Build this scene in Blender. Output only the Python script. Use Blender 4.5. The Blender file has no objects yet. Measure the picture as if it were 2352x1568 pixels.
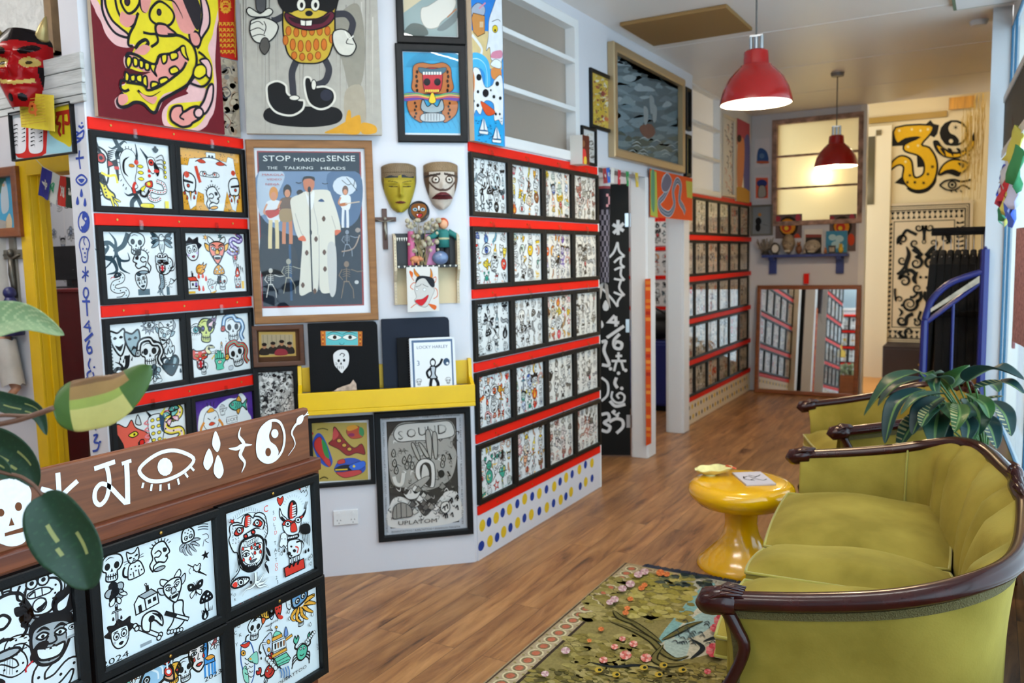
import bpy,bmesh,math,random
from math import sin,cos,pi,radians,atan2,hypot,sqrt
from mathutils import Vector,Matrix
R=random.Random(7)
scn=bpy.context.scene
COL=scn.collection
# ---- camera model (used to measure the place from the photograph)
FPX=1890.0;CAMH=1.55
_psi,_pit,_rol=radians(30.355),radians(5.753),radians(-1.23)
_d=Vector((-sin(_psi)*cos(_pit),cos(_psi)*cos(_pit),-sin(_pit)))
_r=Vector((cos(_psi),sin(_psi),0));_u=_r.cross(_d)
CR=_r*cos(_rol)+_u*sin(_rol);CU=-_r*sin(_rol)+_u*cos(_rol);CD=_d
CO=Vector((0,0,CAMH))
def ray(px,py): return CD+CR*((px-1176)/FPX)-CU*((py-784)/FPX)
def onX(px,py,x):v=ray(px,py); return CO+v*((x-CO.x)/v.x)
def onY(px,py,y):v=ray(px,py); return CO+v*((y-CO.y)/v.y)
def onZ(px,py,z):v=ray(px,py); return CO+v*((z-CO.z)/v.z)
class Plane:
 """vertical wall plane: O a point on it, ang its direction; u runs right as seen, w up, d out of the wall"""
 def __init__(s,O,ang):
  s.O=Vector(O);s.ang=ang
  s.ex=Vector((cos(ang),sin(ang),0));s.n=Vector((sin(ang),-cos(ang),0))
 def hit(s,px,py,d=0):
  v=ray(px,py);k=s.n.dot(s.O)+d
  return CO+v*((k-s.n.dot(CO))/s.n.dot(v))
 def uw(s,px,py,d=0):
  p=s.hit(px,py,d)-s.O
  return (p.dot(s.ex),p.z)
 def world(s,u,w,d=0): return s.O+s.ex*u+Vector((0,0,w))+s.n*d
# ---- colours and materials
def lin(c):
 return c/12.92 if c<=.04045 else ((c+.055)/1.055)**2.4
def hx(s,a=1.0):
 if len(s)<6:s='f2f2ee'
 return (lin(int(s[0:2],16)/255),lin(int(s[2:4],16)/255),lin(int(s[4:6],16)/255),a)
MATS={}
def nt(name):
 m=bpy.data.materials.new(name);m.use_nodes=True
 t=m.node_tree;b=t.nodes['Principled BSDF']
 return m,t,b
def mat(name,col,rough=.5,metal=0.,spec=.5,coat=0.,noise=0.,nscale=8.,bump=0.,bscale=60.,emit=0.,sheen=0.,stretch=None,trans=0.):
 if name in MATS: return MATS[name]
 m,t,b=nt(name)
 c=hx(col) if isinstance(col,str) else col
 b.inputs['Base Color'].default_value=c
 b.inputs['Roughness'].default_value=rough;b.inputs['Metallic'].default_value=metal
 b.inputs['Specular IOR Level'].default_value=spec;b.inputs['Coat Weight'].default_value=coat
 b.inputs['Coat Roughness'].default_value=.08
 if sheen:b.inputs['Sheen Weight'].default_value=sheen
 if trans:b.inputs['Transmission Weight'].default_value=trans
 if emit:b.inputs['Emission Color'].default_value=c;b.inputs['Emission Strength'].default_value=emit
 if noise or bump:
  tc=t.nodes.new('ShaderNodeTexCoord');vec=tc.outputs['Object']
  if stretch:
   mp=t.nodes.new('ShaderNodeMapping');mp.inputs['Scale'].default_value=stretch
   t.links.new(vec,mp.inputs[0]);vec=mp.outputs[0]
 if noise:
  n=t.nodes.new('ShaderNodeTexNoise');n.inputs['Scale'].default_value=nscale;n.inputs['Detail'].default_value=6
  t.links.new(vec,n.inputs['Vector'])
  r=t.nodes.new('ShaderNodeValToRGB')
  e=r.color_ramp.elements
  e[0].position=.3;e[1].position=.7
  e[0].color=tuple(max(0,v*(1-noise)) for v in c[:3])+(1,);e[1].color=tuple(min(1,v*(1+noise)) for v in c[:3])+(1,)
  t.links.new(n.outputs[0],r.inputs[0]);t.links.new(r.outputs[0],b.inputs['Base Color'])
 if bump:
  n2=t.nodes.new('ShaderNodeTexNoise');n2.inputs['Scale'].default_value=bscale;n2.inputs['Detail'].default_value=4
  t.links.new(vec,n2.inputs['Vector'])
  bp=t.nodes.new('ShaderNodeBump');bp.inputs['Strength'].default_value=bump;bp.inputs['Distance'].default_value=.01
  t.links.new(n2.outputs[0],bp.inputs['Height']);t.links.new(bp.outputs[0],b.inputs['Normal'])
 MATS[name]=m
 return m
def art_mat(name,rough=.65,noise=.0,nscale=40.,spec=.14,bump=0.):
 if name in MATS: return MATS[name]
 m,t,b=nt(name)
 at=t.nodes.new('ShaderNodeAttribute');at.attribute_name='Col'
 src=at.outputs['Color']
 if noise:
  n=t.nodes.new('ShaderNodeTexNoise');n.inputs['Scale'].default_value=nscale;n.inputs['Detail'].default_value=8;n.inputs['Roughness'].default_value=.65
  tc=t.nodes.new('ShaderNodeTexCoord');t.links.new(tc.outputs['Object'],n.inputs['Vector'])
  mr=t.nodes.new('ShaderNodeMapRange');mr.inputs[1].default_value=.3;mr.inputs[2].default_value=.7
  mr.inputs[3].default_value=1-noise;mr.inputs[4].default_value=1+noise*.4
  t.links.new(n.outputs[0],mr.inputs[0])
  mx=t.nodes.new('ShaderNodeVectorMath');mx.operation='SCALE'
  t.links.new(src,mx.inputs[0]);t.links.new(mr.outputs[0],mx.inputs['Scale']);src=mx.outputs[0]
 t.links.new(src,b.inputs['Base Color'])
 b.inputs['Roughness'].default_value=rough;b.inputs['Specular IOR Level'].default_value=spec
 MATS[name]=m
 return m
def fres(t):
 g=t.nodes.new('ShaderNodeNewGeometry');ma=t.nodes.new('ShaderNodeMath');ma.operation='MULTIPLY_ADD';ma.inputs[1].default_value=1/1.5-1.5;ma.inputs[2].default_value=1.5
 t.links.new(g.outputs['Backfacing'],ma.inputs[0]);fr=t.nodes.new('ShaderNodeFresnel');t.links.new(ma.outputs[0],fr.inputs[0])
 return fr
def glass_mat(name='picture_glass',tint=(1,1,1,1),rough=.0,base=.04):
 if name in MATS: return MATS[name]
 m,t,b=nt(name);t.nodes.remove(b)
 out=t.nodes['Material Output']
 tr=t.nodes.new('ShaderNodeBsdfTransparent');tr.inputs[0].default_value=tint
 gl=t.nodes.new('ShaderNodeBsdfGlossy');gl.inputs['Roughness'].default_value=rough
 fr=fres(t)
 mx=t.nodes.new('ShaderNodeMixShader')
 t.links.new(fr.outputs[0],mx.inputs[0]);t.links.new(tr.outputs[0],mx.inputs[1]);t.links.new(gl.outputs[0],mx.inputs[2])
 t.links.new(mx.outputs[0],out.inputs[0])
 MATS[name]=m
 return m
# ---- objects
def tag(o,label=None,cat=None,group=None,kind=None):
 if label:o['label']=label
 if cat:o['category']=cat
 if group:o['group']=group
 if kind:o['kind']=kind
 return o
def thing(name,label,cat,loc=(0,0,0),rz=0.,group=None,rot=None):
 o=bpy.data.objects.new(name,None);COL.objects.link(o)
 o.empty_display_size=.1
 o.location=loc;o.rotation_euler=rot if rot else (0,0,rz)
 return tag(o,label,cat,group)
def obj(name,me,mats=None,parent=None,loc=None,rot=None,smooth=False,bevel=0.,sub=0,solid=0.):
 if isinstance(me,MB):me=me.mesh(name,mats,smooth)
 o=bpy.data.objects.new(name,me);COL.objects.link(o)
 if parent:o.parent=parent
 if loc is not None:o.location=loc
 if rot is not None:o.rotation_euler=rot
 if solid:
  s=o.modifiers.new('Solidify','SOLIDIFY');s.thickness=solid;s.offset=0
 if bevel:
  b=o.modifiers.new('Bevel','BEVEL');b.width=bevel;b.segments=2;b.limit_method='ANGLE';b.angle_limit=radians(40)
 if sub:
  s=o.modifiers.new('Subdivision','SUBSURF');s.levels=sub;s.render_levels=sub
 return o
def struct(name,me,mats=None,**k):
 return tag(obj(name,me,mats,**k),kind='structure')
def smoothpts(p,closed=False,n=6):
 """Catmull-Rom through the points (2D or 3D)"""
 m=len(p)
 if m<3: return list(p)
 out=[]
 for i in range(m if closed else m-1):
  if closed:a,b,c,d=p[(i-1)%m],p[i],p[(i+1)%m],p[(i+2)%m]
  else:a,b,c,d=p[max(i-1,0)],p[i],p[i+1],p[min(i+2,m-1)]
  for j in range(n):
   t=j/n;t2=t*t;t3=t2*t
   out.append(tuple(.5*(2*b[k]+(c[k]-a[k])*t+(2*a[k]-5*b[k]+4*c[k]-d[k])*t2+(3*b[k]-a[k]-3*c[k]+d[k])*t3) for k in range(len(b))))
 if not closed:out.append(tuple(p[-1]))
 return out
class MB:
 """collects shapes into ONE mesh"""
 def __init__(s):s.v=[];s.f=[];s.mi=[];s.c=None
 def add(s,vs,fs,mi=0):
  o=len(s.v);s.v+=[tuple(v) for v in vs]
  for f in fs:s.f.append([i+o for i in f]);s.mi.append(mi)
  return s
 def box(s,x0,x1,y0,y1,z0,z1,mi=0):
  v=[(x0,y0,z0),(x1,y0,z0),(x1,y1,z0),(x0,y1,z0),(x0,y0,z1),(x1,y0,z1),(x1,y1,z1),(x0,y1,z1)]
  return s.add(v,[(3,2,1,0),(4,5,6,7),(0,1,5,4),(1,2,6,5),(2,3,7,6),(3,0,4,7)],mi)
 def tube(s,pts,r,n=8,mi=0,cap=True,flat=1.0,up=(0,0,1)):
  """r number or list; flat squashes the section along 'up'"""
  P=[Vector(p) for p in pts];m=len(P);vs=[];fs=[]
  up=Vector(up);prev=None
  for i,p in enumerate(P):
   t=(P[min(i+1,m-1)]-P[max(i-1,0)]);
   if t.length<1e-9:t=Vector((0,0,1))
   t.normalize()
   if prev is None:
    a=up.cross(t)
    if a.length<.05:a=Vector((1,0,0)).cross(t)
    if a.length<.05:a=Vector((0,1,0)).cross(t)
   else:
    a=prev-t*prev.dot(t)
   a.normalize();prev=a;b=t.cross(a)
   ri=r[i] if isinstance(r,(list,tuple)) else r
   for k in range(n):
    q=2*pi*k/n
    vs.append(p+a*(ri*cos(q))+b*(ri*flat*sin(q)))
  for i in range(m-1):
   for k in range(n):
    fs.append((i*n+k,i*n+(k+1)%n,(i+1)*n+(k+1)%n,(i+1)*n+k))
  if cap:fs+=[tuple(range(n-1,-1,-1)),tuple(range((m-1)*n,m*n))]
  return s.add(vs,fs,mi)
 def lathe(s,prof,n=32,c=(0,0,0),mi=0,sx=1.,sy=1.):
  """prof [(r,z)...]"""
  vs=[];fs=[];m=len(prof)
  for r,z in prof:
   for k in range(n):
    q=2*pi*k/n;vs.append((c[0]+r*sx*cos(q),c[1]+r*sy*sin(q),c[2]+z))
  for i in range(m-1):
   for k in range(n):
    fs.append((i*n+k,i*n+(k+1)%n,(i+1)*n+(k+1)%n,(i+1)*n+k))
  return s.add(vs,fs,mi)
 def grid(s,fn,nu,nv,mi=0,cu=False):
  vs=[fn(i/(nu if cu else nu),j/nv) for j in range(nv+1) for i in range(nu+(0 if cu else 1))]
  w=nu if cu else nu+1;fs=[]
  for j in range(nv):
   for i in range(nu):
    i2=(i+1)%w if cu else i+1
    fs.append((j*w+i,j*w+i2,(j+1)*w+i2,(j+1)*w+i))
  return s.add(vs,fs,mi)
 def prism(s,pts,y0,y1,mi=0):
  """outline in (x,z) extruded along y"""
  n=len(pts);a=sum(pts[i][0]*pts[(i+1)%n][1]-pts[(i+1)%n][0]*pts[i][1] for i in range(n))
  if a<0:pts=pts[::-1]
  v=[(x,y0,z) for x,z in pts]+[(x,y1,z) for x,z in pts]
  f=[tuple(range(n)),tuple(range(2*n-1,n-1,-1))]+[(i,i+n,(i+1)%n+n,(i+1)%n) for i in range(n)]
  return s.add(v,f,mi)
 def ball(s,c,rx,ry=None,rz=None,n=12,m=8,mi=0):
  ry=ry or rx;rz=rz or rx
  vs=[];fs=[]
  for j in range(m+1):
   a=pi*j/m
   for k in range(n):
    q=2*pi*k/n;vs.append((c[0]+rx*sin(a)*cos(q),c[1]+ry*sin(a)*sin(q),c[2]+rz*cos(a)))
  for j in range(m):
   for k in range(n):fs.append((j*n+k,(j+1)*n+k,(j+1)*n+(k+1)%n,j*n+(k+1)%n))
  return s.add(vs,fs,mi)
 def frame(s,w,h,b,d,rec=.006,mi=0,back=True):
  """picture moulding, outer w x h centred, border b, depth d towards -y, inner edge recessed"""
  loops=[]
  for (hw,hh,y) in ((w/2,h/2,0),(w/2,h/2,-d*.85),(w/2-.12*b,h/2-.12*b,-d),(w/2-.8*b,h/2-.8*b,-d*.97),(w/2-b,h/2-b,-d*.9),(w/2-b,h/2-b,-rec)):
   loops.append([(-hw,y,-hh),(hw,y,-hh),(hw,y,hh),(-hw,y,hh)])
  vs=[p for l in loops for p in l];fs=[]
  for i in range(len(loops)-1):
   for k in range(4):fs.append((i*4+k,i*4+(k+1)%4,(i+1)*4+(k+1)%4,(i+1)*4+k))
  if back:fs.append((0,3,2,1))
  else:fs+=[(20+k,20+(k+1)%4,(k+1)%4,k) for k in range(4)]
  return s.add(vs,fs,mi)
 def mesh(s,name,mats=None,smooth=False):
  me=bpy.data.meshes.new(name);me.from_pydata(s.v,[],s.f)
  if mats is not None:
   for m in (mats if isinstance(mats,(list,tuple)) else [mats]):me.materials.append(m)
  if any(s.mi):me.polygons.foreach_set('material_index',s.mi)
  if smooth:
   me.polygons.foreach_set('use_smooth',[True]*len(s.f))
   if smooth!=True:me.set_sharp_from_angle(angle=radians(smooth))
  if s.c is not None:
   at=me.attributes.new('Col','FLOAT_COLOR','FACE')
   at.data.foreach_set('color',[x for c in s.c for x in c])
  me.update()
  return me
_fonts={}
def text_polys(st,bold=False):
 """glyph faces of a string, height about 1 (cap height .7), starting at x=0"""
 key=st
 if key in _fonts: return _fonts[key]
 cu=bpy.data.curves.new('txt','FONT');cu.body=st;cu.size=1;cu.resolution_u=2
 o=bpy.data.objects.new('txt',cu);COL.objects.link(o)
 dg=bpy.context.evaluated_depsgraph_get();dg.update()
 me=bpy.data.meshes.new_from_object(o.evaluated_get(dg))
 fs=[[(me.vertices[i].co.x,me.vertices[i].co.y) for i in p.vertices] for p in me.polygons]
 bpy.data.objects.remove(o);bpy.data.curves.remove(cu);bpy.data.meshes.remove(me)
 w=max((x for f in fs for x,y in f),default=0)
 _fonts[key]=(fs,w)
 return _fonts[key]
K='15161a'
class Art:
 """a flat drawing in local (u, w) metres; every stroke or fill lies a hair above the one before"""
 def __init__(s,d0=0.,step=.00007):
  s.v=[];s.f=[];s.c=[];s.d0=d0;s.step=step;s.lv=0;s.T= lambda x,y:(x,y);s.sc=1.;s.cc={}
 def col(s,c):
  if c not in s.cc:s.cc[c]=hx(c) if isinstance(c,str) else c
  return s.cc[c]
 def at(s,x=0,y=0,sx=1.,rot=0.,fx=1,sy=None,lv=None):
  c,q=cos(rot),sin(rot);sy=sy or sx
  s.T= lambda a,b:(x+(a*fx*sx)*c-(b*sy)*q,y+(a*fx*sx)*q+(b*sy)*c)
  s.sc=(sx*sy)**.5
  if lv is not None:s.lv=lv
  return s
 def pm(s,f,lv=None):
  s.T=f;s.sc=1.
  if lv is not None:s.lv=lv
  return s
 def raw(s,pts,c,close=False):
  y=-(s.d0+s.lv*s.step);o=len(s.v)
  n=len(pts)
  if n<3: return
  a=sum(pts[i][0]*pts[(i+1)%n][1]-pts[(i+1)%n][0]*pts[i][1] for i in range(n))
  if a<0:pts=pts[::-1]
  s.v+=[(p[0],y,p[1]) for p in pts];s.f.append(list(range(o,o+n)));s.c.append(s.col(c))
 def rect(s,x0,x1,y0,y1,c):
  s.F([(x0,y0),(x1,y0),(x1,y1),(x0,y1)],c,None,sm=0)
 def F(s,pts,fill=None,line=K,lw=.05,sm=1,n=5):
  """filled shape, outlined"""
  if sm:pts=smoothpts(pts,True,n)
  q=[s.T(*p) for p in pts]
  if fill:s.raw(q,fill);s.lv+=1
  if line:s._st(q,lw*s.sc,line,True);s.lv+=1
 def L(s,pts,w=.06,c=K,sm=1,closed=False,tp=0,n=5):
  """stroke; tp=1 tapers to the end, 2 tapers both ends"""
  if sm:pts=smoothpts(pts,closed,n)
  s._st([s.T(*p) for p in pts],w*s.sc,c,closed,tp);s.lv+=1
 def _st(s,q,w,c,closed=False,tp=0):
  n=len(q);y=-(s.d0+s.lv*s.step)
  if n<2: return
  Lp=[];Rp=[]
  for i in range(n):
   a=q[i-1] if (i or closed) else q[0];b=q[(i+1)%n] if (i<n-1 or closed) else q[n-1]
   e1=(q[i][0]-a[0],q[i][1]-a[1]);e2=(b[0]-q[i][0],b[1]-q[i][1])
   l1=hypot(*e1) or 1;l2=hypot(*e2) or 1
   if l1==1 and e1==(0,0):e1=e2;l1=l2
   if e2[0]==0 and e2[1]==0:e2=e1;l2=l1
   n1=(-e1[1]/l1,e1[0]/l1);n2=(-e2[1]/l2,e2[0]/l2)
   m=(n1[0]+n2[0],n1[1]+n2[1]);lm=hypot(*m)
   if lm<.2:m=n1;k=1
   else:
    m=(m[0]/lm,m[1]/lm);k=min(1/max(m[0]*n1[0]+m[1]*n1[1],.35),2)
   ww=w*.5*k
   if tp==1:ww*=(1-.9*i/(n-1))
   elif tp==2:ww*=.12+.88*sin(pi*i/(n-1))
   elif tp==-1:ww*=.1+.9*i/(n-1)
   Lp.append((q[i][0]+m[0]*ww,q[i][1]+m[1]*ww));Rp.append((q[i][0]-m[0]*ww,q[i][1]-m[1]*ww))
  o=len(s.v);cl=s.col(c)
  s.v+=[(p[0],y,p[1]) for p in Lp]+[(p[0],y,p[1]) for p in Rp]
  for i in range(n if closed else n-1):
   j=(i+1)%n
   s.f.append([o+n+i,o+n+j,o+j,o+i]);s.c.append(cl)
 def E(s,x,y,rx,fill=None,ry=None,line=None,lw=.05,n=14,rot=0.):
  ry=ry or rx;c,q=cos(rot),sin(rot)
  s.F([(x+rx*cos(2*pi*i/n)*c-ry*sin(2*pi*i/n)*q,y+rx*cos(2*pi*i/n)*q+ry*sin(2*pi*i/n)*c) for i in range(n)],fill,line,lw,sm=0)
 def text(s,st,x,y,size,c=K,rot=0.,center=True,sx=1.):
  fs,w=text_polys(st)
  ca,sa=cos(rot),sin(rot);y=y-(.35*size if center else 0)*ca;x=x+(.35*size if center else 0)*sa
  off=-w*size*sx/2 if center else 0
  for f in fs:
   s.raw([s.T(x+(a*size*sx+off)*ca-b*size*sa,y+(a*size*sx+off)*sa+b*size*ca) for a,b in f],c)
  s.lv+=1
 def star(s,x,y,r,c,n=5,k=.45,line=None,lw=.04,rot=pi/2):
  s.F([(x+(r if i%2==0 else r*k)*cos(rot+pi*i/n),y+(r if i%2==0 else r*k)*sin(rot+pi*i/n)) for i in range(2*n)],c,line,lw,sm=0)
 def mesh(s,name,m):
  b=MB();b.v=s.v;b.f=s.f;b.c=s.c;b.mi=[0]
  return b.mesh(name,m)
# ---- hand-drawn tattoo motifs in a unit box; p = (light, mid, strong) colours
W='e6eaea'
def m_skull(a,p):
 a.F([(-.62,-.05),(-.78,.4),(-.45,.9),(.1,.98),(.6,.8),(.78,.35),(.6,-.05),(.4,-.2),(.42,-.72),(.1,-.85),(-.38,-.72),(-.4,-.2)],p[0],K,.08)
 a.E(-.32,.2,.2,K,.24);a.E(.34,.2,.2,K,.24);a.E(-.3,.22,.08,p[2]);a.E(.36,.22,.08,p[2])
 a.F([(0,.08),(-.1,-.18),(.1,-.18)],K,None,sm=0)
 a.L([(-.4,-.42),(0,-.5),(.42,-.42)],.06)
 for x in (-.25,-.08,.1,.27):a.L([(x,-.32),(x,-.7)],.05,sm=0)
 a.L([(-.5,.6),(-.2,.78),(.15,.7)],.05,tp=2);a.L([(.5,.55),(.62,.3)],.12,p[1],tp=2)
def m_snake(a,p):
 pts=[(-.7,-.8),(-.2,-.95),(.3,-.75),(.25,-.4),(-.3,-.25),(-.6,.1),(-.3,.4),(.3,.35),(.55,.6),(.35,.9)]
 a.L(pts,.34,K);a.L(pts,.24,p[1]);a.L(pts,.1,p[0])
 q=smoothpts(pts,False,3)
 for x,y in q[2::3]:a.E(x,y,.05,K)
 a.F([(.5,.75),(.35,1),(0,.98),(-.12,.82),(.1,.72)],p[2],K,.06);a.E(.18,.88,.06,W,line=K,lw=.03)
 a.L([(-.1,.84),(-.35,.9),(-.45,.82)],.04,'c3202a')
def m_snakeskull(a,p):
 m_skull(a,(W,p[1],K))
 pts=[(-.9,.2),(-.7,.9),(0,1.05),(.3,.7),(.75,.6),(.95,.1),(.7,-.4),(.9,-.85)]
 a.L(pts,.3,K);a.L(pts,.2,p[2]);a.L(pts,.08,p[0])
 a.F([(-.8,.35),(-1.05,.3),(-1.1,0),(-.85,-.05),(-.72,.12)],p[1],K,.06);a.E(-.95,.18,.05,K)
def m_dagger(a,p):
 a.F([(-.13,.3),(.13,.3),(.1,-.6),(0,-1),(-.1,-.6)],p[0],K,.06,sm=0);a.L([(0,.2),(0,-.8)],.05,sm=0)
 a.F([(-.5,.3),(-.4,.45),(.4,.45),(.5,.3)],p[1],K,.06,sm=0);a.F([(-.1,.45),(.1,.45),(.12,.8),(-.12,.8)],p[2],K,.06,sm=0);a.E(0,.9,.13,p[1],line=K)
 for x,y in ((-.4,-.3),(.42,-.45),(.3,-.85)):m_drop(a,x,y,.14,p[2])
def m_drop(a,x,y,r,c,line=K):
 a.F([(x,y+r*1.6),(x+r*.6,y),(x+r*.35,y-r*.7),(x-r*.35,y-r*.7),(x-r*.6,y)],c,line,min(.04,r*.3))
def m_eye(a,p):
 a.F([(-1,0),(-.5,.4),(.1,.5),(.6,.35),(1,0),(.5,-.38),(0,-.45),(-.55,-.3)],W,K,.08)
 a.E(0,.03,.38,p[2],line=K,lw=.06);a.E(0,.03,.18,K);a.E(.1,.14,.07,W)
 for i in range(7):x=-.75+.25*i;a.L([(x,-.38+.25*abs(x)**2),(x*1.15,-.72+.25*abs(x)**2)],.06,sm=0)
 a.L([(-.9,.35),(-.3,.75),(.3,.78),(.9,.45)],.09,tp=2)
def m_heart(a,p):
 a.F([(0,-.9),(-.7,-.1),(-.62,.42),(-.25,.5),(0,.22),(.25,.5),(.62,.42),(.7,-.1)],p[2],K,.08)
 a.L([(-.5,.1),(-.42,.3),(-.25,.36)],.09,W,tp=2);a.F([(.5,0),(.55,.25),(.35,.3),(.2,-.3)],p[1],None)
 a.F([(-.2,.45),(-.35,.8),(-.12,.7),(0,1.05),(.12,.7),(.35,.85),(.22,.45)],p[0],K,.06)
 a.L([(-1,.2),(1,-.35)],.08,sm=0);a.F([(1,-.35),(.8,-.2),(.78,-.4)],K,None,sm=0)
 m_drop(a,.75,-.75,.12,p[2])
def m_rose(a,p):
 for i in range(5):
  q=2*pi*i/5+.3;a.E(.42*cos(q),.2+.42*sin(q),.4,p[2] if i%2 else p[1],.34,K,.07,rot=q)
 a.E(0,.2,.32,p[2],line=K,lw=.06);a.L([(.2,.2),(.1,.38),(-.14,.32),(-.16,.08),(.05,.0),(.12,.16)],.06)
 for q in (-2.3,-.8,-1.57):a.F([(.3*cos(q),.2+.45*sin(q)),(.85*cos(q-.2),.2+.8*sin(q-.2)),(1.05*cos(q),.15+1.0*sin(q)),(.75*cos(q+.25),.2+.85*sin(q+.25))],p[0],K,.06)
def m_flame(a,p):
 a.F([(0,-.95),(-.55,-.6),(-.6,0),(-.3,.3),(-.35,.75),(-.02,.45),(.1,1),(.4,.35),(.3,.1),(.6,.2),(.6,-.5)],p[2],K,.08)
 a.F([(0,-.8),(-.28,-.5),(-.1,-.1),(.05,.25),(.2,-.1),(.3,-.5)],p[1],K,.05)
def m_devil(a,p):
 a.F([(-.5,.45),(-.78,.7),(-.72,1.02),(-.4,.85),(-.2,.6)],W,K,.06);a.F([(.5,.45),(.78,.7),(.72,1.02),(.4,.85),(.2,.6)],W,K,.06)
 for s in (-1,1):a.F([(.55*s,.3),(1.05*s,.55),(.95*s,.1),(.6*s,-.05)],p[1],K,.06)
 a.F([(-.6,.5),(0,.68),(.6,.5),(.65,0),(.4,-.5),(0,-.95),(-.4,-.5),(-.65,0)],p[0],K,.08)
 for s in (-1,1):
  a.F([(.12*s,.12),(.3*s,.28),(.52*s,.22),(.3*s,.02)],W,K,.05);a.E(.3*s,.14,.07,K);a.L([(.08*s,.3),(.35*s,.45),(.58*s,.38)],.09,tp=2)
 a.F([(-.08,.1),(-.2,-.18),(0,-.26),(.2,-.18),(.08,.1)],p[1],K,.05)
 a.F([(-.42,-.35),(0,-.3),(.42,-.35),(.2,-.6),(-.2,-.6)],K,None);a.rect(-.25,.25,-.42,-.34,W)
 a.F([(-.3,-.36),(-.22,-.36),(-.26,-.55)],W,None,sm=0);a.F([(.3,-.36),(.22,-.36),(.26,-.55)],W,None,sm=0)
def m_cat(a,p):
 a.L([(-.55,-.75),(-.9,-.5),(-.85,-.1),(-.7,.05)],.12,K)
 a.F([(-.35,.05),(.35,.05),(.6,-.6),(.5,-.95),(-.5,-.95),(-.6,-.6)],p[0],K,.07)
 a.F([(-.45,.6),(-.42,1),(-.15,.78),(.15,.78),(.42,1),(.45,.6),(.35,.2),(0,.08),(-.35,.2)],p[0],K,.07,n=3)
 for s in (-1,1):
  a.F([(.08*s,.5),(.25*s,.6),(.35*s,.5),(.2*s,.44)],K,None);a.L([(.3*s,.35),(.75*s,.42)],.03,sm=0);a.L([(.3*s,.28),(.75*s,.22)],.03,sm=0)
  a.L([(.2*s,-.5),(.2*s,-.92)],.05,sm=0)
 a.F([(-.1,.4),(.1,.4),(0,.28)],K,None,sm=0);a.E(0,.18,.14,p[1],.07,K,.04)
 for x,y in ((-.3,-.25),(0,-.2),(.28,-.3),(-.42,-.6),(.42,-.62),(0,-.5)):a.E(x,y,.06,K)
def m_octopus(a,p):
 for i in range(6):
  q=-2.8+i*.5;pts=[(.2*cos(q),.1+.2*sin(q)),(.7*cos(q),.1+.6*sin(q)),(.85*cos(q+.25),.05+.95*sin(q+.1)),(.65*cos(q+.4),1.0*sin(q+.25))]
  a.L(pts,.26,K,tp=1);a.L(pts,.15,p[1],tp=1)
 a.F([(-.4,.1),(-.5,.5),(-.3,.95),(.15,1.0),(.48,.6),(.35,.1)],p[0],K,.08)
 for s in (-.18,.2):a.E(s,.35,.13,W,line=K,lw=.05);a.E(s+.02,.33,.06,K)
 for x,y in ((-.2,.75),(.1,.82),(.25,.65),(0,.62)):a.E(x,y,.05,p[2])
def m_bolt(a,p):
 a.F([(-.9,.7),(-.1,.2),(-.25,.05),(.35,-.1),(.2,-.25),(.95,-.9),(.1,-.35),(.25,-.2),(-.35,0),(-.2,.15)],p[2],K,.07,sm=0)
 a.F([(0,-.25),(-.35,.15),(-.2,.45),(.05,.28),(.3,.4),(.4,.1)],p[0],K,.07)
 for x in (-.6,.45):a.L([(x,.35),(x-.2,.1),(x-.1,-.2)],.04)
def m_star(a,p):
 a.star(0,0,1,p[2],5,.42,K,.07);a.star(0,0,.5,p[0],5,.42,None)
def m_house(a,p):
 a.F([(-.9,-.7),(-.9,.1),(-.5,.5),(-.1,.1),(-.1,-.7)],p[0],K,.07,sm=0);a.F([(-.5,.5),(.5,.55),(.9,.1),(-.1,.1)],p[1],K,.07,sm=0)
 a.F([(-.1,.1),(.9,.1),(.9,-.7),(-.1,-.7)],p[0],K,.07,sm=0);a.rect(-.65,-.4,-.7,-.15,K);a.rect(.1,.35,-.4,-.1,K);a.rect(.5,.75,-.4,-.1,p[2])
 a.F([(.1,.55),(.1,.95),(.35,.95),(.35,.55)],K,None,sm=0);a.E(.15,1.05,.08,None,line=K,lw=.04)
def m_butterfly(a,p):
 for s in (-1,1):
  a.F([(0,.1),(.35*s,.75),(.95*s,.8),(.85*s,.2),(.3*s,0)],p[2],K,.08);a.F([(0,0),(.35*s,-.05),(.75*s,-.3),(.6*s,-.75),(.2*s,-.45)],p[1],K,.08)
  a.E(.6*s,.5,.14,W,line=K,lw=.04);a.E(.48*s,-.4,.1,W);a.L([(0,.45),(.15*s,.8),(.3*s,.92)],.04)
 a.F([(-.07,.5),(.07,.5),(.08,-.2),(0,-.7),(-.08,-.2)],K,None)
def m_mushroom(a,p):
 a.F([(-.16,.1),(.16,.1),(.2,-.9),(-.2,-.9)],W,K,.07,sm=0);a.F([(-.65,.08),(-.5,.6),(0,.95),(.5,.6),(.65,.08),(0,-.02)],p[2],K,.08)
 for x,y,r in ((-.25,.5,.13),(.2,.62,.12),(.05,.25,.12),(.42,.3,.09),(-.45,.22,.08)):a.E(x,y,r,W,line=K,lw=.04)
 for x in (-.6,-.35,.35,.6):a.L([(x*.8,-.95),(x,-.55)],.08,tp=1,sm=0)
def m_foot(a,p):
 a.F([(-.25,.95),(.4,.9),(.38,.2),(.5,-.3),(.1,-.65),(-.6,-.75),(-.8,-.55),(-.5,-.3),(-.28,.1)],p[0],K,.08)
 for i in range(5):a.E(-.72+.22*i,-.7-.05*i,.13,p[0],line=K,lw=.05)
 a.L([(-.9,.6),(.75,-.45)],.22,K,sm=0);a.L([(-.85,.56),(-.2,.15)],.1,p[2],sm=0);a.L([(-.1,.1),(.7,-.42)],.1,W,sm=0)
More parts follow.
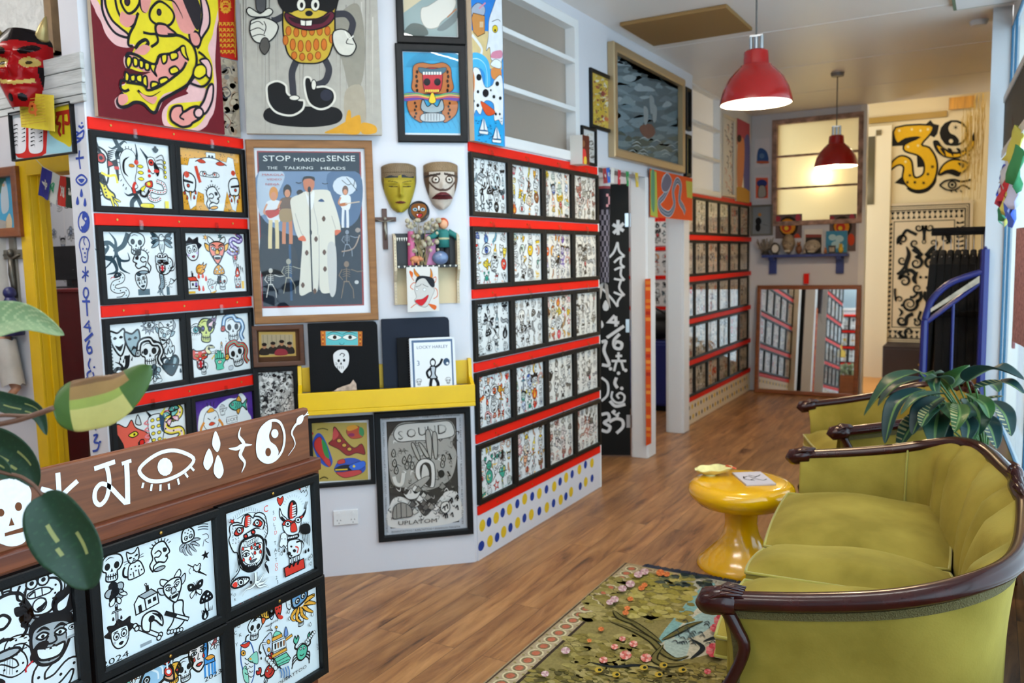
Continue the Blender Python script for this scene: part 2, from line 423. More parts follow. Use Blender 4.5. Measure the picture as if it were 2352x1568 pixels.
def m_axe(a,p):
 a.L([(-.75,.4),(.7,-.75)],.24,K,sm=0);a.L([(-.7,.36),(.66,-.72)],.13,W,sm=0)
 for x,y in ((-.85,.5),(-.75,.3),(.78,-.72),(.66,-.86)):a.E(x,y,.15,W,line=K,lw=.06)
 a.F([(-.4,.1),(-.3,.85),(.4,.95),(.95,.4),(.95,-.2),(.5,.3),(.2,.35),(.05,-.2)],p[0],K,.08);a.E(.25,.5,.22,K);a.L([(.3,.85),(.75,.5),(.9,.1)],.12,tp=2)
 a.rect(-.6,.15,-.95,-.75,p[1])
def m_girl(a,p):
 a.F([(-.75,.1),(-1,.35),(-.7,.5),(-.75,.85),(-.3,.75),(0,1),(.3,.75),(.8,.85),(.75,.45),(1,.2),(.75,0),(0,-.3)],K,K,.05)
 a.F([(-.58,.3),(-.3,.45),(.3,.45),(.58,.3),(.55,-.35),(.25,-.8),(-.25,-.8),(-.55,-.35)],p[0],K,.07)
 for s in (-1,1):a.E(.26*s,0,.19,W,.22,K,.05);a.E(.24*s,-.03,.09,K);a.L([(.1*s,.3),(.42*s,.28)],.05,sm=0);a.E(.42*s,-.35,.1,p[1])
 a.L([(-.05,-.2),(.05,-.2)],.05,sm=0);a.F([(-.14,-.52),(0,-.46),(.14,-.52),(0,-.64)],p[2],K,.04)
def m_twoface(a,p):
 a.F([(-.3,.9),(.3,.95),(.6,.5),(.75,.1),(.55,-.05),(.55,-.3),(.3,-.5),(-.1,-.35),(-.5,-.5),(-.6,-.85),(-.8,-.4),(-.55,0),(-.62,.5)],p[0],K,.08)
 a.F([(.25,.5),(.55,.42),(.5,.2),(.28,.22)],K,None);a.E(.48,-.1,.1,K);a.L([(-.4,.3),(-.1,.42),(.1,.2),(-.1,0),(-.4,.05),(-.3,-.3),(-.1,-.3)],.07)
 for i in range(8):q=2.6-.3*i;a.L([(.05+.72*cos(q),.4+.62*sin(q)),(.05+.92*cos(q),.4+.8*sin(q))],.05,sm=0)
 a.E(-.1,-.8,.42,p[1],.14,K,.06)
def m_hand(a,p):
 for x,h in ((-.42,.7),(-.15,.95),(.12,.9),(.38,.65)):a.F([(x-.12,0),(x-.12,h-.1),(x,h),(x+.12,h-.1),(x+.12,0)],p[0],K,.06,n=3)
 a.F([(-.55,.1),(.5,.1),(.95,.25),(.9,0),(.55,-.3),(.4,-.6),(.4,-.95),(-.4,-.95),(-.45,-.5)],p[0],K,.07);a.E(0,-.22,.26,W,.17,K,.05);a.E(0,-.22,.1,p[2])
 a.rect(-.45,.45,-.98,-.78,p[1])
def m_eagle(a,p):
 for s in (-1,1):
  for i in range(4):a.F([(.1*s,.1),(.5*s,.7-.2*i),(1.05*s,.85-.42*i),(.6*s,.25-.2*i)],p[1] if i%2 else p[2],K,.06)
 a.F([(-.2,.2),(.2,.2),(.25,-.4),(0,-.95),(-.25,-.4)],p[0],K,.07);a.F([(-.2,.2),(-.22,.6),(.05,.72),(.25,.5),(.42,.4),(.22,.3),(.2,.2)],W,K,.07);a.E(.06,.52,.05,K)
 for x in (-.1,.1):a.L([(x,-.1),(x*.7,-.6)],.05,sm=0)
def m_fish(a,p):
 a.F([(-.95,.05),(-.5,.42),(.1,.42),(.5,.12),(.95,.5),(.85,0),(.95,-.45),(.5,-.1),(.05,-.4),(-.55,-.32)],p[1],K,.08)
 a.F([(-.2,.42),(.05,.8),(.35,.35)],p[2],K,.06);a.F([(-.15,-.38),(.05,-.75),(.25,-.3)],p[2],K,.06);a.E(-.6,.12,.11,W,line=K,lw=.05);a.E(-.6,.12,.05,K)
 for x in (-.3,-.1,.1,.3):a.L([(x,.25),(x+.1,0),(x,-.22)],.05,p[0] if p[0]!=W else K)
def m_crab(a,p):
 for s in (-1,1):
  for i in range(3):a.L([(.3*s,-.1-.12*i),(.7*s,-.2-.2*i),(.8*s,-.5-.2*i)],.07)
  a.L([(.3*s,.1),(.7*s,.3),(.6*s,.6)],.1);a.F([(.6*s,.5),(.4*s,.8),(.55*s,1),(.62*s,.8),(.8*s,1),(.88*s,.7)],p[2],K,.06)
 a.F([(-.45,.15),(0,.4),(.45,.15),(.4,-.35),(0,-.55),(-.4,-.35)],p[2],K,.08);a.E(-.15,.15,.08,W,line=K,lw=.04);a.E(.15,.15,.08,W,line=K,lw=.04);a.L([(-.2,-.2),(0,-.28),(.2,-.2)],.05)
def m_candle(a,p):
 a.F([(-.25,.1),(.25,.1),(.3,-.9),(-.3,-.9)],p[0],K,.07,sm=0);a.L([(-.25,.05),(-.18,-.3),(-.08,0),(.05,-.4),(.15,0),(.25,-.1)],.05)
 a.F([(0,.15),(-.25,.45),(0,1),(.25,.45)],p[2],K,.07);a.F([(0,.2),(-.1,.42),(0,.65),(.1,.42)],p[1],None)
def m_moon(a,p):
 a.F([(.35,.9),(-.35,.75),(-.75,.1),(-.5,-.6),(.3,-.9),(-.1,-.5),(-.2,0),(0,.5)],p[1],K,.08)
 a.E(-.42,.2,.07,K);a.star(.45,.25,.3,p[2],5,.42,K,.05);a.star(.3,-.4,.2,p[2],5,.42,K,.05)
def m_tribal(a,p):
 c=p[2]
 a.L([(-.8,-.9),(-.2,-.4),(.1,.1),(-.2,.5),(-.6,.4),(-.5,.1)],.3,c,tp=-1)
 a.L([(.8,.95),(.5,.4),(.1,.1),(.3,-.3),(.75,-.3),(.7,.05)],.3,c,tp=1);a.L([(-.1,-.2),(-.6,-.1),(-.95,.25)],.2,c,tp=1);a.L([(.05,.1),(.1,.6),(-.2,1)],.22,c,tp=1);a.L([(.2,-.2),(.3,-.7),(.75,-.95)],.24,c,tp=1)
def m_masks(a,p):
 for s,y in ((-1,.1),(1,-.1)):
  x=.42*s
  a.F([(x-.42,y+.7),(x,y+.55),(x+.42,y+.7),(x+.4,y),(x,y-.7),(x-.4,y)],p[0] if s<0 else p[1],K,.08)
  for e in (-.18,.18):a.F([(x+e-.12,y+.28),(x+e,y+.38),(x+e+.12,y+.28),(x+e,y+.22)],K,None)
  if s<0:a.F([(x-.25,y-.08),(x,y-.18),(x+.25,y-.08),(x,y-.45)],K,None)
  else:a.F([(x-.22,y-.4),(x,y-.1),(x+.22,y-.4),(x,y-.28)],K,None)
 for i in range(4):a.L([(-.5+.25*i,-.75),(-.6+.25*i,-.98)],.08,tp=-1,sm=0)
def m_panther(a,p):
 a.F([(-.8,.6),(-.7,.95),(-.35,.75),(.35,.75),(.7,.95),(.8,.6),(.75,.1),(.4,-.1),(.35,-.7),(0,-.95),(-.35,-.7),(-.4,-.1),(-.75,.1)],p[2],K,.08)
 for s in (-1,1):a.F([(.15*s,.3),(.35*s,.45),(.55*s,.35),(.35*s,.2)],p[1],K,.05);a.E(.34*s,.32,.07,K);a.L([(.2*s,.6),(.5*s,.62)],.06,p[0],sm=0);a.L([(.2*s,-.1),(.7*s,-.1)],.03,p[0],sm=0)
 a.F([(-.15,.1),(.15,.1),(0,-.08)],p[0],K,.05);a.F([(-.28,-.2),(0,-.12),(.28,-.2),(.22,-.65),(0,-.8),(-.22,-.65)],'c3202a',K,.06)
 for x in (-.18,.18):a.F([(x-.07,-.2),(x+.07,-.2),(x,-.42)],W,None,sm=0);a.F([(x-.06,-.65),(x+.06,-.65),(x,-.45)],W,None,sm=0)
def m_tears(a,p):
 a.F([(-.4,.9),(.4,.9),(.62,.3),(.45,-.4),(0,-.85),(-.45,-.4),(-.62,.3)],p[0],K,.08)
 a.F([(-.4,.9),(-.1,.6),(.4,.9),(0,1.05)],p[2],K,.05)
 for s in (-1,1):a.F([(.1*s,.25),(.28*s,.36),(.48*s,.25),(.28*s,.16)],W,K,.05);a.E(.28*s,.26,.07,K);m_drop(a,.3*s,-.1,.11,p[2]);a.L([(.1*s,.42),(.45*s,.48)],.06,sm=0)
 a.L([(0,.2),(-.08,-.12),(.06,-.14)],.04);a.F([(-.2,-.42),(0,-.36),(.2,-.42),(0,-.55)],p[2],K,.05)
def m_bottle(a,p):
 a.F([(-.12,.95),(.12,.95),(.12,.45),(.35,.2),(.35,-.9),(-.35,-.9),(-.35,.2),(-.12,.45)],p[1],K,.07,sm=0);a.rect(-.3,.3,-.55,0,W);a.star(0,-.28,.2,p[2],5,.42,K,.03)
def m_ship(a,p):
 a.F([(-.9,-.4),(.9,-.4),(.6,-.85),(-.65,-.85)],p[2],K,.08,sm=0)
 for x,h in ((-.45,.6),(.05,.95),(.5,.6)):a.L([(x,-.4),(x,h)],.05,sm=0);a.F([(x-.2,h-.05),(x+.28,h-.3),(x+.2,-.25),(x-.2,-.25)],p[0],K,.06)
 a.L([(-1,-.8),(-.6,-.95),(-.2,-.8),(.2,-.95),(.6,-.8),(1,-.95)],.08,p[1])
def m_flag(a,p):
 a.F([(-.95,.2),(-.4,.35),(.3,.1),(.95,.3),(.9,-.2),(.3,-.35),(-.4,-.1),(-.9,-.25)],p[1],K,.08)
 for i in range(5):a.L([(-.6+.3*i,.15),(-.55+.3*i,-.1)],.06,sm=0)
def m_sun(a,p):
 a.star(0,0,1,p[1],12,.6,K,.05);a.E(0,0,.5,p[0],line=K,lw=.06);a.E(-.18,.1,.07,K);a.E(.18,.1,.07,K);a.L([(-.2,-.18),(0,-.28),(.2,-.18)],.05)
def m_web(a,p):
 for i in range(8):a.L([(0,0),(.95*cos(pi*i/4),.95*sin(pi*i/4))],.04,sm=0)
 for r in (.3,.6,.88):a.L([(r*cos(pi*i/8)*(1 if i%2==0 else .86),r*sin(pi*i/8)*(1 if i%2==0 else .86)) for i in range(17)],.045,sm=0)
 a.E(.2,-.15,.18,p[2],line=K)
def m_figure(a,p):
 a.E(0,.75,.2,p[0],line=K,lw=.06);a.F([(-.2,.5),(.2,.5),(.14,.1),(.28,-.15),(-.28,-.15),(-.14,.1)],p[2],K,.07)
 a.L([(-.15,.45),(-.5,.2),(-.35,-.15)],.12);a.L([(.15,.45),(.55,.65),(.75,.95)],.12)
 a.L([(-.15,-.15),(-.25,-.55),(-.15,-.95)],.16);a.L([(.15,-.15),(.35,-.5),(.2,-.95)],.16)
 a.F([(-.25,.8),(0,1.02),(.25,.8),(0,.88)],K,None)
def m_runner(a,p):
 c=p[2]
 a.L([(-.2,.9),(0,.2),(.3,-.3),(.6,-.95)],.3,c);a.L([(.2,.25),(.7,.5),(.95,.3)],.22,c,tp=1);a.L([(0,.2),(-.6,0),(-.95,.2)],.22,c,tp=1);a.L([(.1,-.1),(-.3,-.5),(-.35,-.95)],.3,c)
def m_claw(a,p):
 a.F([(.1,1),(.45,.9),(.4,.2),(.3,-.3),(-.2,-.5),(-.3,-.2),(0,.2)],p[1],K,.08)
 for q in (-2.7,-2.2,-1.7):a.L([(-.05,-.35),(.55*cos(q),-.4+.5*sin(q)),(.8*cos(q+.3),-.35+.75*sin(q))],.2,K,tp=1);a.L([(-.05,-.35),(.55*cos(q),-.4+.5*sin(q)),(.75*cos(q+.3),-.35+.7*sin(q))],.1,p[1],tp=1)
 for i in range(6):a.L([(.44,.8-.18*i),(.6,.75-.18*i)],.05,sm=0);a.E(.2,.7-.18*i,.05,K)
def m_bird(a,p):
 a.F([(-.6,.95),(-.1,.9),(.15,.5),(.1,-.5),(-.1,-.9),(-.5,-.6),(-.62,0)],W,K,.08)
 a.E(-.25,.45,.26,p[2],line=K,lw=.06);a.E(-.25,.45,.11,K);a.F([(.1,.4),(.6,.2),(.1,.0)],p[2],K,.06,sm=0);a.F([(-.5,.9),(-.75,1.05),(-.55,.3)],K,None)
 for i in range(5):a.L([(.15,.8-.1*i),(.75-.08*i,1-.12*i)],.07,tp=1,sm=0)
 a.L([(-.3,-.3),(.1,-.45),(.5,-.4),(.6,-.8)],.1,p[1])
def m_knifehead(a,p):
 a.F([(-.4,.95),(.2,.9),(.5,.5),(.45,-.1),(.2,-.4),(-.4,-.3),(-.55,.3)],p[0],K,.08);a.F([(-.5,.5),(.3,.35),(.3,.2),(-.5,.3)],K,None,sm=0)
 a.E(-.15,.05,.12,p[2],line=K);a.F([(-.1,-.35),(.1,-.35),(0,-1)],p[1],K,.06,sm=0)
 for x,y in ((-.5,-.5),(.45,-.45),(-.3,-.85),(.3,-.8)):m_drop(a,x,y,.12,p[2])
def m_blob(a,p):
 a.F([(-.7,.3),(-.3,.8),(.4,.75),(.75,.2),(.5,-.6),(-.1,-.85),(-.65,-.4)],p[2],K,.09);a.E(-.1,.1,.22,p[0],line=K);a.L([(.1,-.3),(.4,-.1),(.3,.4)],.1,p[1])
def m_hannya(a,p):
 for s in (-1,1):a.F([(.3*s,.6),(.62*s,.75),(.72*s,1.05),(.85*s,.7),(.62*s,.45)],p[1],K,.06)
 a.F([(-.7,.45),(-.4,.72),(.4,.72),(.7,.45),(.62,.1),(0,.3),(-.62,.1)],K,K,.04)
 a.F([(-.58,.35),(0,.5),(.58,.35),(.62,-.2),(.3,-.8),(-.3,-.8),(-.62,-.2)],p[0],K,.08)
 for s in (-1,1):a.F([(.1*s,.1),(.3*s,.2),(.48*s,.08),(.3*s,-.02)],W,K,.05);a.E(.28*s,.08,.06,K);a.L([(.06*s,.22),(.28*s,.34),(.5*s,.24)],.08,tp=2)
 a.L([(-.1,.05),(-.18,-.15),(0,-.22),(.18,-.15),(.1,.05)],.05)
 a.F([(-.45,-.28),(0,-.36),(.45,-.28),(.3,-.66),(-.3,-.66)],p[2],K,.06)
 for x in (-.3,-.1,.1,.3):a.F([(x-.07,-.34),(x+.07,-.34),(x,-.48)],W,None,sm=0)
def m_frog(a,p):
 a.F([(-.7,.3),(-.5,.6),(.5,.6),(.85,.2),(.7,-.4),(.2,-.85),(-.5,-.7),(-.75,-.2)],p[0],K,.08)
 for s in (-.4,.1):a.E(s,.65,.24,W,line=K,lw=.06);a.E(s,.66,.1,K)
 a.F([(-.6,.25),(-.1,.35),(.35,.2),(.3,0),(-.5,.02)],W,K,.05);a.L([(-.3,.3),(-.3,0)],.04,sm=0);a.L([(0,.32),(0,0)],.04,sm=0)
 a.E(-.15,-.38,.3,W,line=K,lw=.05);a.F([(-.15,-.08),(.12,-.25),(-.05,-.4),(-.3,-.5),(-.15,-.68),(.15,-.4),(.1,-.15)],K,None)
 for x,y in ((.45,.1),(.55,-.1),(.45,-.3),(.6,.25)):a.E(x,y,.05,K)
 a.L([(.6,-.3),(.95,-.1),(1,.3)],.14,tp=1);a.L([(.5,-.5),(.9,-.45),(1.1,-.1)],.12,tp=1)
ALL=[m_skull,m_snake,m_snakeskull,m_dagger,m_eye,m_heart,m_rose,m_flame,m_devil,m_cat,m_octopus,m_bolt,m_star,m_house,m_butterfly,m_mushroom,m_foot,m_axe,m_girl,m_twoface,m_hand,m_eagle,m_fish,m_crab,m_candle,m_moon,m_tribal,m_masks,m_panther,m_tears,m_bottle,m_ship,m_flag,m_sun,m_web,m_figure,m_claw,m_bird,m_knifehead,m_blob,m_hannya,m_frog]
BW=(W,'a8adb0',K);RED=(W,'e9b08a','d5382c');GRN=('cfe3d6','e8b93c','2fa28c');ORG=(W,'f0b13c','e2622c');BLU=('cfdcf0','6fb7d0','3a5fb0');PUR=('d9d0ea','e8a33c','6a4fa8');PNK=('f5d5d0','eb9aa0','d8405a');BRN=('e9dcc4','c9a070','8c5430');YEL=(W,'f2d84c','e0b820')
BWT=('e2ebec','8fa6ae','1e3540')
PALS={'bw':[BW,BW,BWT],'red':[RED,RED,BW,ORG],'mix':[RED,GRN,ORG,BLU,BW,YEL],'pur':[PUR,RED,ORG,BW],'grn':[GRN,GRN,RED,YEL,BW],'warm':[ORG,BRN,RED,PNK,YEL],'lite':[('f1efe8','d9d5cc','8a8378'),('f1efe8','c9c4ba','6a655c'),BW],'pale':[('eadfd8','d8b0a0','b06a5a'),('e8e4d8','bcb8a8','7a7468')]}
def put(a,m,x,y,s,rot=0.,fx=1,p=BW,sy=None,lv=1):
 a.at(x,y,s,rot,fx,sy,lv=lv);a.sc*=1.3;m(a,p)
def sheet_random(a,w,h,seed,pal,nx=4,ny=3,kinds=None,fill=.62,jit=.22):
 r=random.Random(seed);cw,ch=w/nx,h/ny
 pool=list(kinds or ALL);r.shuffle(pool);k=0
 for j in range(ny):
  for i in range(nx):
   m=pool[k%len(pool)];k+=1
   x=-w/2+cw*(i+.5)+r.uniform(-jit,jit)*cw*.5;y=-h/2+ch*(j+.5)+r.uniform(-jit,jit)*ch*.5
   s=min(cw,ch)*fill*r.uniform(.75,1.0)
   s=min(s,w/2-abs(x)-.004,h/2-abs(y)-.004) if s>.02 else s
   put(a,m,x,y,s,r.uniform(-.35,.35),r.choice((1,-1)),r.choice(PALS[pal]),lv=1)
 a.at(0,0,1,lv=1)
 for i in range(nx*ny):
  x=r.uniform(-w/2+.01,w/2-.01);y=-h/2+ch*r.randrange(0,ny+1);y=max(-h/2+.01,min(h/2-.01,y))
  q=r.random();c=PALS[pal][0][2]
  if q<.4:a.star(x,y,.007,c,5)
  elif q<.7:a.E(x,y,.004,K)
  else:m_drop(a,x,y,.005,c,None)
# ---- the room
def floor_mat():
 m,t,b=nt('wood_floor');N=t.nodes.new;Lk=t.links.new
 tc=N('ShaderNodeTexCoord');mp=N('ShaderNodeMapping');mp.inputs['Rotation'].default_value=(0,0,pi/2)
 Lk(tc.outputs['Object'],mp.inputs[0])
 br=N('ShaderNodeTexBrick');br.inputs['Scale'].default_value=1;br.inputs['Brick Width'].default_value=1.3;br.inputs['Row Height'].default_value=.13
 br.inputs['Mortar Size'].default_value=.0012;br.inputs['Mortar Smooth'].default_value=.3;br.inputs['Bias'].default_value=0;br.offset=.37
 br.inputs['Color1'].default_value=(0,0,0,1);br.inputs['Color2'].default_value=(1,1,1,1);br.inputs['Mortar'].default_value=(.5,.5,.5,1)
 Lk(mp.outputs[0],br.inputs['Vector'])
 ad=N('ShaderNodeVectorMath');ad.operation='MULTIPLY_ADD';ad.inputs[1].default_value=(.9,7,1)
 sc=N('ShaderNodeVectorMath');sc.operation='SCALE';sc.inputs['Scale'].default_value=9
 Lk(br.outputs['Color'],sc.inputs[0]);Lk(mp.outputs[0],ad.inputs[0]);Lk(sc.outputs[0],ad.inputs[2])
 n1=N('ShaderNodeTexNoise');n1.inputs['Scale'].default_value=2.2;n1.inputs['Detail'].default_value=8;n1.inputs['Roughness'].default_value=.65;n1.inputs['Distortion'].default_value=.6
 Lk(ad.outputs[0],n1.inputs['Vector'])
 r=N('ShaderNodeValToRGB');e=r.color_ramp.elements
 e[0].position=.3;e[0].color=hx('3a2516');e[1].position=.72;e[1].color=hx('bb8c5c')
 q=e.new(.42);q.color=hx('855a36');q=e.new(.55);q.color=hx('a27548')
 Lk(n1.outputs[0],r.inputs[0])
 hv=N('ShaderNodeMixRGB');hv.blend_type='MULTIPLY';hv.inputs[0].default_value=.45
 r2=N('ShaderNodeValToRGB');r2.color_ramp.elements[0].color=(.5,.46,.44,1);r2.color_ramp.elements[1].color=(1.15,1.1,1.05,1)
 Lk(br.outputs['Color'],r2.inputs[0]);Lk(r.outputs[0],hv.inputs[1]);Lk(r2.outputs[0],hv.inputs[2])
 mo=N('ShaderNodeMixRGB');mo.inputs[2].default_value=hx('4a3020');Lk(br.outputs['Fac'],mo.inputs[0]);Lk(hv.outputs[0],mo.inputs[1])
 Lk(mo.outputs[0],b.inputs['Base Color']);b.inputs['Roughness'].default_value=.34;b.inputs['Specular IOR Level'].default_value=.45
 bp=N('ShaderNodeBump');bp.inputs['Strength'].default_value=.12;bp.inputs['Distance'].default_value=.004;Lk(n1.outputs[0],bp.inputs['Height']);Lk(bp.outputs[0],b.inputs['Normal'])
 MATS['wood_floor']=m
 return m
M_white=mat('white_paint','d2d2d8',.55,bump=.05,bscale=30)
M_trim=mat('white_gloss','e2e2e2',.35)
M_ceil=mat('ceiling_paint','e6e0da',.34,spec=.35)
M_cream=mat('cream_paint','e6d3a4',.5)
M_red=mat('red_rail_paint','dc1c0a',.5,spec=.2,noise=.06,nscale=5)
M_black=mat('black_frame','0a0b0d',.5,spec=.25,bump=.1,bscale=150)
M_blackw=mat('dark_frame','110f0b',.5,spec=.25)
M_yel=mat('yellow_paint','e2b90c',.4,noise=.05,nscale=6)
M_blue=mat('blue_paint','1c2f8c',.35)
M_brass=mat('brass','b08a45',.3,1.)
M_steel=mat('steel','b5b8ba',.3,1.)
M_paint=art_mat('painted_art',.5,.10,25)
M_print=art_mat('printed_art',.65)
M_wallart=art_mat('painted_symbols',.5,.08,60)
G=glass_mat()
GC=glass_mat('clear_clip',(.9,.9,.9,1))
def frosted(name,col,rough=.55,tl=.6):
 m,t,b=nt(name);N=t.nodes.new;Lk=t.links.new
 b.inputs['Base Color'].default_value=hx(col);b.inputs['Roughness'].default_value=.25;b.inputs['Specular IOR Level'].default_value=.5
 tr=N('ShaderNodeBsdfTranslucent');tr.inputs[0].default_value=hx(col)
 n=N('ShaderNodeTexNoise');n.inputs['Scale'].default_value=90;tc=N('ShaderNodeTexCoord');Lk(tc.outputs['Object'],n.inputs['Vector'])
 bp=N('ShaderNodeBump');bp.inputs['Strength'].default_value=.4;bp.inputs['Distance'].default_value=.004;Lk(n.outputs[0],bp.inputs['Height']);Lk(bp.outputs[0],b.inputs['Normal'])
 mx=N('ShaderNodeMixShader');mx.inputs[0].default_value=tl
 Lk(b.outputs[0],mx.inputs[1]);Lk(tr.outputs[0],mx.inputs[2]);Lk(mx.outputs[0],t.nodes['Material Output'].inputs[0])
 return m
M_frost=frosted('frosted_glass','a8a59d');M_frost2=frosted('pale_frosted_glass','e8e2d4');M_frostY=frosted('warm_frosted_glass','d9c898')
CEIL=3.06
PA=Plane((-3.03,0,0),pi/2)
PBang=atan2(3.4325-2.722,-2.258+3.03)
PB=Plane((-3.03,2.722,0),PBang);BLEN=hypot(3.4325-2.722,.772)
PC=Plane((-2.258,0,0),pi/2)
PF=Plane((-2.37,0,0),pi/2)
PK=Plane((0,9.4,0),0)
PL_=Plane((0,2.3,0),0)
PV=Plane((0,10.9,0),0)
PW=Plane((.056,6.2,0),atan2(-1,.06))
struct('floor',MB().box(-7,1.5,-3.2,11.2,-.1,0),floor_mat())
cm=MB().box(-7,1.5,-3.2,9.4,CEIL,CEIL+.1)
ceil=struct('ceiling',cm,M_ceil)
for i,y in enumerate((5.95,7.15,8.35)):
 obj('joint_strip',MB().box(-2.35,.1,y-.006,y+.006,CEIL-.003,CEIL),M_ceil,ceil)
struct('ceiling_alcove',MB().box(-2.4,.6,9.4,11.2,3.3,3.4),M_ceil)
o=struct('trim_1',MB().box(-2.15,-1.45,5.14,5.76,CEIL-.025,CEIL),mat('tan_board','8c6a3a',.6),bevel=.006)
wl=struct('wall_partition_left',MB().box(-3.15,-3.03,1.97,2.722,0,CEIL),M_white)
def slab(P,L,th,z0,z1):
 a=P.world(0,0);b=P.world(L,0);c=P.world(L,0,-th);d=P.world(0,0,-th)
 v=[(p.x,p.y,z) for z in (z0,z1) for p in (a,b,c,d)]
 return MB().add(v,[(0,1,2,3),(7,6,5,4),(0,4,5,1),(1,5,6,2),(2,6,7,3),(3,7,4,0)])
struct('wall_corner',slab(PB,BLEN,.12,0,CEIL),M_white)
yw1=PC.uw(1317,200)[0];zw=PC.uw(1250,345)[1]
b=MB();b.box(-2.378,-2.258,3.4325,5.0,0,zw-.03);b.box(-2.378,-2.258,yw1+.02,5.0,zw-.03,CEIL);b.box(-2.378,-2.258,3.4325,3.5,zw-.03,CEIL);b.box(-2.378,-2.258,3.5,yw1+.02,2.97,CEIL)
struct('wall_side',b,M_white)
def quad(x0,x1,y,z0,z1): return MB().add([(x0,y,z0),(x1,y,z0),(x1,y,z1),(x0,y,z1)],[(0,1,2,3)])
def window(name,P,u0,u1,w0,w1,bars,m_glass,m_fr,b=.05,depth=.04,gd=-.05,bb=.028):
 w=struct(name,MB().frame(u1-u0,w1-w0,b,depth,rec=-.07,back=False),m_fr,loc=P.world((u0+u1)/2,(w0+w1)/2),rot=(0,0,P.ang))
 g=obj('pane',quad(u0-(u0+u1)/2+b*.5,(u1-u0)/2-b*.5,-gd,(w0-w1)/2+b*.5,(w1-w0)/2-b*.5),m_glass,w)
 for z in bars:
  zz=z-(w0+w1)/2
  obj('glazing_bar',MB().box(u0-(u0+u1)/2+b,(u1-u0)/2-b,-.02,-gd,zz-bb/2,zz+bb/2),m_fr,w,bevel=.004)
 return w
bz=[sum(PC.uw(*q)[1] for q in p)/2 for p in (((1154,68),(1315,142)),((1154,195),(1315,255)))]
window('window_1',PC,3.5,yw1+.05,zw-.03,2.99,bz,M_frost,M_trim,b=.055,depth=.018)
b=MB();b.box(-2.378,-2.258,5.0,6.98,2.13,CEIL)
struct('wall_over_doors',b,M_white)
struct('trim_2',MB().box(-2.385,-2.245,5.868,6.035,0,2.13).box(-2.372,-2.25,5.855,5.868,0,2.13),M_trim,bevel=.004)
struct('trim_3',MB().box(-2.45,-2.287,6.84,6.985,0,2.13).box(-2.43,-2.30,6.828,6.84,0,2.13),M_trim,bevel=.004)
struct('trim_4',MB().box(-2.385,-2.25,4.985,5.005,0,2.13),M_trim)
y20,y21=PF.uw(1575,300)[0],PF.uw(1650,300)[0];z20=PF.uw(1646,449)[1];z21=PF.uw(1640,225)[1]
b=MB();b.box(-2.49,-2.37,6.98,9.4,0,z20);b.box(-2.49,-2.37,6.98,9.4,z21+.04,CEIL);b.box(-2.49,-2.37,y21+.02,9.4,z20,z21+.04);b.box(-2.49,-2.37,6.98,7.02,z20,z21+.04)
struct('wall_side_far',b,M_white)
bz=[PF.uw(1640,y)[1] for y in (299,368)]
window('window_2',PF,7.02,y21+.05,z20-.02,z21+.06,bz,M_frost2,M_trim,b=.055,depth=.02)
xe=PK.uw(1983,600)[0]
x30,x31=PK.uw(1783,380)[0],PK.uw(1972,380)[0];z30,z31=PK.uw(1880,507)[1],PK.uw(1880,276)[1]
b=MB();b.box(-2.49,x30,9.4,9.5,0,CEIL);b.box(x31,xe,9.4,9.5,0,CEIL);b.box(x30,x31,9.4,9.5,0,z30);b.box(x30,x31,9.4,9.5,z31,CEIL+.3)
struct('wall_back',b,M_white)
M_worn=mat('worn_brown_white_paint','a38476',.7,noise=.55,nscale=14)
window('window_3',PK,x30-.045,x31+.045,z30-.04,z31+.045,[PK.uw(1880,y)[1] for y in (353,428)],M_frostY,M_worn,b=.05,depth=.02,bb=.02)
struct('trim_5',MB().box(xe-.05,xe+.01,9.385,9.51,0,CEIL),M_trim)
struct('wall_alcove',MB().box(-2.4,.6,10.9,11.0,0,3.3),M_cream)
dx0,dx1=PV.uw(1985,500)[0]-.25,PV.uw(2045,500)[0]
d1=struct('door_1',MB().box(dx0,dx1,10.85,10.9,.0,PV.uw(2020,290)[1]),mat('cream_door','ecdcb4',.4),bevel=.006)
obj('glass_panel',MB().box(dx0+.1,PV.uw(2010,400)[0],10.84,10.85,PV.uw(2000,470)[1],PV.uw(2000,315)[1]),mat('dark_glass','5a5138',.2),d1)
obj('latch',MB().box(PV.uw(2018,303)[0]-.02,PV.uw(2026,303)[0],10.835,10.85,PV.uw(2020,312)[1],PV.uw(2020,300)[1]),mat('dull_metal','7a6a48',.4,.8),d1)
struct('baseboard_alcove',MB().box(-2.4,.3,10.88,10.9,0,.1),M_cream)
struct('trim_6',MB().box(PV.uw(1985,270)[0]-.3,PV.uw(2175,270)[0],10.86,10.9,PV.uw(2080,277)[1],PV.uw(2080,264)[1]),mat('ochre_rail','a8842c',.5))
struct('trim_7',MB().box(PV.uw(2181,222)[0],PV.uw(2240,222)[0],10.80,10.83,3.13,3.26),mat('orange_pine','cf9430',.5,noise=.3,nscale=5,stretch=(6,1,.4)))
struct('floor_alcove',MB().box(-2.4,.6,9.6,10.9,0,.008),mat('orange_floor','d08a3a',.35))
struct('wall_alcove_right',MB().box(.1,.2,6.5,10.9,0,3.3),M_cream)
struct('wall_pier',MB().box(-.055,.052,6.2,6.5,0,CEIL),mat('grey_white_paint','c9ccd0',.5))
b=MB();LW=9.4
b.box(0,LW,.0,.1,0,.42);b.box(0,LW,0,.1,2.93,CEIL)
M_wblue=mat('blue_window_frame','3a6b8c',.45,spec=.2)
rw=struct('wall_right',b,M_trim,loc=PW.O,rot=(0,0,PW.ang))
um=PW.uw(2319,486)[0]
